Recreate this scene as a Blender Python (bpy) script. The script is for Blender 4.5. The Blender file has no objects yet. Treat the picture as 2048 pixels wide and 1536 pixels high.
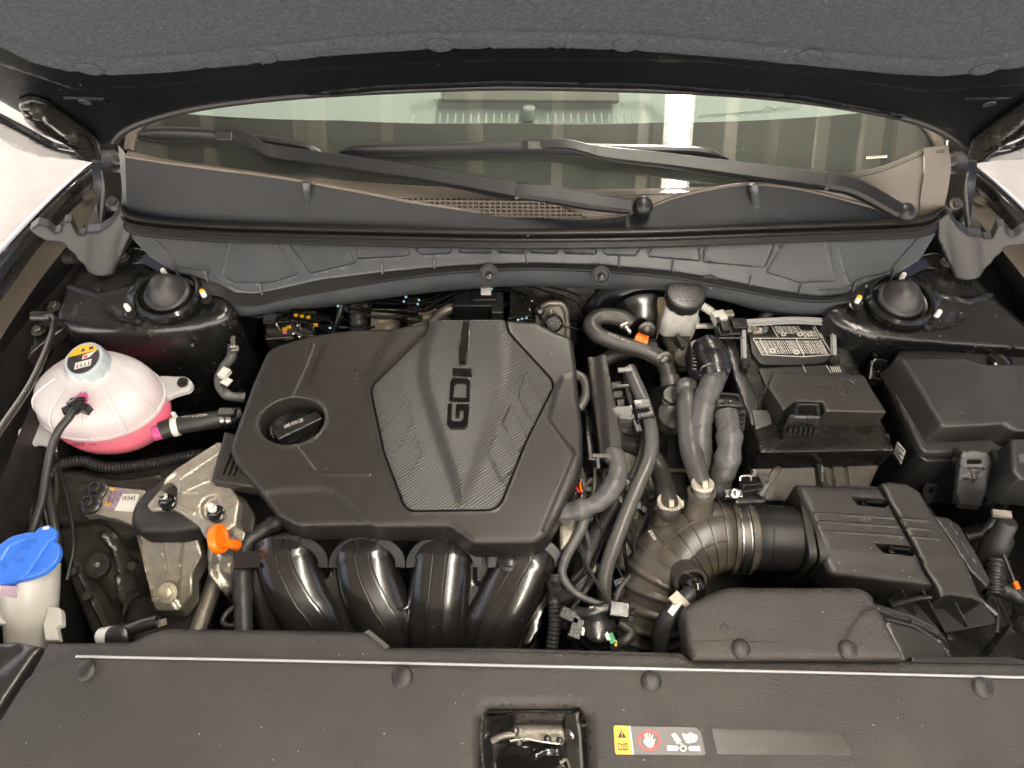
import bpy, bmesh, math, random
import numpy as np
from mathutils import Vector, Matrix, noise
from mathutils.geometry import delaunay_2d_cdt
random.seed(7)
S = bpy.context.scene
R = math.radians
# ------------------------------------------------------------------ camera, sky, sun, exposure
Z0 = 0.95                       # height of the hood line above the ground
HC = 1.02                       # camera height above the hood line
PIT = R(56)                     # camera looks down by this
FPX = 1538.0
cam_d = bpy.data.cameras.new('camera'); cam = bpy.data.objects.new('camera', cam_d)
S.collection.objects.link(cam); S.camera = cam
cam.location = (0, 0, Z0 + HC); cam.rotation_euler = (math.pi / 2 - PIT, 0, 0)
cam_d.sensor_width = 36; cam_d.lens = 36 * FPX / 2048; cam_d.clip_start = .02; cam_d.clip_end = 400
w = bpy.data.worlds.new('World'); S.world = w; w.use_nodes = True
nt = w.node_tree; bg = nt.nodes['Background']
sky = nt.nodes.new('ShaderNodeTexSky'); sky.sky_type = 'NISHITA'; sky.sun_disc = False
SUN_EL, SUN_AZ = R(52), R(-12)    # azimuth from +Y towards +X: the sun stands behind the car
sky.sun_elevation = SUN_EL; sky.sun_rotation = SUN_AZ; sky.dust_density = 8; sky.ozone_density = .2; sky.air_density = .35
nt.links.new(sky.outputs[0], bg.inputs[0]); bg.inputs[1].default_value = .13
sl = bpy.data.lights.new('sun', 'SUN'); sl.energy = 5; sl.angle = R(1.0); sl.color = (1, .93, .83)
so = bpy.data.objects.new('sun', sl); S.collection.objects.link(so)
sd = Vector((math.sin(SUN_AZ) * math.cos(SUN_EL), math.cos(SUN_AZ) * math.cos(SUN_EL), math.sin(SUN_EL)))
so.rotation_euler = sd.to_track_quat('Z', 'Y').to_euler()
S.view_settings.view_transform = 'Standard'; S.view_settings.look = 'None'
S.view_settings.exposure = 2.4; S.view_settings.gamma = 1
S.cycles.max_bounces = 8; S.cycles.diffuse_bounces = 4; S.cycles.glossy_bounces = 3
S.cycles.sample_clamp_indirect = 6

# ------------------------------------------------------------------ where a direction of view meets a height
def ray(px, py):
    u = (px - 1024) / FPX; v = (768 - py) / FPX
    return np.array((u, math.cos(PIT) + v * math.sin(PIT), -math.sin(PIT) + v * math.cos(PIT)))
CP = np.array((0, 0, Z0 + HC))
def W(px, py, z):
    d = ray(px, py); return CP + d * ((z - HC) / d[2])
def WY(px, py, y):
    d = ray(px, py); return CP + d * (y / d[1])
def w3(pts): return [W(*p) if len(p) == 3 else np.array(p[:3]) for p in pts]
def glass_pt(px, py, lift=0.0):
    d = ray(px, py); t = 1.2
    for _ in range(30):
        p = CP + d * t
        zz = .14 + .14 * p[0] ** 2 + (p[1] - (.985 + .083 * p[0] ** 2)) * math.tan(R(30)) + Z0 + lift
        t -= (zz - p[2]) / (math.tan(R(30)) * d[1] - d[2]) if abs(d[2]) > 0 else 0
    return CP + d * t
def mm(px, py, z, n):           # length in metres of n picture units at that point
    d = ray(px, py); return n / FPX * (z - HC) / d[2]
def mir(pts, dy=8, s=2138):
    return [(s - p[0], p[1] + dy) + tuple(p[2:]) for p in pts]

class Plane:
    def __init__(s, *three):
        a, b, c = w3(three); s.o = a; s.u = (b - a) / np.linalg.norm(b - a)
        n = np.cross(b - a, c - a); n /= np.linalg.norm(n)
        if n @ (CP - a) < 0: n = -n
        s.n = n; s.v = np.cross(n, s.u)
    def px(s, pts):
        out = []
        for p in pts:
            d = ray(p[0], p[1]); t = ((s.o - CP) @ s.n) / (d @ s.n); q = CP + d * t - s.o
            out.append((q @ s.u, q @ s.v))
        return np.array(out)
    def w(s, uv, h=0):
        uv = np.atleast_2d(uv); h = np.broadcast_to(h, len(uv))
        return s.o + uv[:, :1] * s.u + uv[:, 1:2] * s.v + h[:, None] * s.n
def PH(z, tilt=0.0, py=800):    # nearly level plane; tilt = extra height at the far side
    return Plane((700, py, z), (1300, py, z), (1000, py - 200, z + tilt))

class FPl(Plane):
    def __init__(s, o, n, u):
        s.o = np.array(o, float); s.n = np.array(n, float) / np.linalg.norm(n); s.u = np.array(u, float) - s.n * (np.array(u) @ s.n); s.u /= np.linalg.norm(s.u); s.v = np.cross(s.n, s.u)
# ------------------------------------------------------------------ materials
MATS = {}
def mat(name, base, rough=.5, metal=0, bump=None, speck=0, mottle=0, coat=0, spec=.5, mscale=30, emit=None, bump2=None, rvar=0, dust=None):
    m = bpy.data.materials.new(name); m.use_nodes = True; MATS[name] = m
    n = m.node_tree.nodes; l = m.node_tree.links; b = n['Principled BSDF']
    b.inputs['Base Color'].default_value = (*base, 1); b.inputs['Roughness'].default_value = rough
    b.inputs['Metallic'].default_value = metal; b.inputs['Specular IOR Level'].default_value = spec
    b.inputs['Coat Weight'].default_value = coat; b.inputs['Coat Roughness'].default_value = .06
    tc = n.new('ShaderNodeTexCoord')
    g = n.new('ShaderNodeNewGeometry')
    col = None
    def rgb(c):
        r_ = n.new('ShaderNodeRGB'); r_.outputs[0].default_value = (*c, 1); return r_.outputs[0]
    def mix(f, a, b_):
        x = n.new('ShaderNodeMix'); x.data_type = 'RGBA'; l.new(f, x.inputs[0]); l.new(a, x.inputs[6]); l.new(b_, x.inputs[7]); return x.outputs[2]
    def noi(sc, det=4, ro=.6):
        x = n.new('ShaderNodeTexNoise'); x.inputs['Scale'].default_value = sc; x.inputs['Detail'].default_value = det
        x.inputs['Roughness'].default_value = ro; l.new(g.outputs['Position'], x.inputs['Vector']); return x.outputs[0]
    def ramp(f, a, b_, c0=(0, 0, 0, 1), c1=(1, 1, 1, 1)):
        x = n.new('ShaderNodeValToRGB'); x.color_ramp.elements[0].position = a; x.color_ramp.elements[1].position = b_
        x.color_ramp.elements[0].color = c0; x.color_ramp.elements[1].color = c1; l.new(f, x.inputs[0]); return x.outputs[0]
    col = rgb(base)
    if mottle:
        f = ramp(noi(mscale, 5), .38, .66)
        col = mix(f, col, rgb([min(1, c * (1 + mottle)) for c in base]))
    if dust:                    # settled dust in blotches: (colour, scale, low, high)
        f = ramp(noi(dust[1], 8, .72), dust[2], dust[3])
        col = mix(f, col, rgb(dust[0]))
        rr = n.new('ShaderNodeMapRange'); l.new(f, rr.inputs[0]); rr.inputs[3].default_value = rough; rr.inputs[4].default_value = min(1, rough + .25)
        l.new(rr.outputs[0], b.inputs['Roughness'])
        if coat:
            cc = n.new('ShaderNodeMapRange'); l.new(f, cc.inputs[0]); cc.inputs[3].default_value = coat; cc.inputs[4].default_value = 0
            l.new(cc.outputs[0], b.inputs['Coat Weight'])
    if rvar and not dust:
        rr = n.new('ShaderNodeMapRange'); l.new(noi(45, 6, .7), rr.inputs[0]); rr.inputs[1].default_value = .3; rr.inputs[2].default_value = .7
        rr.inputs[3].default_value = max(.02, rough - rvar); rr.inputs[4].default_value = min(1, rough + rvar); l.new(rr.outputs[0], b.inputs['Roughness'])
    if speck:
        v = n.new('ShaderNodeTexVoronoi'); v.inputs['Scale'].default_value = 105; l.new(g.outputs['Position'], v.inputs['Vector'])
        sep = n.new('ShaderNodeSeparateColor'); l.new(v.outputs['Color'], sep.inputs[0])
        siz = n.new('ShaderNodeMath'); siz.operation = 'MULTIPLY'; siz.inputs[1].default_value = .085 * speck; l.new(sep.outputs[1], siz.inputs[0])
        lt = n.new('ShaderNodeMath'); lt.operation = 'LESS_THAN'; l.new(v.outputs['Distance'], lt.inputs[0]); l.new(siz.outputs[0], lt.inputs[1])
        gt = n.new('ShaderNodeMath'); gt.operation = 'GREATER_THAN'; gt.inputs[1].default_value = .55; l.new(sep.outputs[0], gt.inputs[0])
        mu = n.new('ShaderNodeMath'); mu.operation = 'MULTIPLY'; l.new(lt.outputs[0], mu.inputs[0]); l.new(gt.outputs[0], mu.inputs[1])
        col = mix(mu.outputs[0], col, rgb((.42, .38, .32)))
    l.new(col, b.inputs['Base Color'])
    nrm = None
    for bb in (bump, bump2):
        if bb:
            x = n.new('ShaderNodeBump'); x.inputs['Strength'].default_value = bb[1]; x.inputs['Distance'].default_value = bb[2] if len(bb) > 2 else .0005
            l.new(noi(bb[0], 3), x.inputs['Height'])
            if nrm: l.new(nrm, x.inputs['Normal'])
            nrm = x.outputs[0]
    if nrm: l.new(nrm, b.inputs['Normal'])
    if emit: b.inputs['Emission Color'].default_value = (*emit[0], 1); b.inputs['Emission Strength'].default_value = emit[1]
    return m
mat('cover', (0.0145, 0.013, 0.0108), .40, bump=(900, .5, .0004), speck=1, mottle=.2, mscale=14, rvar=.06)
mat('lid', (0.012, 0.0112, 0.0102), .42, dust=((.035, .032, .027), 6, .50, .98), bump=(900, .5, .0004), speck=1, mottle=.2, mscale=14, rvar=.04)
mat('grain', (0.0175, 0.0156, 0.0128), .40, dust=((.055, .047, .037), 7, .46, .98), bump=(480, 1, .0015), speck=1, mottle=.25, mscale=10, rvar=.05)
mat('grain2', (0.0145, 0.0132, 0.0115), .36, bump=(620, .8, .0007), speck=.8, mottle=.25, mscale=10)
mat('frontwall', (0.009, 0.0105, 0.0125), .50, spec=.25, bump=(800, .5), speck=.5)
mat('satin', (.014, .0135, .013), .32, bump=(700, .2), speck=.6, rvar=.03)
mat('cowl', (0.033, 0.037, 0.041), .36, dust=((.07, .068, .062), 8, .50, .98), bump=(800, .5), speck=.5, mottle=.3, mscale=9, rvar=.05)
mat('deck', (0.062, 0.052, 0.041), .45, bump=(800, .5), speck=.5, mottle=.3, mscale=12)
mat('capgrey', (0.01, 0.01, 0.0098), .45, bump=(800, .35), speck=.5, mottle=.15)
mat('seal', (.013, .0125, .012), .42, spec=.3, bump=(300, .2), rvar=.08)
mat('gloss', (.006, .0055, .005), .16, speck=.8, rvar=.05, bump2=(14, .25, .002))
mat('paint', (.005, .006, .008), .22, coat=1, speck=1.1, dust=((.10, .085, .065), 9, .60, .95))
mat('manifold', (.012, .011, .010), .25, speck=.8, rvar=.015, spec=.8, coat=.2)
mat('railpaint', (.030, .027, .023), .34, rvar=.05, bump=(60, .3, .0008), speck=.6, mottle=.5, mscale=25)
mat('hoodpaint', (0.002, 0.0028, 0.0034), .30, speck=1.1, spec=.12, dust=((.05, .045, .038), 9, .62, .98))
mat('towerpaint', (.007, .0068, .0065), .27, spec=.6, speck=1.2, dust=((.16, .13, .10), 11, .60, .95), bump2=(18, .12, .002))
mat('dark', (.012, .011, .010), .45, mottle=.8, mscale=40, rvar=.15, bump=(120, .4, .002))
mat('darkgloss', (.009, .0085, .008), .25, rvar=.1, bump=(60, .25, .0006))
mat('rubber', (.016, .015, .014), .48, bump=(500, .3), mottle=.3, mscale=60, speck=.5)
mat('hose', (.032, .029, .026), .40, bump=(400, .35), mottle=.35, mscale=50, speck=.5)
mat('hosegrey', (0.066, 0.064, 0.06), .34, bump=(500, .2), mottle=.2, mscale=30, speck=.4)
mat('tape', (0.06, 0.059, 0.057), .42, bump=(90, .8, .0015), mottle=.4, mscale=40, speck=.4)
mat('dusty', (0.034, 0.031, 0.026), .30, bump=(300, .4), mottle=.6, mscale=22, speck=.6, dust=((.12, .095, .062), 16, .45, .85))
mat('felt', (0.025, 0.0295, 0.0355), .95, bump=(420, .9, .0012), mottle=.7, mscale=230, speck=.7, spec=.2)
mat('alu', (0.36, 0.33, 0.275), .40, metal=.8, bump=(220, .7, .0012), mottle=.25, mscale=70)
mat('aludark', (0.2, 0.185, 0.155), .5, metal=.6, bump=(180, .9, .0015), mottle=.4, mscale=60)
mat('steel', (.46, .44, .41), .28, metal=1, rvar=.1)
mat('steeldark', (.10, .095, .085), .35, metal=.9, rvar=.15, bump=(150, .4))
mat('foil', (.80, .72, .58), .34, metal=.3, bump=(60, 1, .006))
mat('zinc', (.55, .50, .38), .4, metal=.7)
mat('whiteplastic', (0.55, 0.54, 0.5), .4)
mat('clampcream', (.36, .33, .26), .5)
mat('wiper', (.007, .0074, .0082), .40, spec=.35, bump=(700, .2), speck=.5)
mat('handle', (.24, .24, .235), .4)
mat('seamshine', (.30, .31, .32), .22)
mat('ivory', (.62, .50, .30), .4, mottle=.15)
mat('capblue', (0.025, 0.125, 0.52), .42, bump=(300, .15))
mat('greycap', (.33, .38, .40), .4)
mat('orange', (.85, .16, .004), .35)
mat('yellow', (.60, .33, .006), .45)
mat('labelwhite', (.50, .49, .45), .5)
mat('labelpink', (.25, .17, .22), .5)
mat('labelblack', (.012, .011, .010), .45)
mat('labelgrey', (.055, .049, .047), .4)
mat('red', (.62, .035, .03), .45)
mat('green', (.02, .25, .09), .5)
mat('blue', (.02, .06, .40), .5)
mat('cyanmark', (.22, .50, .62), .5)
mat('magenta', (.6, .05, .35), .5)
mat('print', (.52, .50, .46), .5)
mat('ink', (.006, .006, .006), .6)
mat('tapeclear', (0.018, 0.0155, 0.0125), .42, rvar=.06, bump=(200, .5), dust=((.10, .09, .075), 25, .55, .9))
mat('concrete', (0.26, 0.25, 0.235), .8, bump=(60, .4, .003), mottle=.35, mscale=2.2, speck=1)
mat('stucco', (.58, .57, .55), .85, mottle=.1, mscale=2)
mat('ceiling', (0.062, 0.057, 0.047), .6, mottle=.3, mscale=2)
mat('ceilbeam', (.50, .46, .38), .5)
mat('lampwhite', (.9, .9, .85), .5, emit=((1, .91, .79), 29))
mat('dash', (0.24, 0.27, 0.26), .7, bump=(500, .3))
mat('dashdark', (.10, .10, .09), .7)
mat('outerpaint', (.012, .012, .014), .12, coat=1, speck=.4)
# carbon look of the centre panel: fine slanted ribs
def carbon():
    m = mat('carbon', (.03, .03, .03), .33, spec=.5); n = m.node_tree.nodes; l = m.node_tree.links; b = n['Principled BSDF']
    g = n.new('ShaderNodeNewGeometry'); mp = n.new('ShaderNodeMapping'); mp.vector_type = 'POINT'; mp.inputs['Rotation'].default_value = (0, 0, R(-37))
    l.new(g.outputs['Position'], mp.inputs[0]); wv = n.new('ShaderNodeTexWave'); wv.bands_direction = 'Y'; wv.inputs['Scale'].default_value = 74
    l.new(mp.outputs[0], wv.inputs['Vector'])
    r = n.new('ShaderNodeValToRGB'); r.color_ramp.elements[0].position = .3; r.color_ramp.elements[1].position = .7
    r.color_ramp.elements[0].color = (.010, .010, .010, 1); r.color_ramp.elements[1].color = (.040, .039, .0375, 1)
    l.new(wv.outputs[1], r.inputs[0]); l.new(r.outputs[0], b.inputs['Base Color'])
    bp = n.new('ShaderNodeBump'); bp.inputs['Strength'].default_value = .5; bp.inputs['Distance'].default_value = .0012
    l.new(wv.outputs[1], bp.inputs['Height']); l.new(bp.outputs[0], b.inputs['Normal'])
carbon()
def shader(name, build):
    m = bpy.data.materials.new(name); m.use_nodes = True; MATS[name] = m
    n = m.node_tree.nodes; l = m.node_tree.links; n.remove(n['Principled BSDF'])
    l.new(build(n, l), n['Material Output'].inputs[0])
def glassy(n, l, tint=(.84, .90, .85), dusty=True):
    fr = n.new('ShaderNodeFresnel'); fr.inputs[0].default_value = 1.55
    t = n.new('ShaderNodeBsdfTransparent'); t.inputs[0].default_value = (*tint, 1)
    gl = n.new('ShaderNodeBsdfGlossy'); gl.inputs['Roughness'].default_value = .0
    mx = n.new('ShaderNodeMixShader'); l.new(fr.outputs[0], mx.inputs[0]); l.new(t.outputs[0], mx.inputs[1]); l.new(gl.outputs[0], mx.inputs[2])
    if not dusty: return mx.outputs[0]
    g = n.new('ShaderNodeNewGeometry'); v = n.new('ShaderNodeTexVoronoi'); v.inputs['Scale'].default_value = 110; l.new(g.outputs['Position'], v.inputs['Vector'])
    sep = n.new('ShaderNodeSeparateColor'); l.new(v.outputs['Color'], sep.inputs[0])
    no = n.new('ShaderNodeTexNoise'); no.inputs['Scale'].default_value = 3; l.new(g.outputs['Position'], no.inputs['Vector'])
    s1 = n.new('ShaderNodeMath'); s1.operation = 'MULTIPLY'; l.new(sep.outputs[1], s1.inputs[0]); l.new(no.outputs[0], s1.inputs[1])
    s2 = n.new('ShaderNodeMath'); s2.operation = 'MULTIPLY'; s2.inputs[1].default_value = .17; l.new(s1.outputs[0], s2.inputs[0])
    lt = n.new('ShaderNodeMath'); lt.operation = 'LESS_THAN'; l.new(v.outputs['Distance'], lt.inputs[0]); l.new(s2.outputs[0], lt.inputs[1])
    mu = n.new('ShaderNodeMath'); mu.operation = 'MULTIPLY_ADD'; mu.inputs[1].default_value = .40; mu.inputs[2].default_value = .015; l.new(lt.outputs[0], mu.inputs[0])
    d = n.new('ShaderNodeBsdfDiffuse'); d.inputs[0].default_value = (.55, .52, .45, 1)
    m2 = n.new('ShaderNodeMixShader'); l.new(mu.outputs[0], m2.inputs[0]); l.new(mx.outputs[0], m2.inputs[1]); l.new(d.outputs[0], m2.inputs[2])
    return m2.outputs[0]
shader('glass', glassy)
def tank(n, l, col=(.66, .66, .655), tr=.14):
    t = n.new('ShaderNodeBsdfTransparent'); t.inputs[0].default_value = (1, 1, 1, 1)
    p = n.new('ShaderNodeBsdfPrincipled'); p.inputs['Base Color'].default_value = (*col, 1); p.inputs['Roughness'].default_value = .32
    tl = n.new('ShaderNodeBsdfTranslucent'); tl.inputs[0].default_value = (*col, 1)
    a = n.new('ShaderNodeMixShader'); a.inputs[0].default_value = .30; l.new(p.outputs[0], a.inputs[1]); l.new(tl.outputs[0], a.inputs[2])
    b = n.new('ShaderNodeMixShader'); b.inputs[0].default_value = tr; l.new(a.outputs[0], b.inputs[1]); l.new(t.outputs[0], b.inputs[2])
    return b.outputs[0]
shader('tank', tank)
shader('tankclear', lambda n, l: tank(n, l, (.86, .80, .80), .68))
shader('milky', lambda n, l: tank(n, l, (.62, .60, .54), .03))
mat('coolant', (1, .01, .13), .25)
mat('pinkfilm', (0.48, 0.06, 0.2), .3)

# ------------------------------------------------------------------ objects
def parent_loc(p): 
    v = Vector((0, 0, 0))
    while p: v += p.location; p = p.parent
    return v
def O(name, geo, m, parent=None, label=None, cat=None, group=None, kind=None, sharp=38, bevel=0, smooth=True):
    V, F = geo; V = np.array(V, float)
    loc = parent_loc(parent) if parent else Vector(((V[:, 0].min() + V[:, 0].max()) / 2, (V[:, 1].min() + V[:, 1].max()) / 2, V[:, 2].min()))
    V = V - np.array(loc)
    me = bpy.data.meshes.new(name); me.from_pydata([tuple(v) for v in V], [], [tuple(f) for f in F]); me.materials.append(MATS[m])
    bm = bmesh.new(); bm.from_mesh(me); bmesh.ops.recalc_face_normals(bm, faces=bm.faces); bm.to_mesh(me); bm.free()
    if smooth:
        me.polygons.foreach_set('use_smooth', [True] * len(me.polygons))
        if not bevel: me.set_sharp_from_angle(angle=R(sharp))
    o = bpy.data.objects.new(name, me); S.collection.objects.link(o)
    if parent: o.parent = parent
    else: o.location = loc
    if bevel:
        b = o.modifiers.new('b', 'BEVEL'); b.width = bevel; b.segments = 2; b.limit_method = 'ANGLE'; b.angle_limit = R(32); b.harden_normals = True
    for k, v in (('label', label), ('category', cat), ('group', group), ('kind', kind)):
        if v: o[k] = v
    return o
def T(name, label, cat, at, group=None):
    o = bpy.data.objects.new(name, None); S.collection.objects.link(o); o.location = Vector(W(*at)); o.empty_display_size = .02
    o['label'] = label; o['category'] = cat
    if group: o['group'] = group
    return o
def J(*gs):
    V = []; F = []
    for v, f in gs:
        k = len(V); V += [tuple(x) for x in v]; F += [tuple(i + k for i in x) for x in f]
    return V, F
def rpoly(pts, rad=0, seg=4):   # rounds the corners of an outline; a third number in a point is its own radius
    out = []; n = len(pts)
    for i, p in enumerate(pts):
        r = p[2] if len(p) > 2 else rad
        a = np.array(pts[i - 1][:2], float); b = np.array(p[:2], float); c = np.array(pts[(i + 1) % n][:2], float)
        la = np.linalg.norm(a - b); lc = np.linalg.norm(c - b); k = min(r, la * .45, lc * .45)
        if k < .5: out.append(tuple(b)); continue
        A = b + (a - b) / la * k; C = b + (c - b) / lc * k
        for j in range(seg + 1):
            t = j / seg; out.append(tuple(A * (1 - t) ** 2 + 2 * b * t * (1 - t) + C * t * t))
    return out
def resamp(P, step):
    out = []
    for i in range(len(P)):
        a = P[i]; b = P[(i + 1) % len(P)]; k = max(1, int(math.ceil(np.linalg.norm(b - a) / step)))
        for j in range(k): out.append(a + (b - a) * j / k)
    return np.array(out)
def dseg(Q, P, closed=True):    # distance of the points Q to a polyline
    D = np.full(len(Q), 1e9); n = len(P) if closed else len(P) - 1
    for i in range(n):
        a = P[i]; b = P[(i + 1) % len(P)]; ab = b - a; L = ab @ ab + 1e-18
        t = np.clip(((Q - a) @ ab) / L, 0, 1); D = np.minimum(D, np.hypot(*(Q - a - t[:, None] * ab).T))
    return D
def inside(Q, P):
    x, y = Q[:, 0], Q[:, 1]; c = np.zeros(len(Q), bool)
    for i in range(len(P)):
        x0, y0 = P[i - 1]; x1, y1 = P[i]
        if y0 == y1: continue
        c ^= ((y0 > y) != (y1 > y)) & (x < (x1 - x0) * (y - y0) / (y1 - y0) + x0)
    return c
def area(P): return .5 * sum(P[i - 1][0] * P[i][1] - P[i][0] * P[i - 1][1] for i in range(len(P)))
def relief(pl, outer, holes=(), r=.004, skirt=.03, step=.007, feats=(), hr=None, rc=6, flare=0, down=None):
    """plate lying in pl with rounded rim, side walls, openings and raised or sunk features.
    feats: ('line', pts, width, height) ('area', pts, height, slope) ('cyl', pts, width, height)"""
    hr = r if hr is None else hr
    Oo = resamp(pl.px(rpoly(outer, rc)), step * 1.2); Hs = [resamp(pl.px(rpoly(h, rc)), step * .8) for h in holes]
    loops = [Oo] + Hs; pts = []; edges = []; fx = []
    for f in feats:
        P = pl.px(rpoly(f[1], 5) if f[0] == 'area' else f[1]); fx.append((f[0], P, f[2], f[3]))
    def height(Q):
        h = np.zeros(len(Q))
        for k, P, a, b in fx:
            if k == 'line':
                d = dseg(Q, P, False) / (a / 2); h += b * np.clip(1 - d * d, 0, 1)
            elif k == 'area':
                d = dseg(Q, P); d = np.where(inside(Q, P), d, -d); t = np.clip(d / b + .5, 0, 1); h += a * t * t * (3 - 2 * t)
            elif k == 'cyl':
                d = np.clip(dseg(Q, P, False) / (a / 2), 0, 1); h += b * np.sqrt(np.clip(1 - d ** 2, 0, 1))
        return h
    for L in loops:
        k = len(pts); pts += list(L); edges += [(k + i, k + (i + 1) % len(L)) for i in range(len(L))]
    nb = len(pts); extra = []
    for li, L in enumerate(loops):
        rr = r if li == 0 else hr
        if rr <= 0: continue
        nx = np.roll(L, -1, 0) - np.roll(L, 1, 0); nx /= np.linalg.norm(nx, axis=1)[:, None] + 1e-12
        s = 1 if area(L) > 0 else -1
        inn = np.stack([-nx[:, 1], nx[:, 0]], 1) * s * (1 if li == 0 else -1)
        for a in (30, 60, 90):
            o = rr * (1 - math.cos(R(a))); Q = L + inn * o; d = np.minimum.reduce([dseg(Q, M) for M in loops]); extra.append(Q[d > o * .93])
    for k, P, a, b in fx:
        offs = (-a / 2, -a / 4, 0, a / 4, a / 2) if k in ('line', 'cyl') else (-b / 2, -b / 6, b / 6, b / 2)
        if k == 'cyl': offs = tuple(a / 2 * x for x in (-1, -.92, -.7, -.4, 0, .4, .7, .92, 1))
        Q = resamp(P, step * .7) if k == 'area' else np.concatenate([np.linspace(P[i], P[i + 1], max(2, int(np.linalg.norm(P[i + 1] - P[i]) / (step * .7)))) for i in range(len(P) - 1)])
        nx = np.gradient(Q, axis=0); nx /= np.linalg.norm(nx, axis=1)[:, None] + 1e-12; nn = np.stack([-nx[:, 1], nx[:, 0]], 1)
        for o in offs: extra.append(Q + nn * o)
    lo = Oo.min(0); hi = Oo.max(0)
    gx, gy = np.meshgrid(np.arange(lo[0], hi[0], step), np.arange(lo[1], hi[1], step)); G = np.stack([gx.ravel() + step * .25 * (np.indices(gx.shape)[0].ravel() % 2), gy.ravel()], 1)
    extra.append(G); E = np.concatenate(extra)
    E = E[inside(E, Oo)]
    for H in Hs: E = E[~inside(E, H)]
    E = E[np.minimum.reduce([dseg(E, M) for M in loops]) > min(r, .0008) * .2 + 1e-5]
    allp = np.concatenate([np.array(pts), E])
    vs, es, fs, *_ = delaunay_2d_cdt([Vector(p) for p in allp], edges, [], 0, 1e-6)
    V = np.array([tuple(v) for v in vs]); fs = [list(f) for f in fs]
    cen = np.array([V[f].mean(0) for f in fs]); ok = inside(cen, Oo)
    for H in Hs: ok &= ~inside(cen, H)
    fs = [f for f, k in zip(fs, ok) if k]
    h = height(V)
    for li, L in enumerate(loops):
        rr = r if li == 0 else hr
        if rr <= 0: continue
        d = np.clip(dseg(V, L), 0, rr); h -= rr - np.sqrt(np.clip(rr * rr - (rr - d) ** 2, 0, None))
    P3 = list(pl.w(V, h)); cnt = {}
    for f in fs:
        for i in range(len(f)):
            e = (f[i - 1], f[i]); cnt[(min(e), max(e))] = cnt.get((min(e), max(e)), []) + [e]
    low = {}; c0 = V.mean(0); dn = np.array((0, 0, -1.)) if down is None else np.array(down, float)
    def lowv(i):
        if i not in low:
            low[i] = len(P3); q = c0 + (V[i] - c0) * (1 + flare); P3.append(pl.w(q, 0)[0] + dn * skirt)
        return low[i]
    if skirt > 0:
        for e in [v[0] for v in cnt.values() if len(v) == 1]: fs.append([e[1], e[0], lowv(e[0]), lowv(e[1])])
    used = sorted({i for f in fs for i in f}); mp = {i: k for k, i in enumerate(used)}
    return [P3[i] for i in used], [[mp[i] for i in f] for f in fs]
def catmull(P, n=8):
    P = np.array(P, float)
    if len(P) < 3: return np.array([P[0] + (P[-1] - P[0]) * t for t in np.linspace(0, 1, n + 1)])
    Q = np.vstack([2 * P[0] - P[1], P, 2 * P[-1] - P[-2]]); out = []
    for i in range(1, len(Q) - 2):
        for j in range(n):
            t = j / n; out.append(.5 * ((2 * Q[i]) + (-Q[i - 1] + Q[i + 1]) * t + (2 * Q[i - 1] - 5 * Q[i] + 4 * Q[i + 1] - Q[i + 2]) * t * t + (-Q[i - 1] + 3 * Q[i] - 3 * Q[i + 1] + Q[i + 2]) * t ** 3))
    return np.array(out + [Q[-2]])
def sweep(P, prof, scale=None, up=None, caps=True, closed=True):
    """profile (a,b) swept along world points; a is sideways, b is towards up"""
    P = np.array(P, float); n = len(P); T_ = np.gradient(P, axis=0); T_ /= np.linalg.norm(T_, axis=1)[:, None] + 1e-12
    V = []; F = []; m = len(prof); prev = None
    for i in range(n):
        if up is not None: s = np.cross(T_[i], up)
        elif prev is None: s = np.cross(T_[i], (0, 0, 1.)) if abs(T_[i][2]) < .9 else np.cross(T_[i], (0, 1., 0))
        else: s = prev - T_[i] * (prev @ T_[i])
        s /= np.linalg.norm(s) + 1e-12; prev = s; b = np.cross(s, T_[i]); k = 1 if scale is None else scale[i]
        ka, kb = k if isinstance(k, (tuple, list)) else (k, k)
        V += [P[i] + s * a * ka + b * c * kb for a, c in prof]
    for i in range(n - 1):
        for j in range(m if closed else m - 1):
            F.append((i * m + j, i * m + (j + 1) % m, (i + 1) * m + (j + 1) % m, (i + 1) * m + j))
    if caps and closed: F += [tuple(range(m))[::-1], tuple(range((n - 1) * m, n * m))]
    return V, F
def circ(r, n=14): return [(r * math.cos(2 * math.pi * i / n), r * math.sin(2 * math.pi * i / n)) for i in range(n)]
def rrect(a, b, r=.3):          # rounded rectangle profile, half sizes a, b
    k = min(a, b) * r; return [(a, b - k), (a - k, b), (-a + k, b), (-a, b - k), (-a, -b + k), (-a + k, -b), (a - k, -b), (a, -b + k)]
def tube(pts, r, n=14, k=8, rib=None, rs=None, wob=0):
    P = catmull(w3(pts), k); L = np.concatenate([[0], np.cumsum(np.linalg.norm(np.diff(P, axis=0), axis=1))])
    if rib:
        m = int(L[-1] / rib[0] * 4); t = np.linspace(0, L[-1], m); P = np.stack([np.interp(t, L, P[:, i]) for i in range(3)], 1)
        sc = [1 + rib[1] * (0, 1, 1, 0)[i % 4] for i in range(m)]; L = t
    else: sc = [1.0] * len(P)
    if rs: rr = np.interp(L / L[-1], np.linspace(0, 1, len(rs)), rs); sc = [a * b for a, b in zip(sc, rr)]
    if wob: sc = [a * (1 + wob * noise.noise(Vector((L[i] * 60, pts[0][0], 0)))) for i, a in enumerate(sc)]
    return sweep(P, circ(r, n), sc)
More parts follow.
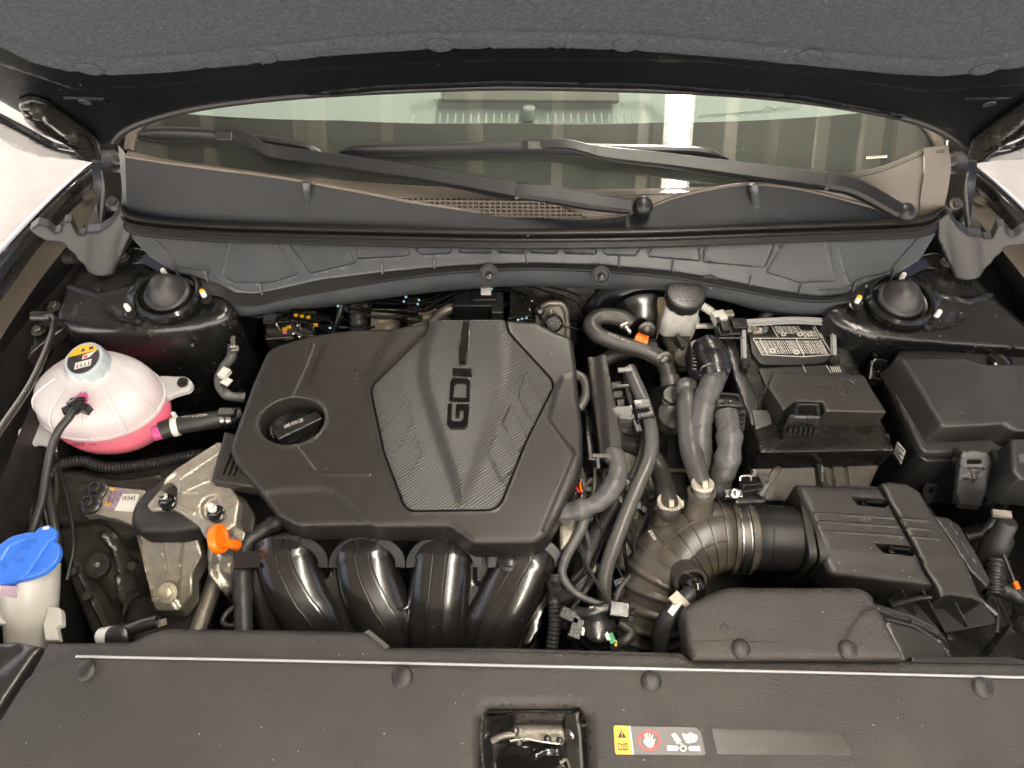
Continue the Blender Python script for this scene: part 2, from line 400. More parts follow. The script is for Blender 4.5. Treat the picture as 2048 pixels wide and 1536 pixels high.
def lathe(at, prof, axis=(0, 0, 1), seg=32, notch=None, capit=True):
    """prof: (radius, height) along the axis; notch=(count, depth, from, to rows)"""
    c = W(*at) if len(at) == 3 else np.array(at[:3]); a = np.array(axis, float); a /= np.linalg.norm(a)
    s = np.cross(a, (0, 1, 0) if abs(a[1]) < .9 else (1, 0, 0)); s /= np.linalg.norm(s); b = np.cross(a, s); V = []; F = []
    for k, (r, h) in enumerate(prof):
        for i in range(seg):
            t = 2 * math.pi * i / seg; q = r
            if notch and notch[2] <= k <= notch[3] and (i * notch[0] / seg) % 1 < notch[4]: q = r - notch[1]
            V.append(c + s * q * math.cos(t) + b * q * math.sin(t) + a * h)
    for k in range(len(prof) - 1):
        for i in range(seg): F.append((k * seg + i, k * seg + (i + 1) % seg, (k + 1) * seg + (i + 1) % seg, (k + 1) * seg + i))
    if capit: F += [tuple(range(seg))[::-1], tuple(range((len(prof) - 1) * seg, len(prof) * seg))]
    return V, F
def hexn(at, r, h, axis=(0, 0, 1)): return lathe(at, [(r * .92, -h), (r, -h * .9), (r, -.001), (r * .85, 0)], axis, 6)
def box(at, size, rot=0, rx=0, ry=0):
    c = W(*at) if len(at) == 3 else np.array(at[:3]); M = Matrix.Rotation(R(rot), 3, 'Z') @ Matrix.Rotation(R(rx), 3, 'X') @ Matrix.Rotation(R(ry), 3, 'Y')
    V = [c + np.array(M @ Vector((sx * size[0] / 2, sy * size[1] / 2, sz * size[2] / 2))) for sx in (-1, 1) for sy in (-1, 1) for sz in (-1, 1)]
    return V, [(0, 1, 3, 2), (4, 6, 7, 5), (0, 4, 5, 1), (2, 3, 7, 6), (0, 2, 6, 4), (1, 5, 7, 3)]
def prism(pl, poly, depth, lift=0, rc=0, down=None):
    P = pl.px(rpoly(poly, rc) if rc else poly); A = list(pl.w(P, lift)); n = len(A); dn = (np.array((0, 0, -1.)) if down is None else np.array(down)) * depth
    return A + [a + dn for a in A], [tuple(range(n)), tuple(range(2 * n - 1, n - 1, -1))] + [(i, i + n, (i + 1) % n + n, (i + 1) % n) for i in range(n)]
def flat(pl, poly, lift=.0006, rc=0):
    P = pl.px(rpoly(poly, rc) if rc else poly); return list(pl.w(P, lift)), [tuple(range(len(P)))]
def rl(rail, n):                # resample a rail of world points
    P = catmull(w3(rail), 6) if len(rail) > 2 else np.array(w3(rail)); L = np.concatenate([[0], np.cumsum(np.linalg.norm(np.diff(P, axis=0), axis=1))])
    t = np.linspace(0, L[-1], n); return np.stack([np.interp(t, L, P[:, i]) for i in range(3)], 1)
def loft(rails, n=40, smooth_across=0):
    G = [rl(r_, n) for r_ in rails]
    if smooth_across:
        A = np.array(G); G = [x for x in np.array([catmull(A[:, j], smooth_across) for j in range(n)]).transpose(1, 0, 2)]
    V = [tuple(p) for r_ in G for p in r_]; F = [(i * n + j, i * n + j + 1, (i + 1) * n + j + 1, (i + 1) * n + j) for i in range(len(G) - 1) for j in range(n - 1)]
    return V, F
def solid(o, t):
    m = o.modifiers.new('s', 'SOLIDIFY'); m.thickness = t; m.offset = 0; return o
def E(name, parent, at):
    o = bpy.data.objects.new(name, None); S.collection.objects.link(o); o.parent = parent; o.location = Vector(W(*at)) - parent_loc(parent); o.empty_display_size = .02; return o
_txt = {}
def text(pl, s, p0, p1, ptop, lift=.0006, ext=0, bold=0):
    """lettering laid in pl: p0 to p1 is the baseline, ptop the top of a capital above p0"""
    if (s, ext, bold) not in _txt:
        cu = bpy.data.curves.new('t', 'FONT'); cu.body = s; cu.resolution_u = 2; cu.offset = bold; cu.extrude = 0
        o = bpy.data.objects.new('t', cu); S.collection.objects.link(o); dg = bpy.context.evaluated_depsgraph_get(); dg.update()
        me = bpy.data.meshes.new_from_object(o.evaluated_get(dg)); V = np.array([tuple(v.co) for v in me.vertices]); F = [list(p.vertices) for p in me.polygons]
        bpy.data.objects.remove(o); bpy.data.curves.remove(cu); bpy.data.meshes.remove(me); _txt[(s, ext, bold)] = (V, F)
    V, F = _txt[(s, ext, bold)]; x0, x1 = V[:, 0].min(), V[:, 0].max(); a, b, c = pl.px([p0, p1, ptop])
    uv = a + (V[:, :1] - x0) / (x1 - x0) * (b - a) + V[:, 1:2] / .70 * (c - a); A = list(pl.w(uv, lift + ext))
    if not ext: return A, F
    n = len(A); B = list(pl.w(uv, lift)); cnt = {}
    for f in F:
        for i in range(len(f)):
            e = (f[i - 1], f[i]); k = (min(e), max(e)); cnt[k] = cnt.get(k, []) + [e]
    return A + B, F + [(e[1], e[0], e[0] + n, e[1] + n) for v in cnt.values() if len(v) == 1 for e in v]

# ================================================================== SETTING
def gridquad(x0, x1, y0, y1, z): return [(x0, y0, z), (x1, y0, z), (x1, y1, z), (x0, y1, z)], [(0, 1, 2, 3)]
O('ground', gridquad(-60, 60, -60, 60, 0), 'concrete', kind='structure', label='pale bright concrete ground beside the car')
cn = T('metal_canopy', 'sheet metal canopy roof mirrored in the windscreen', 'canopy', (1069, 300, 2.0))
CZ = 2.75
v = []; f = []; xs = np.arange(-2.6, 2.61, .05)
for i, x in enumerate(xs):
    z = CZ + (.045 if i % 5 in (0, 1) else 0); v += [(x, -1.3, z), (x, 7, z)]
for i in range(len(xs) - 1): f.append((2 * i, 2 * i + 2, 2 * i + 3, 2 * i + 1))
O('roof_sheet', (v, f), 'ceiling', cn, smooth=False)
bx = lambda x, y, z, sx, sy, sz, rot=0: box((x, y, z, 0), (sx, sy, sz), rot)
for x in (-1.42, -1.02, -.98, -.55, -.1, .42, .98, 1.06, 1.38, 1.5): O('rafter', bx(x, 2.85, CZ - .02, .045 if x not in (-.1, .42) else .03, 8.2, .10), 'ceilbeam', cn, smooth=False)
for i_ in range(20): O('batten', bx(-2.3 + i_ * .243, 2.85, CZ - .012, .03, 8.1, .05), 'ceilbeam', cn, smooth=False)
for y in (-1.2, 3.6, 6.5): O('purlin', bx(0, y, CZ - .12, 5.2, .07, .10), 'ceilbeam', cn, smooth=False)
O('brace', bx(1.22, 1.1, CZ - .12, .03, .8, .05, 32), 'ceilbeam', cn, smooth=False)
for x in (-2.5, 2.5):
    for y in (-1.1, 6.8): O('post', bx(x, y, CZ / 2, .09, .09, CZ), 'ceilbeam', cn, smooth=False)
fw_ = T('reflector_wall', 'added unseen pale wall giving bright reflections in front of the car', 'wall', (1024, 5000, 0)) if 0 else None
bw = box((0, -6.0, 2.3, 0), (26, .3, 4.6)); O('reflector_wall', bw, 'stucco', kind='structure', smooth=False)  # unseen wall, added to give bright reflections on the glossy parts
lt = T('tube_lamp', 'bright white strip lamp under the canopy mirrored in the windscreen, front end lengthened for added light', 'lamp', (1370, 300, 1.6))
O('diffuser', bx(.46, .95, CZ - .13, .052, 4.1, .04), 'lampwhite', lt, smooth=False)  # front length added past the mirrored strip, for sheen on top faces
O('housing', bx(.46, .95, CZ - .095, .08, 4.14, .03), 'whiteplastic', lt, smooth=False)

# ================================================================== BODY SHELL AND DARK DEPTHS OF THE BAY
eb = T('engine_bay_shell', 'black painted sheet metal walls and floor around the engine', 'engine bay', (1000, 900, -.45))
O('floor', gridquad(-.85, .88, -.1, 1.05, Z0 - .46), 'dark', eb, smooth=False)
O('firewall', ([(-.85, 1.0, Z0 - .46), (.88, 1.0, Z0 - .46), (.88, 1.0, Z0 + .03), (-.85, 1.0, Z0 + .03)], [(0, 1, 2, 3)]), 'dark', eb, smooth=False)
for s in (-1, 1):
    x = s * .80 + .03; O('side_wall', ([(x, -.1, Z0 - .46), (x, 1.0, Z0 - .46), (x, 1.0, Z0 - .02), (x, -.1, Z0 - .02)], [(0, 1, 2, 3)]), 'dark', eb, smooth=False)
O('front_wall', ([(-.85, .20, Z0 - .46), (.88, .20, Z0 - .46), (.88, .20, Z0 - .03), (-.85, .20, Z0 - .03)], [(0, 1, 2, 3)]), 'dark', eb, smooth=False)

def clipfast(parent, x, y, z, rp, m='satin', ax=(0, 0, 1), name='push_clip', cat=None):
    r = mm(x, y, z, rp)
    return O(name, lathe((x, y, z), [(r * 1.12, -.004), (r * 1.12, .0008), (r * 1.0, .002), (r * .97, .0035), (r * .8, .005), (r * .4, .0057), (.0003, .006)], ax, 28), m, parent)
def hexbolt(parent, x, y, z, r, m='steeldark', ax=(0, 0, 1), h=.006, name='bolt'):
    return O(name, J(lathe((x, y, z), [(r * 1.5, -.002), (r * 1.5, .0), (r * 1.1, .001)], ax, 20), hexn((w3([(x, y, z)])[0] + np.array(ax) / np.linalg.norm(ax) * h).tolist() + [0], r, h, ax)), m, parent)

# ================================================================== HOOD
hd = T('car_hood', 'raised black hood seen from below with grey felt lining', 'hood', (1069, 330, .15))
HA = R(58); hy, hz = 1.03, .15
class HoodPlane(Plane):
    def __init__(s, off=0):
        s.o = np.array((0, hy, hz + Z0)); s.u = np.array((1., 0, 0)); s.v = np.array((0, -math.cos(HA), math.sin(HA))); s.n = np.cross(s.u, s.v)
        if s.n @ (CP - s.o) < 0: s.n = -s.n
        s.o = s.o + s.n * off
hp = HoodPlane(); hpf = HoodPlane(.006); back = -hp.n
rear = [(228, 285), (250, 262), (300, 240), (400, 215), (560, 195), (760, 182), (1000, 174), (1250, 178), (1500, 190), (1700, 215), (1830, 243), (1900, 275), (1935, 305)]
rear = [tuple(p) for p in catmull(np.array(rear, float), 4)]
hood = rear + [(1990, 300), (2060, 262), (2150, 220), (2300, 150), (2300, -200), (-250, -200), (-250, 60), (-60, 170), (60, 240), (130, 275), (175, 305)]
O('inner_panel', relief(hp, hood, r=.005, skirt=.03, step=.009, rc=0, down=back, feats=[
    ('line', [(330, 236), (480, 205), (760, 175), (1000, 166), (1300, 172), (1600, 195), (1800, 232)], .012, .004),
    ('area', [(-300, 95), (0, 118), (150, 170), (300, 165), (520, 140), (800, 118), (1100, 110), (1400, 112), (1650, 145), (1850, 175), (2048, 160), (2300, 120), (2300, -300), (-300, -300)], .010, .02),
    ('line', [(130, 195), (208, 198), (212, 203)], .007, .003), ('line', [(1932, 198), (2010, 196)], .007, .003)]), 'hoodpaint', hd)
O('edge_seal', sweep([hp.w(hp.px([p]), -.001)[0] for p in rear], circ(.0055, 10)), 'seal', hd)
felt = [(-300, 60), (-60, 70), (0, 98), (60, 128), (140, 148), (230, 155), (330, 150), (520, 132), (680, 115), (850, 104), (1060, 101), (1250, 105), (1450, 120), (1650, 140), (1790, 153), (1880, 157), (1960, 150), (2048, 138), (2110, 118), (2300, 95), (2300, -250), (-300, -250)]
hpF = HoodPlane(.016)
O('felt_lining', relief(hpF, felt, r=.007, skirt=.008, step=.010, rc=10, down=back, feats=[('line', [(x_, y_ - 34) for x_, y_ in felt[2:19]], .016, -.0025)] + [('area', [(c[0] + 38 * math.cos(t), c[1] - 2 + 20 * math.sin(t)) for t in np.linspace(0, 6.28, 17)[:-1]], -.0015, .012) for c in [(180, 140), (527, 116), (880, 92), (1252, 92), (1617, 115), (1968, 140)]]  ), 'felt', hd)
for x, y in [(180, 140), (527, 116), (880, 92), (1252, 92), (1617, 115), (1968, 140)]:
    p = hpF.w(hpF.px([(x, y)]))[0]
    O('push_clip', lathe(list(p) + [0], [(.0150, -.003), (.0150, -.0006), (.0140, .0002), (.008, .0005), (.0004, .0006)], hp.n, 28), 'felt', hd)
for x, y in [(170, 209), (1978, 213)]: O('panel_hole', lathe(list(hpf.w(hpf.px([(x, y)]))[0] - hp.n * .0035) + [0], [(.0085, 0), (.0075, .0012), (.0065, .001), (.001, .0006)], hp.n, 20), 'ink', hd)
# outer skin of the hood beyond the inner panel
for s in (0, 1):
    A = [(-60, 212), (40, 262), (110, 300), (180, 312), (205, 330), (150, 322), (80, 318), (30, 300), (-80, 232)]
    B = [(-60, 190), (30, 205), (100, 222), (160, 262), (196, 285), (205, 312), (180, 325), (110, 310), (30, 270), (-60, 225)]
    A, B = (mir(A, 2), mir(B, 2)) if s else (A, B)
    po = HoodPlane(-.012)
    O('outer_skin', relief(po, [(p[0], p[1]) for p in A], r=.006, skirt=.012, step=.01, rc=10, down=back), 'outerpaint', hd)
    hg = E('hinge', hd, (s and 1940 or 200, 330, .12))
    ph = HoodPlane(.010)
    P = [(35, 212), (60, 202), (95, 212), (150, 250), (196, 285), (205, 322), (170, 322), (120, 285), (75, 268), (50, 245)]
    O('hinge_arm', relief(ph, [(p[0], p[1]) for p in (mir(P, 2) if s else P)], r=.003, skirt=.008, step=.01, rc=8, down=back, feats=[('line', (mir([(60, 225), (110, 268), (165, 300)], 2) if s else [(60, 225), (110, 268), (165, 300)]), .012, -.003)]), 'gloss', hg)
    for c in [(75, 225), (145, 275)]:
        c = mir([c], 2)[0] if s else c
        q = list(ph.w(ph.px([c[:2]]))[0]) + [0]
        O('bolt', J(lathe(q, [(.010, 0), (.010, .002), (.008, .003)], hp.n, 20), lathe(q, [(.0065, .002), (.0065, .009), (.005, .0095)], hp.n, 6)), 'steeldark', hg)
    X = lambda L: mir(L, 3) if s else L
    O('link', loft([X([(196, 300, .16), (205, 345, .13), (212, 400, .10), (208, 452, .06)]), X([(232, 300, .16), (240, 345, .13), (246, 400, .10), (235, 452, .06)])], 16), 'gloss', hg)
    O('pivot_housing', relief(Plane(*(X([(220, 305, .15), (262, 305, .15), (240, 350, .11)]))), [p[:2] for p in X([(222, 306), (245, 300), (262, 325), (258, 350), (240, 362), (228, 345)])], r=.004, skirt=.03, step=.006, rc=5), 'gloss', hg)
    for c in [(234, 316, .155), (226, 404, .10)]:
        c = X([c])[0]; hexbolt(hg, c[0], c[1], c[2], .007, 'steeldark', (0, -.6, .8))
    O('mount_bracket', loft([X([(186, 292, .16), (184, 340, .13), (192, 400, .09), (205, 480, .04)]), X([(236, 270, .17), (240, 330, .14), (240, 400, .09), (246, 480, .04)]), X([(275, 262, .16), (262, 300, .15), (252, 400, .08), (262, 480, .03)])], 16, 3), 'gloss', hg)
    O('cable', tube(X([(190, 308, .15), (200, 330, .135), (207, 360, .12), (205, 400, .10), (201, 440, .08), (199, 456, .07)]), .0024), 'tape', hg)

# ================================================================== WINDSCREEN, DASHBOARD
ws = T('windscreen', 'dusty windscreen with black border mirroring the canopy above', 'windscreen', (1069, 375, .12))
def gs(X_, s, lift=0): return (X_, .985 + .083 * X_ * X_ + s * math.cos(R(30)), Z0 + .14 + .14 * X_ * X_ + s * math.sin(R(30)) + lift)
def gsurf(s0, s1, lift, nx=50, ns=10, fx=None):
    V = []
    for j in range(ns + 1):
        for x in np.linspace(-.628, .702, nx):
            s_ = (s0 if not callable(s0) else s0(x)) * (1 - j / ns) + (s1 if not callable(s1) else s1(x)) * j / ns; V.append(gs(x * (1 + .42 * max(0, s_)), s_, lift))
    return V, [(j * nx + i, j * nx + i + 1, (j + 1) * nx + i + 1, (j + 1) * nx + i) for j in range(ns) for i in range(nx - 1)]
sfun = lambda L, off=0: (lambda x: float(np.interp(x, *zip(*[((lambda p: (p[0], (p[2] - Z0 - .14 - .14 * p[0] ** 2) / math.sin(R(30)) + off))(glass_pt(a, b))) for a, b in L]))))
gb0 = sfun([(256, 300), (330, 318), (450, 335), (600, 352), (760, 366), (940, 376), (1100, 379), (1250, 378), (1400, 374), (1500, 368), (1620, 356), (1740, 338), (1800, 318), (1846, 296)], -.008)
O('glass_pane', gsurf(gb0, .75, 0), 'glass', ws)
bt = lambda x: float(np.interp(x, *zip(*[((lambda p: (p[0], (p[2] - Z0 - .14 - .14 * p[0] ** 2) / math.sin(R(30))))(glass_pt(a, b))) for a, b in [(330, 222), (460, 232), (700, 238), (1000, 242), (1300, 242), (1560, 236), (1700, 226), (1800, 215)]])))
O('black_border', gsurf(gb0, bt, -.004), 'ink', ws)
# side mouldings
for s in (0, 1):
    X = (lambda L: mir(L, 6)) if s else (lambda L: L)
    P = [glass_pt(*p[:2], .004) for p in X([(258, 300), (262, 280), (275, 255), (292, 236)])]
    O('moulding', sweep(catmull(P, 5), rrect(.007, .004), up=np.array((0, -.5, .86))), 'deck', ws)
pl = Plane((1728, 312, .2), (1765, 308, .2), (1745, 300, .205)); q = [glass_pt(a, b, .0015) for a, b in [(1733, 313), (1774, 310), (1774, 315), (1733, 318)]]
O('serial_plate', (q, [(0, 1, 2, 3)]), 'whiteplastic', ws, smooth=False)
for i in range(9):
    a = 1735 + i * 4.2; q = [glass_pt(a + dx, 313.2 + dy - i * .35, .0022) for dx, dy in [(0, 0), (2.4, -.2), (2.4, 2.8), (0, 3)]]; O('printed_digit', (q, [(0, 1, 2, 3)]), 'ink', ws, smooth=False)
db = T('dashboard', 'pale grey dashboard top with vents behind the windscreen', 'dashboard', (1069, 215, 0))
dpl = Plane((700, 215, .04), (1400, 215, .04), (1069, 150, .06))
O('top', relief(dpl, [(330, 260), (1830, 260), (1900, 120), (250, 120)], r=.004, skirt=.05, step=.03, feats=[
    ('area', [(800, 262), (820, 216), (860, 206), (1290, 208), (1330, 240), (1340, 262)], -.012, .02), ('line', [(1610, 150), (1602, 218), (1400, 235)], .01, -.004),
    ('line', [(878, 150), (872, 205)], .008, -.004), ('line', [(1236, 150), (1243, 206)], .008, -.004)]), 'dash', db)
for i in range(26):
    x = 880 + i * 15.4
    if 1035 < x < 1082: continue
    O('vent_fin', box((x, 238, .05), (.0022, .03, .004)), 'dash', db, smooth=False)
O('sensor', lathe((1058, 216, .055), [(.014, -.02), (.0125, 0), (.0105, .003), (.006, .0045), (.0005, .005)], (0, 0, 1), 24), 'dash', db)
O('speaker_grille', relief(Plane((900, 190, .075), (1200, 190, .075), (1069, 150, .09)), [(882, 200), (888, 165), (1235, 165), (1240, 202)], r=.003, skirt=.006, step=.02), 'dashdark', db)
for s, lab in ((0, 'wide'), (1, 'narrow')):
    pass

# ================================================================== COWL
E1 = [(250, 312, .215), (330, 325, .205), (430, 338, .19), (560, 355, .175), (700, 380, .16), (850, 408, .14), (1000, 426, .12), (1170, 437, .105), (1270, 425, .11), (1340, 398, .13), (1420, 378, .15), (1505, 368, .16), (1600, 378, .15), (1700, 402, .13), (1790, 428, .11)]
lip = [(238, 412), (250, 424), (280, 434), (400, 445), (600, 452), (900, 459), (1069, 461), (1300, 458), (1500, 451), (1700, 444), (1830, 438), (1868, 428), (1888, 412)]
cp = T('cowl_cover', 'grey plastic cowl trough below the windscreen with mesh air inlet', 'cowl cover', (1069, 440, .05))
def at_lip(dy, z): return [(x, y + dy, z) for x, y in lip]
fw_low = [(p[0] + (4 if p[0] < 300 else 0), float(np.interp(p[0], [q[0] for q in lip], [q[1] for q in lip])) + 4, .105) for p in E1]
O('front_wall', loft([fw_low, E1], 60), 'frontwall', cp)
G1 = [tuple(glass_pt(x, y, .002)) + (0,) for x, y in [(256, 300), (330, 318), (450, 335), (600, 352), (760, 366), (940, 376), (1100, 379), (1250, 378), (1400, 374), (1500, 368), (1620, 356), (1740, 338), (1800, 318), (1846, 296)]]
E1b = [(p[0], p[1], p[2] - .001) for p in E1[:-1]] + [(1790, 432, .10), (1850, 436, .10)]
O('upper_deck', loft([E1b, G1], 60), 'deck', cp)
O('rim_bead', tube([(p[0], p[1], p[2]) for p in E1], .0026, 8), 'deck', cp)
O('end_wall', loft([[(1846, 296, .21), (1850, 330, .18), (1842, 385, .14), (1838, 436, .10)], [(1896, 290, .21), (1902, 330, .18), (1895, 385, .14), (1886, 420, .11)]], 12), 'deck', cp)
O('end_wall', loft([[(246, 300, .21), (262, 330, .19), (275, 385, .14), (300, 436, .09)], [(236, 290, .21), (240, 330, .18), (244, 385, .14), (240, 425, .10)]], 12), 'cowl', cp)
O('stiffener', loft([[(272, 330, .19), (302, 425, .11)], [(276, 330, .195), (306, 425, .112)]], 4), 'capgrey', cp)
for x, y, z, lab in [(612, 372, .165, 0), (1508, 376, .16, 0)]:
    O('support_tab', J(tube([(x, y - 8, z + .012), (x + 1, y + 8, z), (x + 3, y + 34, z - .03), (x + 6, y + 66, z - .06)], .008, 10, rs=[1, .85, .9, 1.1, 1.3])), 'cowl', cp)
# mesh of the air inlet: bars crossing
mesh = []
for i in range(34):
    x = 792 + i * 11; yt = 396 + i * .25; yb = min(440, 402 + i * 1.6 if i < 20 else 434 + (i - 20) * .3)
    if i > 28: yt += (i - 28) * 5
    mesh.append(sweep(np.array(w3([(x, yt, .150 - (yt - 396) * .0009), (x + 1, yb, .150 - (yb - 396) * .0009)])), rrect(.0013, .002)))
for j in range(5):
    y = 402 + j * 7.5; x0 = 800 + max(0, (j * 7.5 - 2)) * 6.5; mesh.append(sweep(np.array(w3([(x0, y, .150 - (y - 396) * .0009), (1165 if j > 2 else 1130, y + 2, .150 - (y - 394) * .0009)])), rrect(.0011, .002)))
O('inlet_mesh', J(*mesh), 'deck', cp, smooth=False)
O('inlet_shade', flat(Plane((800, 400, .1435), (1160, 400, .1435), (1000, 436, .1115)), [(785, 396), (1100, 398), (1175, 436), (1000, 436), (900, 418)], 0), 'ink', cp, smooth=False)  # black sheet painting the shade behind the mesh
sl_ = T('cowl_seal', 'long ribbed rubber seal along the front edge of the cowl', 'seal', (1069, 460, .11))
prof = [(-4, .100), (0, .108), (4, .113), (8, .113), (12, .108), (15, .105), (18, .107), (22, .107), (25, .103), (30, .100), (38, .094), (41, .091)]
prof = [(-5, .104), (-2, .114), (3, .119), (8, .117), (11, .108), (13, .107), (15, .111), (20, .112), (23, .106), (25, .102), (34, .098), (36, .094), (38, .086)]
O('seal_strip', loft([[(x, y + dy * (.75 if i in (0, len(lip) - 1) else 1), z) for i, (x, y) in enumerate(lip)] for dy, z in prof], 90, 3), 'seal', sl_)
for s in (0, 1):
    P = [(238, 424, .115), (258, 432, .115), (262, 445, .10), (240, 443, .10)]; P = mir(P, 2, 2130) if s else P
    O('end_clip', prism(Plane(*P[:3]), [p[:2] for p in P], .012), 'capgrey', sl_)
O('paint_dot', lathe((1056, 470, .112), [(.0024, 0), (.0022, .0008), (.0003, .001)], (0, -.3, 1), 12), 'yellow', sl_)

fp = T('cowl_front_panel', 'wide blue-grey plastic panel with moulded pockets in front of the cowl seal', 'cowl panel', (1069, 520, .03))
fpl = Plane((300, 470, .085), (1840, 470, .085), (1069, 530, .055))
bot = [(262, 476), (300, 515), (345, 542), (400, 556), (440, 570), (470, 586), (510, 588), (560, 578), (640, 560), (760, 545), (900, 532), (1060, 526), (1200, 530), (1340, 542), (1450, 560), (1560, 582), (1640, 594), (1690, 588), (1730, 568), (1790, 552), (1840, 520), (1872, 470)]
top = [(262, 455), (400, 470), (600, 477), (900, 484), (1069, 486), (1300, 483), (1500, 476), (1700, 469), (1872, 452)]
pock = [[(462, 478), (545, 478), (598, 548), (545, 566), (470, 566), (445, 552)], [(572, 480), (690, 484), (712, 526), (620, 548)], [(716, 486), (800, 489), (820, 508), (812, 513), (714, 518)], [(820, 489), (904, 490), (902, 508), (842, 510)],
        [(918, 490), (982, 490), (982, 507), (918, 506)], [(996, 490), (1048, 490), (1048, 507), (996, 506)], [(1061, 490), (1115, 490), (1114, 508), (1061, 506)], [(1128, 490), (1193, 490), (1193, 509), (1128, 507)], [(1207, 490), (1285, 489), (1272, 512), (1209, 509)],
        [(1312, 489), (1395, 488), (1400, 522), (1295, 513)], [(1414, 486), (1552, 482), (1530, 536), (1404, 524)], [(1571, 481), (1653, 480), (1672, 562), (1600, 566), (1532, 545)]]
ft = []
for q in pock:
    ft += [('area', q, -.0012, .003), ('line', rpoly(q, 6) + [rpoly(q, 6)[0]], .0035, .0018)]
ft += [('line', [(300, 468), (362, 534), (420, 545), (448, 568), (480, 580)], .0035, .002), ('line', [(1835, 478), (1775, 545), (1720, 556), (1690, 578), (1640, 580)], .0035, .002), ('line', [(1675, 480), (1690, 545), (1700, 570)], .003, .001)]
O('panel', relief(fpl, top + bot[::-1], r=.003, skirt=.004, step=.0055, feats=ft, rc=0, down=-fpl.n), 'cowl', fp)
# flange below, then the metal rim
fl1 = [(x, y, .035) for x, y in bot[3:-3]]; fl1 = [tuple(fpl.w(fpl.px([(x, y)]), -.001)[0]) + (0,) for x, y in bot[3:-3]]
low = [(405, 575), (450, 598), (480, 612), (520, 612), (565, 600), (645, 586), (760, 566), (900, 549), (1060, 541), (1200, 546), (1340, 558), (1450, 578), (1560, 598), (1640, 606), (1695, 600), (1735, 590)]
fl2 = [tuple(WY(x, y, fl1[min(i, len(fl1) - 1)][1] - .022)) + (0,) for i, (x, y) in enumerate(low)]
O('lower_flange', loft([fl1, fl2], 60), 'satin', fp)
for x, y in [(355, 534), (415, 548), (524, 574), (765, 533), (869, 522), (1054, 514), (1239, 520), (1345, 530), (1500, 558), (1598, 578), (1705, 572), (1782, 546)]:
    p = fpl.w(fpl.px([(x, y + 4)]))[0]; O('tab', (lambda a: ([a + np.array(v) for v in [(-.0015, -.016, -.024), (.0015, -.016, -.024), (.0015, .004, -.024), (-.0015, .004, -.024), (-.0015, -.001, .014), (.0015, -.001, .014), (.0015, .002, .014), (-.0015, .002, .014)]], [(0, 1, 2, 3), (4, 5, 6, 7), (0, 1, 5, 4), (1, 2, 6, 5), (2, 3, 7, 6), (3, 0, 4, 7)]))(p), 'cowl', fp, smooth=False)
rim_t = [(x, y + 0, z) for (x, y), z in zip(low, [0] * 99)]
rt = [tuple(np.array(p[:3]) + (0, .004, .001)) + (0,) for p in fl2]
rimb = [(415, 596), (458, 622), (486, 634), (530, 628), (575, 618), (655, 614), (760, 598), (900, 581), (1060, 572), (1200, 578), (1320, 580), (1440, 600), (1530, 625), (1600, 632), (1660, 628), (1740, 606)]
rb = [tuple(WY(x, y, rt[min(i, len(rt) - 1)][1] + .012)) + (0,) for i, (x, y) in enumerate(rimb)]
mr = T('cowl_metal_rim', 'blue-black painted metal rim under the cowl panel with clip holes', 'panel', (1069, 560, 0))
rm = [tuple((np.array(a[:3]) * .5 + np.array(b[:3]) * .5) + (0, -.008, 0)) + (0,) for a, b in zip(rt, rb)]
rl_ = [tuple(np.array(a[:3]) + (0, .03, -.03)) + (0,) for a in rb]
O('rim', loft([rt, rm, rb, rl_], 70, 4), 'cowl', mr)
for x, y in [(640, 576), (977, 547), (1202, 550), (1419, 568)]:
    q = WY(x, y, .868)
    O('clip_recess', lathe(list(q) + [0], [(.016, -.004), (.0155, .001), (.0135, .0015), (.012, -.001), (.001, -.001)], (0, -.8, .6), 20), 'ink', mr)
    O('clip_pin', lathe(list(q + np.array((.001, -.004, -.001))) + [0], [(.0062, -.003), (.0062, .003), (.0045, .006), (.0005, .007)], (0, -.8, .6), 14), 'darkgloss', mr)

# end caps of the cowl
for s in (0, 1):
    ec = T('cowl_end_cap', 'grey plastic notched end cap beside the %s strut tower' % ('battery-side' if s else 'coolant-tank-side'), 'cap', (s and 1930 or 210, 480, 0), 'cowl end caps')
    tp = [(58, 460, .08), (75, 447, .085), (94, 454, .085), (108, 466, .085), (118, 464, .085), (122, 460, .085), (128, 443, .085), (142, 443, .085), (150, 462, .085), (154, 469, .085), (168, 469, .09), (174, 463, .09), (200, 460, .09), (222, 446, .10), (240, 418, .11), (262, 432, .105)]
    bt_ = [(70, 470), (92, 483), (104, 484), (112, 484), (122, 485), (130, 490), (135, 498), (141, 503), (148, 508), (155, 520), (165, 528), (178, 546), (190, 550), (208, 552), (228, 549), (262, 470)]
    X = (lambda L: mir(L, 8)) if s else (lambda L: L)
    eo_ = [p[:2] for p in X(tp)] + [p[:2] for p in X([(a, b) for a, b in bt_])][::-1]
    pe = FPl(W(*X([(170, 480, .088)])[0]), (.25 if not s else -.25, -.86, .50), (1, 0, 0))
    O('shell', relief(pe, eo_, r=.003, skirt=.030, step=.006, rc=2, down=-pe.n * .8 + np.array((0, .0, .25)), feats=[('line', [p[:2] for p in X([(215, 452), (205, 500), (200, 548)])], .05, .006)]), 'capgrey', ec)
    O('side_return', loft([X([(240, 418, .108), (250, 425, .106), (262, 434, .10)]), X([(228, 549, .015), (240, 530, .03), (262, 480, .07)])], 10, 3), 'capgrey', ec)

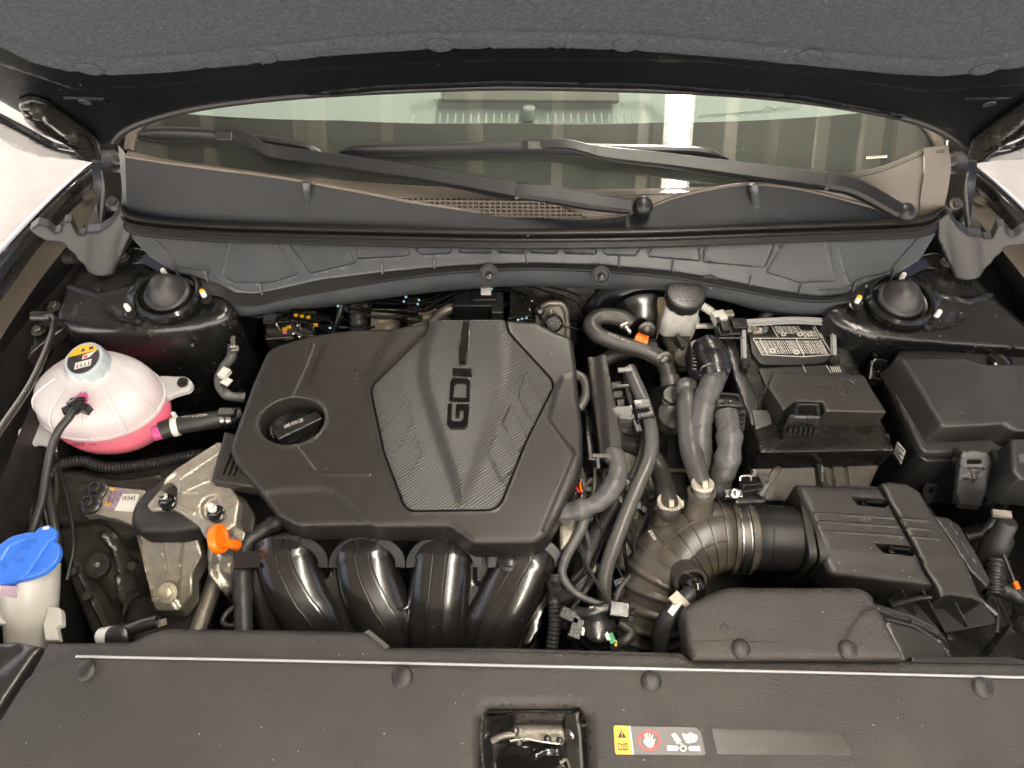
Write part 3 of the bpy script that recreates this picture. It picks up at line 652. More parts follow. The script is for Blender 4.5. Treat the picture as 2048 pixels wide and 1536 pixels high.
# ================================================================== WIPERS
up = np.array((0, -.5, .86))
def gp(L): return [glass_pt(x, y, h) for x, y, h in L]
for name, blade, arm, cover, piv, lab in [
    (0, [(276, 268, .012), (345, 266, .018), (430, 270, .02), (520, 282, .02), (600, 294, .016), (645, 309, .010)], [(432, 266, .03), (480, 270, .036), (505, 282, .036), (530, 298, .034), (580, 308, .03), (700, 326, .03), (860, 350, .03), (1032, 381, .03)], [(1032, 380, .032), (1100, 388, .03), (1180, 402, .026), (1262, 412, .018)], (1286, 412), 'longer arm crossing the middle'),
    (1, [(680, 304, .012), (760, 298, .018), (1040, 294, .02), (1200, 300, .02), (1330, 303, .018), (1400, 306, .014), (1455, 319, .010)], [(1045, 290, .03), (1100, 288, .036), (1140, 290, .038), (1190, 302, .036), (1240, 310, .032), (1350, 322, .03), (1500, 342, .03), (1652, 362, .03)], [(1652, 361, .032), (1700, 370, .03), (1740, 388, .026), (1800, 422, .016)], (1812, 426), 'arm ending at the battery-side corner')]:
    wp = T('wiper', 'black windscreen wiper, ' + lab, 'wiper', (piv[0], piv[1], .14), 'windscreen wipers')
    Pb = catmull(gp(blade), 6); k = len(Pb); sc = [(.35 + .65 * min(1, math.sin(math.pi * i / (k - 1)) * 3.0)) for i in range(k)]
    O('blade', sweep(Pb, [(.011, -.004), (.008, .003), (.001, .009), (-.004, .009), (-.010, .002), (-.011, -.004)], sc, up=up), 'wiper', wp)
    O('rubber_edge', sweep(Pb - up * .010 + np.array((0, -.006, 0)), rrect(.004, .007), sc, up=up), 'ink', wp)
    Pa = catmull(gp(arm), 5); k = len(Pa)
    O('arm', sweep(Pa, [(.010, -.007), (.010, .003), (.008, .006), (-.008, .006), (-.010, .003), (-.010, -.007)], [(float(np.interp(i / k, [0, .15, .4, .42, 1], [.75, .8, .8, 1.0, 1.35])), float(np.interp(i / k, [0, .4, 1], [.6, .8, 1.25]))) for i in range(k)], up=up), 'wiper', wp)
    Pc = catmull(gp(cover), 6); k = len(Pc)
    O('arm_base', sweep(Pc, [(.014, -.010), (.014, .003), (.009, .008), (-.009, .008), (-.014, .003), (-.014, -.010)], [float(np.interp(i / k, [0, .08, .5, 1], [.9, .98, .95, .85])) for i in range(k)], up=up), 'wiper', wp)
    q = glass_pt(piv[0], piv[1], .012); O('pivot_cap', lathe(list(q) + [0], [(.016, -.012), (.016, .003), (.012, .009), (.006, .012), (.0005, .013)], up, 24), 'wiper', wp)
    q = glass_pt(arm[1][0] - 30, arm[1][1] + 3, .034); O('coupling', box(list(q) + [0], (.026, .014, .008), 0, 30), 'satin', wp, bevel=.002)
    q = glass_pt(arm[-1][0] + 2, arm[-1][1] + 14, .03); O('hinge_pin', lathe(list(q) + [0], [(.004, -.002), (.004, .002), (.002, .003)], (0, -.9, .3), 12), 'steeldark', wp)

# ================================================================== FENDERS
for s in (0, 1):
    fe = T('fender', 'black fender and inner ledge on the %s side' % ('battery' if s else 'coolant tank'), 'fender', (s and 2100 or 40, 500, 0), 'fenders')
    X = (lambda L: mir(L, 9)) if s else (lambda L: L)
    r0 = X([(-160, 620, .03), (-60, 545, .06), (0, 492, .07), (60, 430, .08), (120, 372, .085), (165, 334, .09), (196, 312, .09)])
    r1 = X([(-160, 700, .05), (-60, 600, .08), (0, 522, .09), (60, 455, .10), (120, 393, .105), (165, 350, .11), (200, 322, .11)])
    r2 = X([(-150, 770, .04), (-50, 640, .06), (5, 558, .07), (65, 480, .08), (120, 415, .085), (165, 366, .09), (203, 330, .09)])
    r3 = X([(-150, 800, .02), (-50, 668, .035), (10, 590, .045), (70, 505, .055), (125, 440, .06), (172, 392, .065), (204, 345, .07)])
    r4 = X([(-140, 860, .015), (-40, 740, .03), (25, 640, .04), (80, 560, .05), (135, 490, .055), (182, 430, .06), (206, 365, .065)])
    r5 = X([(-170, 950, -.06), (-80, 830, -.05), (10, 700, -.04), (85, 605, -.03), (150, 530, -.02), (192, 462, .0), (212, 400, .02)])
    O('outer_panel', loft([[(p[0], p[1] + 0, p[2] - .25) for p in r0], r0, r1, r2], 40, 5), 'outerpaint', fe)
    O('gutter', loft([r2, [(p[0] + (-3 if s else 3), p[1] + 8, p[2] - .012) for p in r2], r3], 40, 4), 'darkgloss', fe)
    O('ledge', loft([r3, r4], 40), 'deck', fe)
    O('inner_wall', loft([r4, r5], 40), 'satin', fe)
    O('lower_wall', loft([[tuple(W(*p)) + (0,) for p in r5], [tuple(W(*p) + (.0, 0, -.42)) + (0,) for p in r5]], 40), 'dark', fe)
    c = X([(177, 391, .074)])[0]; hexbolt(fe, c[0], c[1], c[2], .007, 'deck', (0, 0, 1), .003)

# ================================================================== STRUT TOWERS
for s in (0, 1):
    X = (lambda L, dy=12: mir(L, dy, 2136)) if s else (lambda L, dy=0: L)
    tw = T('strut_tower', ('dusty' if s else 'cleaner') + ' black strut tower beside the ' + ('battery' if s else 'coolant tank'), 'strut tower', (s and 1803 or 333, 590, -.2), 'strut towers')
    pl = PH(.025, .015, 590); top_ = [(120, 565), (160, 525), (250, 505), (330, 532), (420, 560), (458, 592), (466, 622), (440, 640), (380, 655), (300, 662), (200, 662), (130, 655), (95, 640)]
    t2 = [p[:2] for p in X([(a, b) for a, b in top_])]
    if s: t2 = [(2140, 700), (2080, 700), (1960, 690), (1830, 682), (1740, 670), (1680, 648), (1650, 620), (1662, 594), (1710, 565), (1800, 540), (1880, 520), (1960, 545), (2010, 600), (2080, 660), (2140, 690)]
    fts = [('area', [p[:2] for p in X([(265, 590), (275, 555), (330, 540), (390, 552), (405, 590), (380, 618), (330, 626), (285, 618)])], .008, .02), ('line', [p[:2] for p in X([(130, 570), (200, 590), (262, 575)])], .012, .004), ('line', [p[:2] for p in X([(215, 615), (240, 635), (275, 640)])], .02, -.004)]
    O('tower_top', relief(pl, t2, r=.018, skirt=.36, step=.010, rc=25, feats=fts, flare=.03), 'towerpaint', tw)
    for x, y in [(385, 690), (330, 700), (250, 698), (180, 694)]:
        x, y = X([(x, y)], 22)[0][:2]; q = WY(x, y, W(x, 676 if s else 655, .015)[1] - .010); O('rivet', lathe(list(q) + [0], [(.0045, -.006), (.0045, 0), (.003, .002), (.0003, .0025)], (0, -.8, .5), 12), 'darkgloss', tw)
    c = (1803, 596, .045) if s else (333, 584, .045)
    O('mount_ring', lathe(c, [(.056, -.014), (.0555, -.004), (.051, .001), (.047, .000), (.044, -.007), (.036, -.010), (.001, -.010)], (0, 0, 1), 44), 'gloss', tw)
    O('mount_cap', lathe(c, [(.037, -.008), (.0375, -.001), (.035, .002), (.032, .003), (.028, .013), (.019, .026), (.012, .032), (.005, .0335), (.0006, .034)], (0, -.05, 1), 40), 'rubber', tw)
    for j, (x, y) in enumerate([(263, 628), (413, 600), (335, 558)] if not s else [(1867, 640), (1709, 612), (1797, 566)]):
        st = O('stud', J(lathe((x, y, .032), [(.010, 0), (.010, .003), (.0075, .004)], (0, 0, 1), 20), lathe((x, y, .032), [(.0072, .003), (.0072, .010), (.006, .011)], (0, 0, 1), 6)), 'darkgloss', tw)
        O('stud_tip', lathe((x, y, .032), [(.0043, .010), (.0046, .0135), (.0042, .014), (.0046, .017), (.0042, .0178), (.0044, .022), (.003, .0245), (.0003, .025)], (0, 0, 1), 14), 'whiteplastic', st)
        if j == 1: O('yellow_mark', lathe((x, y, .032), [(.0045, .0235), (.0031, .0252), (.0003, .0256)], (0, 0, 1), 14), 'yellow', st)
# foot of the cowl and sheet corner brackets near the towers
for s in (0, 1):
    X = (lambda L: mir(L, 10, 2138)) if s else (lambda L: L)
    br = T('cowl_bracket', 'wavy black sheet bracket bolted under the %s end of the cowl panel' % ('battery-side' if s else 'coolant-tank-side'), 'bracket', (s and 1880 or 260, 520, 0), 'cowl brackets')
    pl = Plane(*X([(240, 520, .03), (330, 540, .035), (300, 560, .02)]))
    O('plate', relief(pl, [p[:2] for p in X([(236, 508), (262, 494), (290, 500), (330, 522), (350, 545), (320, 548), (285, 528), (250, 530)])], r=.003, skirt=.01, step=.006, rc=8), 'gloss', br)
    c = X([(246, 514, .045)])[0]; hexbolt(br, c[0], c[1], c[2], .007, 'steeldark')

# ================================================================== ENGINE COVER
ec = T('engine_cover', 'large matt grey plastic engine cover with ribbed centre panel', 'engine cover', (810, 880, -.10))
ep = Plane((500, 700, .012), (1150, 700, .012), (800, 1060, -.022))
eo = [(548, 690, 16), (622, 668), (700, 657), (790, 655), (850, 645), (872, 638), (1012, 637), (1075, 641), (1108, 660), (1146, 674, 12), (1152, 720), (1159, 790), (1167, 850), (1167, 912), (1157, 950), (1128, 1012), (1100, 1066, 14), (1068, 1087, 8), (945, 1087, 8), (900, 1053, 8), (754, 1054), (713, 1049), (592, 1052, 10), (553, 1030, 10), (520, 984), (470, 926), (456, 898, 10), (480, 830), (505, 762), (532, 702, 10)]
well = [(583.5 + 66 * math.cos(t) * math.cos(-.2) - 46 * math.sin(t) * math.sin(-.2), 842 + 66 * math.cos(t) * math.sin(-.2) + 46 * math.sin(t) * math.cos(-.2)) for t in np.linspace(0, 2 * math.pi, 36)[:-1]]
cpan = [(858, 641), (852, 664), (745, 768, 10), (741, 784, 6), (766, 902), (806, 1010, 8), (820, 1023, 10), (985, 1021, 10), (1002, 1008, 8), (1050, 888), (1108, 772, 8), (1103, 758, 8), (1017, 664), (1012, 639)]
ef = [('area', [(505, 990), (560, 980), (640, 977), (668, 982), (700, 1005), (748, 1060), (560, 1080)], -.005, .012),
      ('area', [(1125, 752), (1200, 740), (1200, 905), (1150, 906), (1098, 838), (1112, 780)], -.005, .010), ('area', [(1150, 906), (1200, 906), (1180, 1090), (1085, 1060)], -.003, .008),
      ('line', [(588, 888), (630, 942), (645, 948), (740, 949)], .006, .0014), ('line', [(626, 690), (612, 730), (580, 800)], .0045, .0010),
      ('area', cpan, -.009, .003), ('line', rpoly(cpan, 6) + [cpan[0]], .006, .0014), ('area', [(800, 640), (872, 630), (868, 662), (760, 765), (740, 790), (730, 760)], .003, .02), ('line', well + [well[0]], .010, .002)]
O('cover_body', relief(ep, [p for p in eo], holes=[well], r=.009, hr=.004, skirt=.052, step=.005, rc=6, feats=ef), 'cover', ec)
spine = [(872, 630), (852, 690), (845, 740), (850, 780), (872, 850), (905, 950), (925, 1010), (940, 960), (968, 880), (1000, 800), (1012, 740), (1010, 690), (1008, 630)]
ep2 = Plane((500, 700, .0105), (1150, 700, .0105), (800, 1060, -.0235))
sh = [(p[0] + (926 - p[0]) * .014, p[1] + (835 - p[1]) * .012, *p[2:]) for p in cpan]
cr = lambda L: ('line', L, .0022, .0011)
O('centre_panel', relief(ep2, sh, r=.0012, skirt=.004, step=.0045, rc=6, feats=[('area', spine, .0042, .022), ('area', [(1052, 740), (1036, 795), (1068, 850), (1090, 820)], -.0014, .003), ('area', [(1022, 806), (1005, 850), (1036, 905), (1056, 880)], -.0014, .003), ('area', [(990, 866), (974, 905), (1002, 965), (1034, 930)], -.0014, .003), cr([(1050, 745), (1036, 795), (1068, 850)]), cr([(1020, 810), (1004, 850), (1040, 908)]), cr([(990, 868), (975, 905), (1006, 965)]), cr([(798, 750), (812, 795), (784, 838), (764, 865)]), cr([(815, 815), (826, 850), (798, 895), (772, 930)]), cr([(828, 870), (842, 910), (818, 950), (798, 980)])]), 'carbon', ec)
epe = Plane((500, 700, .0190), (1150, 700, .0190), (800, 1060, -.0150))
cc = lambda L: [(700 + x / 3.657, 560 + y / 3.657) for x, y in L]
Gp = cc([(715, 900), (748, 900), (742, 1010), (757, 1030), (812, 1030), (828, 1012), (832, 945), (805, 945), (798, 1000), (770, 1000), (778, 905), (868, 905), (874, 918), (862, 1060), (838, 1085), (735, 1085), (708, 1055)])
Dp = cc([(725, 880), (735, 735), (750, 712), (865, 715), (882, 735), (876, 882)]); Dh = cc([(757, 855), (764, 765), (775, 750), (848, 752), (855, 765), (850, 858)])
Ip = cc([(748, 640), (894, 646), (892, 698), (750, 690)]); Tp = cc([(797, 604), (850, 607), (874, 480), (884, 300), (826, 296), (812, 440), (799, 480)])
for q, h in ((Gp, []), (Dp, [Dh]), (Ip, []), (Tp, [])):
    O('raised_letter' if q is not Tp else 'raised_slash', relief(epe, q, holes=h, r=.0012, skirt=.006, step=.004, rc=1.5), 'gloss', ec)
O('small_lettering', text(ep, 'Smartstream', (620, 771), (655, 690), (604, 767), .0003, .0008), 'cover', ec, smooth=False)
# side wing with slots
wpn = Plane((430, 960, -.036), (490, 960, -.036), (450, 905, -.030))
O('side_wing', relief(wpn, [(448, 862, 4), (520, 880), (540, 960), (510, 975, 6), (421, 962, 5)], holes=[[(462, 904), (467, 906), (449, 950), (444, 949)], [(469, 912), (474, 916), (460, 951), (455, 951)], [(476, 922), (481, 926), (471, 952), (466, 952)]], r=.004, hr=.0006, skirt=.026, step=.006, rc=2), 'cover', ec)
oc = T('oil_filler_cap', 'black oil filler cap marked SAE 0W-20 sunk in the engine cover', 'oil cap', (588, 848, -.06))
O('cap_disc', lathe((588, 850, -.038), [(.042, -.03), (.042, -.004), (.0405, -.001), (.038, 0), (.034, -.002), (.001, -.002)], (0, 0, 1), 40, (20, .0015, 0, 2, .35)), 'darkgloss', oc)
opl = Plane((545, 855, -.016), (640, 830, -.016), (590, 800, -.014))
O('grip_bar', relief(opl, [(541, 858), (632, 820), (646, 836), (556, 880)], r=.003, skirt=.022, step=.004, rc=4), 'satin', oc)
O('lettering', text(opl, 'SAE 0W-20', (569, 857), (607, 843), (567, 850), .0004), 'print', oc, smooth=False)
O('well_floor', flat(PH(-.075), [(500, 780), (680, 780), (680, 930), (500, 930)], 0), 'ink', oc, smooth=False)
O('hex_bolt', lathe((637, 822, -.045), [(.008, -.03), (.008, 0), (.006, .004), (.0045, .004), (.0045, .009), (.001, .009)], (0, 0, 1), 6), 'steel', oc)

# ================================================================== INTAKE MANIFOLD
im = T('intake_manifold', 'glossy black intake manifold with four curved runners', 'intake manifold', (810, 1200, -.2))
runs = [[(575, 1096, -.082), (578, 1126, -.080), (588, 1160, -.087), (610, 1205, -.104), (640, 1250, -.128), (690, 1330, -.20)],
        [(731, 1098, -.082), (733, 1128, -.080), (741, 1165, -.087), (760, 1210, -.104), (785, 1258, -.130), (812, 1335, -.20)],
        [(887, 1100, -.082), (885, 1130, -.080), (881, 1168, -.086), (877, 1215, -.102), (874, 1265, -.126), (874, 1340, -.19)],
        [(1058, 1108, -.085), (1048, 1138, -.082), (1030, 1172, -.088), (1006, 1218, -.103), (982, 1265, -.125), (960, 1340, -.18)]]
for L in runs:
    L = [(x, y, z - .035) for x, y, z in L]
    rn = O('runner', sweep(catmull(w3(L), 10), [(math.copysign(abs(a / .045) ** .72, a) * .0475, math.copysign(abs(b / .045) ** .8, b) * .043) for a, b in circ(.045, 40)], [1.05] * 11 + [1] * 40), 'manifold', im)
    P = catmull(w3(L), 10)
    for dx in (-.012, .012):
        T_ = np.gradient(P, axis=0); T_ /= np.linalg.norm(T_, axis=1)[:, None]; s = np.cross(T_, (0, 0, 1.)); s /= np.linalg.norm(s, axis=1)[:, None]; b = np.cross(s, T_)
        O('seam_rib', sweep(P + s * dx + b * .0440, rrect(.0011, .0018)), 'manifold', rn)
    O('band', sweep(P + b * .0445, rrect(.008, .0009)), 'manifold', rn)
# base plate with its slots
mp = Plane((520, 1120, -.092), (1100, 1120, -.092), (800, 1290, -.150))
O('base_plate', relief(mp, [(505, 1110), (1100, 1105), (1104, 1150), (1090, 1190), (1050, 1300), (1040, 1330), (560, 1330), (520, 1270), (498, 1180)], holes=[[(632, 1085), (672, 1085), (663, 1152, 12), (645, 1160, 12), (633, 1150, 10)], [(788, 1085), (822, 1085), (818, 1190, 8), (812, 1216, 12), (790, 1214, 12), (782, 1195, 8)]], r=.006, hr=.004, skirt=.06, step=.008, rc=12, feats=[('area', [(948, 1090), (980, 1090), (978, 1160), (965, 1175), (950, 1165)], -.012, .006)]), 'manifold', im)
for L in ([(634, 1092), (634, 1148), (646, 1160), (662, 1150), (670, 1092)], [(786, 1100), (786, 1180), (780, 1200), (792, 1216), (812, 1216), (820, 1195), (822, 1100)]):
    O('slot_lip', tube([(x, y, -.108) for x, y in L], .0022, 8, 6), 'manifold', im)
for i, x in enumerate((575, 731, 887, 1052)):
    c = W(x, 1120, -.072); A = []
    for a in np.linspace(R(-8), R(188), 26):
        A.append(c + np.array((math.cos(a) * .050, .000 + math.sin(a) * .032, -.016 + math.sin(a) * .014)))
    O('flange_arch', J(sweep(A, rrect(.0075, .003, .3), up=np.array((0, -.35, 1.)))), 'capgrey', im)
    for dx in (-.014, .014): O('flange_rib', box(list(c + np.array((dx, .030, .0))) + [0], (.002, .02, .01)), 'capgrey', im, smooth=False)
O('end_plate', loft([[(500, 1140, -.12), (496, 1190, -.13), (520, 1260, -.15), (560, 1320, -.17)], [(516, 1110, -.10), (512, 1185, -.115), (535, 1250, -.14), (575, 1315, -.16)]], 20), 'manifold', im)
O('end_plate', relief(Plane((1060, 1200, -.12), (1100, 1200, -.12), (1080, 1150, -.11)), [(1098, 1108), (1112, 1112), (1110, 1200), (1085, 1230), (1078, 1262), (1060, 1290), (1045, 1290), (1062, 1240), (1075, 1200)], r=.003, skirt=.02, step=.007, rc=6), 'manifold', im)
for x, y in [(812, 1283), (890, 1288), (945, 1285), (985, 1288), (1015, 1287)]: O('rib_tab', box((x, y, -.15), (.003, .012, .02)), 'darkgloss', im, smooth=False)
hexbolt(im, 1018, 1122, -.075, .011, 'satin')

# ================================================================== ENGINE MOUNT AND CASTINGS
em = T('engine_mount', 'cast aluminium engine mount over a dark rubber block', 'engine mount', (330, 1000, -.2))
mpl = Plane((290, 1030, -.060), (430, 1030, -.060), (400, 900, -.045))
O('top_bracket', relief(mpl, [(292, 1011, 6), (322, 975, 10), (330, 955), (352, 936), (436, 882), (450, 890), (452, 960), (480, 1000), (472, 1050), (430, 1078), (408, 1076, 8), (396, 1052), (380, 1040), (345, 1018), (300, 1022, 6)], holes=[[(318, 988), (326, 968), (340, 962), (352, 975), (350, 995), (338, 1008), (322, 1008)]], r=.004, hr=.003, skirt=.022, step=.006, rc=6, feats=[
    ('line', [(348, 960), (360, 958), (440, 905)], .004, .002), ('line', [(370, 982), (416, 962)], .004, .002), ('line', [(330, 1002), (388, 1024), (386, 1030), (330, 1008)], .004, .0015), ('area', [(402, 1010), (412, 996), (432, 990), (440, 1030), (420, 1040), (404, 1032)], -.008, .006),
    ('line', [(358, 984), (395, 984)], .003, .002), ('area', [(330, 960), (352, 945), (362, 965), (360, 985), (350, 1000)], -.004, .005)]), 'alu', em, sharp=50)
O('cast_lettering', text(mpl, 'HETA', (442, 915), (384, 940), (446, 930), .0005, .001), 'alu', em, smooth=False)
O('cast_lettering', text(mpl, '5', (412, 966), (404, 962), (418, 958), .0005, .001), 'alu', em, smooth=False)
for x, y, z in [(332, 1000, -.045), (430, 1024, -.046)]:
    st = O('nut', J(lathe((x, y, z), [(.013, -.012), (.013, -.004), (.010, -.002)], (0, 0, 1), 24), lathe((x, y, z), [(.0095, -.002), (.0095, .006), (.0075, .008)], (0, 0, 1), 6)), 'gloss', em)
    O('stud', lathe((x, y, z), [(.0055, .006), (.0055, .010), (.0065, .011), (.0065, .014), (.005, .015), (.0045, .022), (.001, .022)], (0, 0, 1), 16), 'whiteplastic' if x > 400 else 'steel', st)
O('rubber_block', relief(PH(-.066, -.01, 1020), [(256, 1045, 15), (262, 1010, 15), (288, 975, 12), (332, 945, 10), (390, 990), (415, 1030), (400, 1052, 12), (350, 1062, 12), (275, 1062, 14)], r=.014, skirt=.045, step=.008, rc=10), 'rubber', em)
apl = Plane((170, 1010, -.079), (290, 1010, -.079), (230, 970, -.074))
O('side_arm', relief(apl, [(163, 1017, 10), (172, 992), (182, 980), (200, 965, 8), (214, 972), (290, 980), (300, 1048), (262, 1050), (240, 1040), (190, 1028), (168, 1032, 8)], r=.002, skirt=.016, step=.008, rc=5), 'alu', em)
for x, y in [(192, 978), (178, 1006)]:
    O('flange_bolt', J(lathe((x, y, -.070), [(.0165, -.008), (.016, -.003), (.012, 0)], (0, 0, 1), 28), lathe((x, y, -.070), [(.0098, 0), (.0095, .009), (.008, .010), (.006, .010), (.0055, .006), (.001, .006)], (0, 0, 1), 6)), 'satin', em)
def dec(nm, poly, m, par, pl, lift): return O(nm, flat(pl, poly, lift), m, par, smooth=False)
st = dec('pink_sticker', [(224, 979), (252, 981), (238, 1018), (205, 1016)], 'labelpink', em, apl, .0006)
dec('paint_mark', [(222, 976), (230, 977), (226, 982), (220, 981)], 'yellow', st, apl, .0010); dec('paint_mark', [(213, 1004), (224, 1006), (220, 1012), (211, 1011)], 'yellow', st, apl, .0010)
for i, tx in enumerate(['AB8N1-8', 'PRE-OP4', '0T38']):
    O('print', text(apl, tx, (219 + i * 9, 1011 - i * 4), (227 + i * 9, 985 - (1 if i < 2 else 0)), (213 + i * 9, 1009 - i * 4), .0012), 'ink', st, smooth=False)
st = dec('white_sticker', [(246, 988), (280, 989), (266, 1024), (229, 1022)], 'labelwhite', em, apl, .0008)
O('print', text(apl, 'W545', (243, 1001), (270, 1001), (246, 992), .0012, bold=.01), 'ink', st, smooth=False)
# lower leg with bolt
lpl = Plane((290, 1090, -.12), (370, 1090, -.12), (330, 1200, -.165))
O('lower_leg', relief(lpl, [(270, 1070), (390, 1060), (405, 1110, 6), (385, 1150), (385, 1190, 6), (360, 1222, 6), (315, 1222, 8), (303, 1195), (285, 1130)], r=.004, skirt=.03, step=.006, rc=5, feats=[('line', [(279, 1075), (308, 1198)], .005, .006), ('line', [(368, 1070), (358, 1195)], .005, .006), ('line', [(322, 1080), (338, 1160)], .006, .005), ('area', [(305, 1200), (325, 1188), (350, 1200), (362, 1222), (312, 1225)], .006, .006)]), 'alu', em, sharp=50)
hexbolt(em, 334, 1186, -.146, .0105, 'zinc', (0, -.35, 1), .010)
ca = T('cylinder_head_casting', 'rough cast aluminium engine housing below the orange dipstick', 'casting', (460, 1120, -.3))
cpl = Plane((430, 1080, -.10), (500, 1080, -.10), (460, 1180, -.15))
O('housing', relief(cpl, [(410, 1072), (440, 1060), (470, 1035), (488, 1045), (505, 1100), (500, 1200), (478, 1205, 6), (462, 1190), (448, 1196), (444, 1178), (420, 1150), (416, 1110)], r=.006, skirt=.05, step=.008, rc=8, feats=[('line', [(425, 1100), (420, 1140), (440, 1175)], .02, .010), ('line', [(450, 1090), (480, 1100)], .02, .008), ('line', [(455, 1140), (480, 1150)], .016, .008)]), 'alu', ca, sharp=60)
O('lifting_eye', relief(Plane((440, 1010, -.075), (500, 1010, -.075), (460, 980, -.072)), [(440, 1000, 14), (462, 984, 14), (490, 994, 14), (510, 1030), (505, 1070, 8), (485, 1062), (475, 1030), (450, 1024, 12)], holes=[[(453, 1006, 6), (464, 1000, 6), (482, 1008, 6), (483, 1018, 6), (465, 1020, 6), (455, 1014, 6)]], r=.003, skirt=.010, step=.006, rc=10), 'rubber', ca)
O('side_rib', relief(Plane((450, 1060, -.08), (490, 1060, -.08), (470, 1030, -.077)), [(438, 1030), (452, 1020), (458, 1040), (470, 1052), (490, 1062, 6), (488, 1100, 6), (470, 1108), (476, 1080), (466, 1070), (460, 1050)], r=.002, skirt=.012, step=.006, rc=4), 'alu', ca)
dp = T('dipstick', 'orange plastic dipstick ring beside the engine mount', 'dipstick', (455, 1080, -.09))
c = W(446, 1080, -.045); c = W(437, 1078, -.040)
O('ring', lathe(list(c) + [0], [(.001, -.001), (.016, -.001), (.018, -.006), (.0205, -.006), (.0215, -.004), (.0215, .004), (.0205, .006), (.018, .006), (.016, .001), (.001, .001)], (.95, .10, .22), 36), 'orange', dp)
O('stem', tube([(448, 1086, -.045), (462, 1088, -.058), (472, 1090, -.075)], .0075, 12, rs=[.8, 1.0, 1.2]), 'orange', dp)

# ================================================================== COOLANT TANK
ct = T('coolant_tank', 'translucent white coolant tank holding pink coolant', 'coolant tank', (205, 800, -.15))
ctc = W(203, 800, -.04); ctc[2] = 0; capo = W(169, 722, .044); ncx, ncy = capo[0] - ctc[0], capo[1] - ctc[1]
def ell(rx, ry, z, n=56, cx=0, cy=0): return [(ctc[0] + cx + rx * math.cos(2 * math.pi * i / n), ctc[1] + cy + ry * math.sin(2 * math.pi * i / n), Z0 + z) for i in range(n)]
def rings(L): 
    n = len(L[0]); V = [p for r_ in L for p in r_]
    return V, [(k * n + i, k * n + (i + 1) % n, (k + 1) * n + (i + 1) % n, (k + 1) * n + i) for k in range(len(L) - 1) for i in range(n)]
a, b = .101, .074
up_ = [(s_, z_, ncx * k_, ncy * k_) for s_, z_, k_ in [(1.0, -.040, 0), (.995, -.030, 0), (.97, -.018, .05), (.91, -.004, .15), (.80, .007, .32), (.66, .015, .58), (.52, .021, .82), (.42, .026, .95)]]
def bump_tank(k, L):
    for i, p in enumerate(L):
        t = 2 * math.pi * i / len(L); g = 1 + .012 * abs(math.cos(t * 4 + .4)) ** 6 * (1 if 1 < k < 7 else 0); L[i] = (ctc[0] + (p[0] - ctc[0]) * g, ctc[1] + (p[1] - ctc[1]) * g, p[2])
    return L
O('upper_shell', rings([bump_tank(k, ell(a * s, b * s, z, cx=cx, cy=cy)) for k, (s, z, cx, cy) in enumerate(up_)] + [ell(.034, .033, .028, cx=ncx, cy=ncy), ell(.0325, .032, .034, cx=ncx, cy=ncy), ell(.031, .031, .046, cx=ncx, cy=ncy)]), 'tank', ct, sharp=60)
for t in (1.9, 3.5, 4.15, 4.75, 5.35, 5.95): O('shell_rib', sweep(catmull([(ctc[0] + cx + a * s * math.cos(t) * 1.005, ctc[1] + cy + b * s * math.sin(t) * 1.005, Z0 + z + .001) for s, z, cx, cy in up_[:7]], 4), rrect(.0016, .0018, .5)), 'tank', ct)
O('seam_flange', rings([ell(a * 1.0, b * 1.0, -.037), ell(a * 1.03, b * 1.04, -.038), ell(a * 1.03, b * 1.04, -.043), ell(a * 1.0, b * 1.0, -.044)]), 'tank', ct)
dn = [(.995, -.042), (.99, -.062), (.965, -.083), (.91, -.102), (.80, -.117), (.55, -.128), (.02, -.130)]
O('lower_shell', rings([ell(a * s, b * s, z) for s, z in dn]), 'tankclear', ct, sharp=60)
liq = O('coolant', rings([ell(.001, .001, -.083), ell(a * .955, b * .955, -.083), ell(a * .935, b * .935, -.090), ell(a * .90, b * .90, -.1015), ell(a * .79, b * .79, -.116), ell(a * .54, b * .54, -.1268), ell(.001, .001, -.128)]), 'coolant', ct, sharp=60)
for s in (0, 1):
    c = (60, 862, -.056) if not s else (365, 772, -.056)
    pl = PH(-.056, 0, 800); P = [(100, 835), (62, 846, 14), (34, 862, 16), (38, 884, 12), (48, 892), (75, 884), (110, 900)] if not s else [(318, 752), (372, 752, 14), (386, 765, 14), (380, 780, 12), (350, 788), (325, 800)]
    er = O('mounting_ear', relief(pl, P, r=.002, skirt=.010, step=.006, rc=8, feats=[('line', [P[2][:2] if not s else P[2][:2], P[0][:2]], .01, .002)]), 'tank', ct)
    O('bolt', J(lathe((*((57, 861) if not s else (365, 764)), -.053), [(.0095, -.004), (.0095, 0), (.007, .001)], (0, 0, 1), 20), lathe((*((57, 861) if not s else (365, 764)), -.053), [(.0062, 0), (.006, .006), (.004, .0066), (.003, .005), (.0005, .005)], (0, 0, 1), 6)), 'satin', er)
capc = W(165, 722, .062); tilt = (-.10, -.12, 1)
cap = O('tank_cap', lathe(list(W(169, 720, .050)) + [0], [(.029, -.024), (.0315, -.018), (.0315, -.002), (.0305, .002), (.028, .0035), (.0265, .003), (.001, .003)], tilt, 48, (12, .0018, 0, 2, .5)), 'greycap', ct)
lc = W(169, 720, .050); tn = np.array(tilt) / np.linalg.norm(tilt)
class FP(Plane):
    def __init__(s, o, n, u):
        s.o = np.array(o, float); s.n = np.array(n, float) / np.linalg.norm(n); s.u = np.array(u, float) - s.n * (np.array(u) @ s.n); s.u /= np.linalg.norm(s.u); s.v = np.cross(s.n, s.u)
tp_ = FP(lc + tn * .0034, tn, (1, .25, 0))
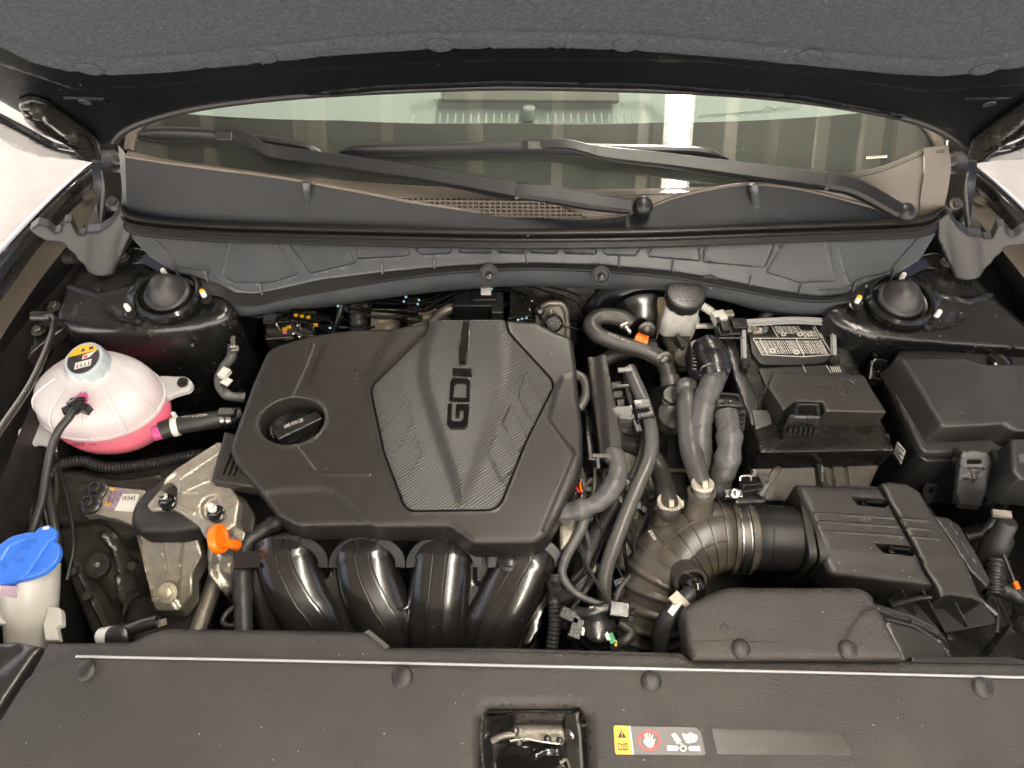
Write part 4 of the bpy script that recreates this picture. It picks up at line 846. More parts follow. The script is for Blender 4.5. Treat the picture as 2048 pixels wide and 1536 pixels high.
def disc(r, f0=-1, f1=1, n=40, lift=.0002):
    uv = [(r * math.cos(t), r * math.sin(t)) for t in np.linspace(0, 2 * math.pi, n)[:-1]]; uv = [(x, min(max(y, f0 * r), f1 * r)) for x, y in uv]
    return list(tp_.w(uv, lift)), [tuple(range(len(uv)))]
dc = O('warning_disc', disc(.0255), 'labelblack', cap, smooth=False)
th = [t for t in np.linspace(R(22), R(158), 18)]
def uvp(L, lift, m, par, nm): return O(nm, (list(tp_.w(L, lift)), [tuple(range(len(L)))]), m, par, smooth=False)
uvp([(.0255 * math.cos(t), .0255 * math.sin(t)) for t in th], .0006, 'yellow', cap, 'yellow_field')
uvp([(-.004, .0135), (.004, .0135), (0, .0205)], .001, 'labelblack', cap, 'warning_triangle')
uvp([(.009, .0135), (.017, .0135), (.016, .0185), (.010, .0185)], .001, 'labelblack', cap, 'book_symbol')
uvp([(-.014, -.016), (.012, -.016), (.014, -.004), (-.012, -.004)], .0006, 'print', cap, 'gauge_symbol')
for i in range(4): uvp([(-.010 + i * .006, -.014), (-.0075 + i * .006, -.014), (-.008 + i * .006, -.006)], .001, 'labelblack', cap, 'gauge_mark')
uvp([(-.002, -.001), (.010, .000), (.022, .010), (.012, .008), (.0, .007)], .0006, 'print', cap, 'hand_symbol'); uvp([(.001, .001), (.007, .001), (.007, .005), (.001, .005)], .001, 'red', cap, 'red_symbol')
# level marks, on the front of the lower shell
def tankpt(px, py, lift=.0012):
    d = ray(px, py); t = .8
    for _ in range(900):
        t += .001; p = CP + d * t; z = p[2] - Z0
        if z > -.043: continue
        s = np.interp(-z, [-q[1] for q in dn], [q[0] for q in dn]) + lift / .095
        if ((p[0] - ctc[0]) / (a * s)) ** 2 + ((p[1] - ctc[1]) / (b * s)) ** 2 < 1: return CP + d * (t - .0005)
    return CP + d * t
def tanktext(s, x0, x1, y, h):
    V, F = _t = text(apl, s, (0, 0), (10, 0), (0, -1)); V0, F0 = _txt[(s, 0, 0)]; xa, xb = V0[:, 0].min(), V0[:, 0].max()
    return [tankpt(x0 + (q[0] - xa) / (xb - xa) * (x1 - x0), y - q[1] / .7 * h - (q[0] - xa) * 1.0) for q in V0], F0
O('level_print', tanktext('MAX', 131, 158, 881, 7), 'ink', ct, smooth=False)
O('level_print', tanktext('MIN', 138, 168, 894, 8), 'ink', ct, smooth=False)
for x0, y0, x1, y1 in [(172, 874, 186, 873), (176, 882, 209, 880), (178, 890, 193, 889), (183, 872, 183, 866), (187, 882, 187, 890)]:
    q = [tankpt(x0, y0 - .6), tankpt(x1 + .8, y1 - .6), tankpt(x1 + .8, y1 + .8), tankpt(x0, y0 + .8)]; O('level_line', (q, [(0, 1, 2, 3)]), 'ink', ct, smooth=False)
nz = O('hose_nipple', tube([(190, 778, -.004), (178, 788, .006), (166, 798, .014), (155, 807, .019)], .0105, 16, rs=[1.6, 1.3, 1, .9]), 'pinkfilm', ct)
oh = T('overflow_hose', 'thin black hose hanging from the front of the coolant tank', 'hose', (150, 815, -.02))
O('hose', tube([(154, 808, .018), (140, 832, .020), (118, 860, .014), (102, 900, -.008), (92, 950, -.03), (84, 1000, -.05), (70, 1045, -.06), (58, 1080, -.07)], .0062, 14), 'rubber', oh)
O('spring_clip', J(lathe((152, 812, .018), [(.0125, -.007), (.0125, .007)], (-.5, -.8, .2), 18), box((134, 822, .018), (.010, .012, .010), 30), box((172, 818, .018), (.012, .012, .014), -20), box((156, 800, .026), (.022, .006, .006), 10)), 'darkgloss', oh, smooth=False)
oo = T('coolant_outlet_hose', 'thick black hose between the coolant tank and the engine cover', 'hose', (400, 850, -.1))
O('hose', tube([(322, 862, -.070), (352, 852, -.070), (395, 845, -.072), (440, 838, -.078), (480, 832, -.09)], .0150, 18), 'rubber', oo)
O('tank_nozzle', tube([(308, 868, -.070), (330, 862, -.070), (345, 856, -.070)], .0120, 16), 'pinkfilm', oo)
O('clamp', J(lathe((352, 853, -.070), [(.0165, -.005), (.0165, .005)], (1, .25, 0), 24), box((350, 832, -.055), (.006, .004, .02))), 'whiteplastic', oo)
cl = O('metal_clamp', J(*[lathe((x, 836, -.080), [(.0175, -.004), (.018, 0), (.0175, .004)], (1, .15, 0), 24) for x in (448, 462)], box((455, 826, -.06), (.026, .012, .012))), 'steel', oo)
O('hose_print', text(Plane((360, 845, -.056), (440, 836, -.058), (400, 830, -.058)), 'B740-18 <EPDM>', (364, 838), (415, 832), (364, 833), .0005), 'print', oo, smooth=False)

# prop rod
pr = T('hood_prop_rod', 'slim metal prop rod clamped to the inner fender by the coolant tank', 'prop rod', (95, 640, .0))
O('rod', tube([(92, 634, .045), (104, 634, .048), (108, 645, .052), (96, 690, .08), (60, 770, .12), (0, 860, .17), (-60, 950, .22)], .0048, 12), 'steeldark', pr)
O('sleeve', lathe((85, 632, .04), [(.0085, -.016), (.0085, .014), (.007, .016)], (1, 0, 0), 18), 'satin', pr)
O('mount_plate', relief(PH(.018, .01, 640), [(88, 602, 10), (130, 600, 12), (142, 625, 10), (130, 655, 16), (80, 690, 10), (52, 718, 6), (66, 650)], r=.004, skirt=.02, step=.008, rc=8), 'gloss', pr)
for x, y in [(107, 612), (76, 660)]: hexbolt(pr, x, y, .024, .0075, 'steeldark')

# washer filler
wf = T('washer_filler', 'white washer filler neck with a bright blue flip cap', 'washer filler', (60, 1200, -.1))
wpl = Plane((10, 1120, -.010), (110, 1110, -.010), (60, 1060, -.004))
cp_ = O('flip_cap', relief(wpl, [(-16, 1118), (-8, 1093), (20, 1072), (60, 1062), (95, 1070), (117, 1086), (121, 1102), (112, 1125), (85, 1147), (45, 1160), (10, 1164), (-16, 1160)], r=.003, skirt=.009, step=.0035, rc=14, feats=[('area', [(0, 1120), (18, 1090), (60, 1076), (100, 1082), (108, 1100), (95, 1125), (60, 1145), (20, 1150)], -.002, .003)]), 'capblue', wf)
wpb = Plane((10, 1120, -.0085), (110, 1110, -.0085), (60, 1060, -.0025))
O('lift_bar', relief(wpb, [(70, 1062, 4), (78, 1054, 3), (96, 1049, 3), (113, 1060, 4), (111, 1077, 4), (98, 1082), (56, 1146), (24, 1169, 4), (-4, 1169, 4), (-6, 1158)], r=.0025, skirt=.007, step=.0035, rc=4), 'capblue', wf)
O('bar_slot', box((92, 1056, .0015), (.008, .004, .002), 10), 'whiteplastic', wf, smooth=False)
for i, t_ in enumerate(['WASHER', 'FLUID', 'ONLY']): O('cap_lettering', text(wpl, t_, (46 - i * 8, 1088 + i * 13 + (12 if i == 2 else 0)), (74 - i * 10, 1085 + i * 13 + (12 if i == 2 else 0)), (47 - i * 8, 1082 + i * 13 + (12 if i == 2 else 0)), .0022, .0006), 'capblue', cp_, smooth=False)
O('filler_neck', tube([(55, 1140, -.050), (57, 1160, -.058), (60, 1210, -.075), (60, 1260, -.105), (60, 1340, -.15)], .040, 28, rs=[1.05, .95, .84, .80, .80]), 'milky', wf)
O('side_flap', relief(PH(-.06, -.02, 1230), [(95, 1212, 8), (122, 1214, 10), (124, 1250, 8), (112, 1252), (118, 1280), (90, 1280), (85, 1250)], r=.002, skirt=.012, step=.006, rc=4), 'milky', wf)
O('side_flap', relief(PH(-.06, -.02, 1230), [(-30, 1216), (20, 1212), (26, 1246), (-30, 1248)], r=.002, skirt=.012, step=.006, rc=4), 'milky', wf)
O('worn_sticker', flat(Plane((2, 1180, -.015), (36, 1182, -.015), (18, 1205, -.03)), [(2, 1170), (35, 1172), (36, 1196), (4, 1190)], .001), 'labelpink', wf, smooth=False)

# lower left: frame rail, wheel housing
fr = T('frame_rail', 'dark pressed steel frame rail below the coolant tank', 'frame rail', (200, 1100, -.3))
O('upper_shelf', relief(PH(-.15, 0, 950), [(50, 905, 20), (90, 930), (220, 940), (420, 905), (430, 960), (330, 990), (120, 985), (60, 960)], r=.010, skirt=.05, step=.012, rc=12, feats=[('line', [(60, 940), (240, 968), (320, 955)], .02, .008)]), 'railpaint', fr)
O('gusset', relief(PH(-.16, .02, 1050), [(100, 950), (300, 990), (310, 1060), (240, 1080), (200, 1040), (110, 1050)], r=.01, skirt=.06, step=.012, rc=15), 'railpaint', fr)
O('rail', relief(Plane((130, 1100, -.20), (300, 1100, -.20), (220, 1200, -.26)), [(110, 1060), (190, 1045), (235, 1060), (300, 1260), (330, 1300), (190, 1300), (120, 1120)], r=.012, skirt=.08, step=.010, rc=14, feats=[('cyl', [(215, 1150), (240, 1190)], .04, .010), ('line', [(150, 1120), (230, 1290)], .012, .008), ('line', [(210, 1070), (235, 1100), (255, 1200)], .02, .010)]), 'railpaint', fr)
O('side_web', relief(Plane((230, 1100, -.22), (300, 1100, -.22), (270, 1200, -.27)), [(236, 1060), (290, 1060), (330, 1200), (300, 1260), (270, 1200)], r=.01, skirt=.05, step=.012, rc=10), 'railpaint', fr)
for x, y in [(145, 1142), (174, 1192), (264, 1132)]: O('rivet', lathe((x, y, -.195), [(.008, -.01), (.007, .003), (.001, .004)], (0, -.3, 1), 14), 'railpaint', fr)
O('grommet', lathe((195, 1130, -.185), [(.020, -.01), (.020, .002), (.012, .003), (.007, .001), (.001, .001)], (0, -.3, 1), 24), 'rubber', fr)
O('grommet_pin', lathe((195, 1130, -.183), [(.005, 0), (.004, .003), (.0005, .0035)], (0, -.3, 1), 14), 'aludark', fr)
O('wheel_cover', relief(PH(-.24, 0, 1220), [(245, 1240, 8), (260, 1190, 14), (300, 1180), (400, 1160), (420, 1200), (380, 1300), (250, 1300)], r=.012, skirt=.06, step=.012, rc=12), 'rubber', fr)
O('torn_flap', loft([[(245, 1230, -.20), (252, 1200, -.19), (282, 1168, -.185)], [(242, 1236, -.20), (262, 1202, -.20), (278, 1175, -.20)]], 12), 'dusty', fr)
ct2 = T('corrugated_wire_tube', 'black corrugated wiring tube under the coolant tank', 'wiring tube', (300, 930, -.14))
O('tube', tube([(100, 950, -.125), (125, 928, -.12), (165, 922, -.12), (215, 935, -.125), (300, 928, -.125), (380, 912, -.125), (440, 905, -.13)], .0085, 12, rib=(.0055, .14)), 'rubber', ct2)
cv = T('corner_connector', 'black round connector with white taped wire in the lower left corner', 'connector', (245, 1265, -.1))
O('body', J(lathe((238, 1272, -.05), [(.016, -.012), (.016, .008), (.012, .011), (.001, .011)], (0, -.5, 1), 20), tube([(250, 1262, -.05), (285, 1250, -.045), (315, 1243, -.045)], .009, 12)), 'satin', cv)
O('white_tape', tube([(202, 1272, -.058), (214, 1272, -.055), (228, 1270, -.052)], .0125, 14, rs=[.9, 1, 1]), 'whiteplastic', cv)
O('terminal', box((325, 1246, -.045), (.012, .010, .004), 20), 'steel', cv)
sb = T('steering_bar', 'bare grey tube running down beside the engine mount leg', 'tube', (415, 1200, -.25))
O('tube', tube([(440, 1130, -.20), (420, 1190, -.21), (395, 1260, -.22), (380, 1310, -.23)], .0135, 16), 'aludark', sb)
hl = T('side_harness', 'black taped wiring harness left of the intake manifold', 'wiring harness', (480, 1150, -.15))
O('taped_bundle', tube([(560, 1040, -.09), (520, 1065, -.095), (492, 1090, -.095), (484, 1140, -.10), (486, 1210, -.11), (488, 1290, -.12)], .0135, 14, wob=.25), 'rubber', hl)
O('bracket', box((496, 1120, -.078), (.038, .026, .006), 2), 'satin', hl, bevel=.001)
O('loop', tube([(482, 1205, -.12), (455, 1225, -.12), (446, 1245, -.12), (465, 1252, -.12), (482, 1235, -.12)], .004, 10), 'rubber', hl)

# ================================================================== RADIATOR COVER
rc_ = T('radiator_cover', 'wide grained plastic cover across the front of the engine bay', 'radiator cover', (1024, 1400, -.03))
rp = Plane((400, 1400, 0), (1600, 1415, 0), (1000, 1250, .004))
ro = [(92, 1284), (262, 1281), (296, 1264), (328, 1255), (560, 1257), (736, 1261), (775, 1293), (1000, 1292), (1363, 1303), (1385, 1318), (1820, 1318), (2010, 1320), (2160, 1336), (2170, 1720), (-80, 1720), (-80, 1545), (0, 1437), (60, 1342)]
lh = [(960, 1434), (978, 1413), (1157, 1413), (1174, 1430), (1186, 1800), (954, 1800)]
O('cover_body', relief(rp, ro[:13] + [(2175, 1690), (1186, 1680), (1174, 1430, 4), (1157, 1413, 4), (978, 1413, 4), (960, 1434, 4), (953, 1670), (-80, 1690)] + ro[15:], r=.010, skirt=.018, step=.0085, rc=5, feats=[
    ('area', [(150, 1312), (2200, 1356), (2200, 1900), (-200, 1900), (-80, 1420)], .004, .004), ('area', [(945, 1700), (948, 1424), (972, 1399), (1164, 1400), (1188, 1424), (1198, 1700)], -.003, .006),
    ('area', [(780, 1296), (1360, 1307), (1380, 1320), (1380, 1312), (1000, 1302)], -.002, .003)]), 'grain', rc_)
O('seam_highlight', tube([(152, 1313, .006), (600, 1322, .0062), (1100, 1333, .0062), (1600, 1344, .0062), (2120, 1357, .006)], .0019, 8), 'seamshine', rc_)  # pale strip painting the highlight along the stepped edge
O('seam_lip', tube([(152, 1317, .0055), (600, 1326, .0058), (1100, 1337, .0058), (1600, 1348, .0058), (2120, 1361, .0055)], .0011, 8), 'satin', rc_)
O('edge_chamfer', prism(Plane((732, 1262, .0012), (778, 1296, .0012), (760, 1270, .003)), [(738, 1259), (779, 1292), (768, 1300), (728, 1265)], .006), 'hosegrey', rc_)
for x, y in [(172, 1340), (805, 1354), (1302, 1363), (1965, 1374)]: clipfast(rc_, x, y, .006, 19, 'grain2')
# warning label
rq = Plane((400, 1400, .0046), (1600, 1415, .0046), (1000, 1250, .0086))
wl = O('warning_label', flat(rq, [(1229, 1452), (1392, 1455), (1402, 1464), (1411, 1508), (1405, 1511), (1236, 1509), (1232, 1504)], .0004), 'labelgrey', rc_, smooth=False)
L_ = lambda nm, P, m, k=.0009: O(nm, flat(rq, P, k), m, wl, smooth=False)
L_('yellow_field', [(1227, 1454), (1230, 1451), (1258, 1452), (1266, 1509), (1233, 1509), (1230, 1505)], 'yellow'); L_('white_edge', [(1257.5, 1452), (1260.5, 1452), (1268, 1509), (1264.5, 1509)], 'print', .0012)
L_('triangle', [(1243, 1459.5), (1252.5, 1476), (1235, 1475.5)], 'ink', .0012); L_('exclamation', [(1242.4, 1464), (1244.6, 1464), (1244.2, 1471), (1243, 1471)], 'yellow', .0014); L_('exclamation', [(1242.8, 1472.2), (1244.6, 1472.2), (1244.6, 1474), (1242.8, 1474)], 'yellow', .0014)
def ringp(cx, cy, r, w_, n=36, sq=.93):
    P = [(cx + r * math.cos(t), cy + r * sq * math.sin(t)) for t in np.linspace(0, 2 * math.pi, n + 1)[:-1]]; Q = [(cx + (r - w_) * math.cos(t), cy + (r - w_) * sq * math.sin(t)) for t in np.linspace(0, 2 * math.pi, n + 1)[:-1]]
    A = list(rq.w(rq.px(P), .0012)); B = list(rq.w(rq.px(Q), .0012)); return A + B, [(i, (i + 1) % n, n + (i + 1) % n, n + i) for i in range(n)]
for P in ([(1235, 1486), (1243.5, 1488), (1244.8, 1501), (1236, 1500)], [(1244.8, 1488), (1254, 1486), (1256, 1500), (1246, 1501)]):
    L_('book_page', P, 'ink', .0012); c = np.mean(P, 0); L_('book_page_inside', [tuple(c + (np.array(p) - c) * .68) for p in P], 'yellow', .0014)
L_('letter_i', [(1249.5, 1489), (1251.5, 1489), (1250.3, 1498), (1248.5, 1498)], 'ink', .0016)
O('red_ring', ringp(1298, 1481, 22.5, 4), 'red', wl, smooth=False)
L_('red_slash', [(1280, 1469), (1283, 1466), (1291, 1474), (1289, 1477)], 'red', .0012); L_('red_slash', [(1306, 1489), (1309, 1487), (1316, 1494), (1313, 1497)], 'red', .0012)
L_('hand_palm', [(1290, 1480), (1305, 1479), (1308, 1487), (1305, 1495), (1296, 1495), (1289, 1488), (1286, 1481)], 'print', .0012)
for a_, b_ in [((1291, 1481), (1289.5, 1468)), ((1294.6, 1480), (1294.2, 1466)), ((1298.6, 1480), (1299.2, 1466.5)), ((1302.8, 1480.5), (1304.8, 1469.5)), ((1306, 1487), (1309.5, 1478))]: L_('hand_finger', [(a_[0] - 1.7, a_[1]), (b_[0] - 1.3, b_[1]), (b_[0] + 1.3, b_[1]), (a_[0] + 1.7, a_[1])], 'print', .0012)
L_('fan_blade', [(1333, 1491), (1354, 1492), (1357, 1497), (1354, 1502), (1335, 1501.5)], 'print', .0012); L_('fan_blade', [(1376, 1497), (1379, 1492.5), (1399, 1492), (1400.5, 1502.5), (1379, 1502)], 'print', .0012)
L_('fan_blade', [(1342, 1469), (1350, 1465.5), (1362, 1481), (1360, 1486), (1354.5, 1489), (1351, 1484)], 'print', .0012); O('fan_hub', ringp(1366, 1497, 7.5, 3, 8), 'print', wl, smooth=False)
L_('fan_spoke', [(1360, 1487), (1362.5, 1486), (1366, 1490), (1363, 1491)], 'print', .0012)
L_('hand_wrist', [(1372, 1470), (1380, 1465), (1394, 1471), (1395, 1477), (1391, 1484), (1376, 1487), (1370, 1484)], 'print', .0012)
for i in range(4): L_('hand_finger', [(1364 + i * 1.2 - (i % 2), 1466 + i * 3.2), (1373, 1469 + i * 3.6), (1374, 1472 + i * 3.6), (1363.5 + i * 1.1, 1468.5 + i * 3.2)], 'print', .0012)
O('blank_label', relief(rq, [(1422, 1457, 4), (1690, 1462, 7), (1710, 1511, 5), (1434, 1509, 5)], r=.0003, skirt=.0008, step=.01, rc=2), 'tapeclear', rc_)
# trim beside the cover
ft = T('front_corner_trim', 'black trim piece left of the radiator cover', 'trim', (30, 1350, -.02))
O('trim', relief(PH(-.004, 0, 1350), [(-120, 1300), (-20, 1284), (30, 1282), (82, 1292), (50, 1338), (-8, 1425), (-90, 1530), (-140, 1530)], r=.008, skirt=.04, step=.01, rc=6, feats=[('line', [(-90, 1420), (-10, 1340), (40, 1300)], .02, -.003)]), 'satin', ft)

# hood latch
hl = T('hood_latch', 'greasy black hood latch with riveted steel brackets in the front opening', 'latch', (1066, 1490, -.09))
O('back_wall', loft([[(962, 1436, -.014), (1070, 1420, -.014), (1172, 1432, -.014)], [(962, 1446, -.05), (1070, 1440, -.05), (1172, 1444, -.05)], [(962, 1520, -.16), (1070, 1520, -.16), (1180, 1520, -.16)]], 16), 'darkgloss', hl)
O('recess_floor', flat(PH(-.11, 0, 1500), [(900, 1380), (1240, 1380), (1260, 1640), (880, 1640)], 0), 'dark', hl, smooth=False)
O('upper_rail', tube([(975, 1424, -.018), (1070, 1421, -.018), (1160, 1424, -.018)], .003, 8), 'gloss', hl)
for x0, m_, sgn in ((972, 'darkgloss', 1), (1140, 'steeldark', -1)):
    pl = FP(W(x0 + 2, 1480, -.05), (sgn * .75, -.55, .35), (0, .2, 1))
    w_ = 18 if sgn > 0 else 26
    bp = O('bracket', relief(pl, [(x0 - w_ * .4, 1430, 6), (x0 + w_ * .5, 1424, 6), (x0 + w_ * .7, 1470), (x0 + w_ * .9, 1540), (x0 - w_ * .3, 1545), (x0 - w_ * .5, 1480)], r=.0015, skirt=.004, step=.006, rc=4, down=-pl.n), m_, hl)
    O('rivet', lathe((x0 + (-2 if sgn > 0 else 2), 1467, -.045), [(.0075, -.004), (.0075, .002), (.005, .004), (.0005, .0045)], pl.n, 18), 'steel', bp)
O('spring_roll', J(lathe((1080, 1465, -.07), [(.012, -.033), (.012, .033)], (1, .0, 0), 24)), 'aludark', hl)
O('cover_plate', relief(Plane((1010, 1490, -.045), (1120, 1490, -.045), (1060, 1470, -.05)), [(1014, 1486, 6), (1060, 1480), (1120, 1484, 6), (1128, 1510, 8), (1110, 1540), (1000, 1560), (990, 1520, 8)], holes=[[(1045, 1496), (1062, 1494), (1064, 1506), (1044, 1508)]], r=.0025, skirt=.008, step=.005, rc=4, feats=[('line', [(1070, 1512), (1095, 1500), (1115, 1500)], .010, .004)]), 'gloss', hl)
O('claw', relief(PH(-.04, 0, 1500), [(985, 1530, 6), (1020, 1512), (1060, 1520), (1110, 1508, 8), (1140, 1530, 8), (1130, 1600), (980, 1600)], r=.003, skirt=.01, step=.005, rc=6, feats=[('line', [(1000, 1536), (1050, 1528), (1100, 1530)], .008, .004)]), 'gloss', hl)
O('strap', tube([(984, 1482, -.05), (1005, 1472, -.045), (1030, 1468, -.045)], .004, 8), 'aludark', hl)
for x, y, r in [(1030, 1462, .006), (1120, 1482, .005), (1038, 1484, .005), (1095, 1478, .005), (1165, 1442, .007)]: O('pin', lathe((x, y, -.045), [(r, -.01), (r, .002), (r * .6, .004), (.0004, .0045)], (0, -.2, 1), 14), 'steeldark', hl)
O('bright_edge', tube([(1020, 1482, -.040), (1050, 1478, -.040), (1085, 1484, -.040), (1120, 1488, -.040)], .0014, 6), 'steel', hl)
O('link', tube([(990, 1528, -.032), (992, 1540, -.03), (1000, 1560, -.03)], .002, 6), 'steel', hl); O('link', tube([(1120, 1525, -.032), (1134, 1520, -.03), (1142, 1545, -.03)], .002, 6), 'steel', hl)

# ================================================================== AIR INTAKE
sc_ = T('intake_duct_cover', 'grained plastic air duct cover with two round clips behind the radiator cover', 'duct cover', (1580, 1250, -.04))
sp = PH(.022, .012, 1250)
O('cover', relief(sp, [(1366, 1216, 8), (1384, 1204), (1438, 1178, 10), (1465, 1172, 8), (1722, 1172, 14), (1748, 1188, 8), (1757, 1214), (1811, 1318, 4), (1388, 1318, 6), (1378, 1290)], r=.010, skirt=.045, step=.008, rc=5, feats=[
    ('area', [(1682, 1292), (1700, 1258), (1722, 1226), (1740, 1218), (1770, 1218), (1830, 1330), (1700, 1330)], .004, .006), ('line', [(1398, 1280), (1560, 1282)], .003, -.001)]), 'grain', sc_)
sp2 = PH(.0228, .012, 1250)
O('arrow_mark', relief(sp2, [(1437, 1256), (1448, 1243), (1458, 1254), (1455, 1255), (1458, 1262), (1444, 1262), (1441, 1256)], r=.0008, skirt=.003, step=.005, rc=0), 'ink', sc_)
for L in ([(1433, 1248), (1432, 1256), (1434, 1262)], [(1463, 1248), (1471, 1254), (1473, 1260)], [(1433, 1248), (1438, 1248)]): O('bracket_mark', tube([(x, y, .0232) for x, y in L], .0009, 6), 'satin', sc_)
for x, y in [(1482, 1297), (1696, 1298)]: clipfast(sc_, x, y, .021, 17, 'grain2')
dc_ = T('intake_duct', 'curved black plastic air duct running under the filter box', 'duct', (1830, 1270, -.05))
O('duct', relief(PH(-.012, .01, 1260), [(1740, 1200), (1758, 1205), (1830, 1226), (1870, 1245, 20), (1900, 1275, 14), (1912, 1330), (1800, 1330)], r=.009, skirt=.08, step=.007, rc=8, feats=[('line', [(1765, 1236), (1830, 1252), (1885, 1285), (1905, 1320)], .008, -.004), ('line', [(1766, 1230), (1835, 1246), (1888, 1278), (1910, 1315)], .004, .002)]), 'satin', dc_)
for x, y in [(1772, 1224), (1834, 1246)]: O('latch_tab', box((x, y, -.004), (.016, .006, .004), -20), 'satin', dc_, bevel=.001)

ab = T('air_filter_box', 'matt black air filter box with two clip windows and three grooves', 'air filter box', (1760, 1080, -.15))
ap = Plane((1600, 1100, -.018), (1860, 1100, -.018), (1700, 980, -.010))
O('lid', relief(ap, [(1590, 966, 8), (1760, 974), (1776, 998), (1786, 1017), (1827, 1091), (1839, 1113), (1874, 1170, 3), (1664, 1147, 8), (1655, 1132, 8), (1619, 1030, 8), (1604, 1000)], holes=[[(1702, 993), (1774, 998), (1779, 1006), (1772, 1015), (1716, 1010)], [(1748, 1086), (1826, 1092), (1831, 1100), (1828, 1112), (1768, 1106)]], r=.009, hr=.001, skirt=.075, step=.0065, rc=2, feats=[
    ('line', [(1632, 1026), (1700, 1031), (1788, 1036)], .0045, .0022), ('line', [(1638, 1043), (1700, 1047), (1798, 1054)], .0045, .0022), ('line', [(1645, 1062), (1710, 1066), (1808, 1073)], .0045, .0022), ('area', [(1640, 1110), (1860, 1128), (1890, 1190), (1640, 1170)], -.006, .02)]), 'cover', ab)
O('window_floor', flat(PH(-.05, 0, 1050), [(1680, 970), (1790, 975), (1850, 1130), (1740, 1120)], 0), 'ink', ab, smooth=False)
ap2 = Plane((1600, 1100, -.019), (1860, 1100, -.019), (1700, 980, -.011))
O('lid_side', relief(ap2, [(1763, 966), (1778, 963), (1814, 967, 5), (1840, 982, 8), (1866, 1028), (1905, 1085), (1945, 1140, 8), (1972, 1204, 4), (1948, 1194), (1902, 1188), (1886, 1193), (1876, 1168), (1841, 1113), (1834, 1098), (1829, 1090), (1789, 1017), (1781, 1004), (1778, 998)], r=.004, skirt=.075, step=.0065, rc=3, feats=[
    ('line', [(1798, 1037), (1856, 1042)], .0045, .002), ('line', [(1808, 1055), (1864, 1060)], .0045, .002), ('line', [(1820, 1073), (1876, 1078)], .0045, .002), ('area', [(1850, 1125), (1990, 1130), (1990, 1250), (1870, 1200)], -.006, .02)]), 'cover', ab)
for x, y in [(1745, 1006), (1799, 1100)]:
    O('clip', J(box((x, y, -.022), (.024, .004, .010), -4), box((x + 2, y - 7, -.024), (.024, .003, .008), -4), tube([(x - 16, y - 8, -.022), (x - 20, y, -.02), (x - 12, y + 5, -.02)], .0022, 8)), 'gloss', ab, smooth=False)
# open skirt with fins below the lid
fl = Plane((1700, 1200, -.075), (1900, 1200, -.075), (1800, 1150, -.07))
O('lower_flange', relief(Plane((1760, 1215, -.085), (1890, 1262, -.085), (1950, 1180, -.085)), [(1690, 1192), (1760, 1200), (1870, 1180), (1965, 1200), (1992, 1240, 4), (1990, 1248, 4), (1892, 1266, 4), (1884, 1262)], r=.002, skirt=.01, step=.008, rc=3), 'satin', ab)
for (x0, y0, x1, y1) in [(1768, 1190, 1784, 1215), (1801, 1177, 1832, 1228), (1837, 1166, 1890, 1264), (1902, 1190, 1935, 1252)]:
    P0 = W(x0, y0, -.045); P1 = W(x1, y1, -.078); O('fin', ([P0, P1, P1 + (0, 0, -.03), P0 + (0, 0, -.04), P0 + (.002, 0, 0), P1 + (.002, 0, 0), P1 + (.002, 0, -.03), P0 + (.002, 0, -.04)], [(0, 1, 2, 3), (4, 5, 6, 7), (0, 1, 5, 4), (2, 3, 7, 6), (1, 2, 6, 5), (0, 3, 7, 4)]), 'satin', ab, smooth=False)
O('cross_rib', tube([(1782, 1212, -.06), (1830, 1198, -.058), (1886, 1192, -.052)], .004, 8), 'satin', ab)
O('lower_box', relief(PH(-.09, .0, 1050), [(1600, 990), (1760, 985), (1860, 1010), (1940, 1130), (1930, 1180), (1640, 1190)], r=.004, skirt=.12, step=.015, rc=6), 'satin', ab)
O('side_step', relief(Plane((1880, 1060, -.035), (1940, 1120, -.038), (1920, 1040, -.04)), [(1866, 1030), (1896, 1034, 6), (1920, 1050), (1955, 1110), (1982, 1160, 6), (1976, 1175), (1940, 1140), (1905, 1085)], r=.003, skirt=.06, step=.007, rc=4, feats=[('line', [(1902, 1048), (1960, 1140)], .004, -.002)]), 'cover', ab)

# air hose with mass flow tube
ah = T('air_intake_hose', 'dusty black ribbed rubber air hose bending down from the filter box', 'air hose', (1400, 1150, -.2))
mt = T('air_flow_meter', 'black cylinder with square flange between the air hose and the filter box', 'air flow meter', (1550, 1070, -.1))
ax = W(1500, 1074, -.072); bx_ = W(1600, 1078, -.072); d_ = (bx_ - ax) / np.linalg.norm(bx_ - ax)
O('cylinder', lathe(list(ax) + [0], [(.049, -.012), (.049, -.002), (.0485, 0), (.0485, .020), (.0497, .021), (.0497, .023), (.0485, .024), (.0485, .075), (.052, .078)], d_, 48), 'satin', mt)
fpn = FP(bx_ + d_ * .002, -d_, (0, 0, 1))
def sqr(h, r): return [(sx * h, sy * h) for sx, sy in ((1, 1), (-1, 1), (-1, -1), (1, -1))]
def roundsq(h, r, n=6):
    out = []
    for k, (sx, sy) in enumerate(((1, 1), (-1, 1), (-1, -1), (1, -1))):
        for j in range(n + 1):
            a_ = R(90 * k + 90 * j / n); out.append((sx * (h - r) + r * math.cos(a_), sy * (h - r) + r * math.sin(a_)))
    return out
def plate_along(o_, d, prof, t0, t1, rot=0):
    s_ = np.cross(d, (0, 0, 1.)); s_ /= np.linalg.norm(s_); b_ = np.cross(s_, d); c_, k_ = math.cos(rot), math.sin(rot)
    A = [o_ + d * t0 + s_ * (x * c_ - y * k_) + b_ * (x * k_ + y * c_) for x, y in prof]; B = [p + d * (t1 - t0) for p in A]; n = len(A)
    return A + B, [tuple(range(n)), tuple(range(2 * n - 1, n - 1, -1))] + [(i, i + n, (i + 1) % n + n, (i + 1) % n) for i in range(n)]
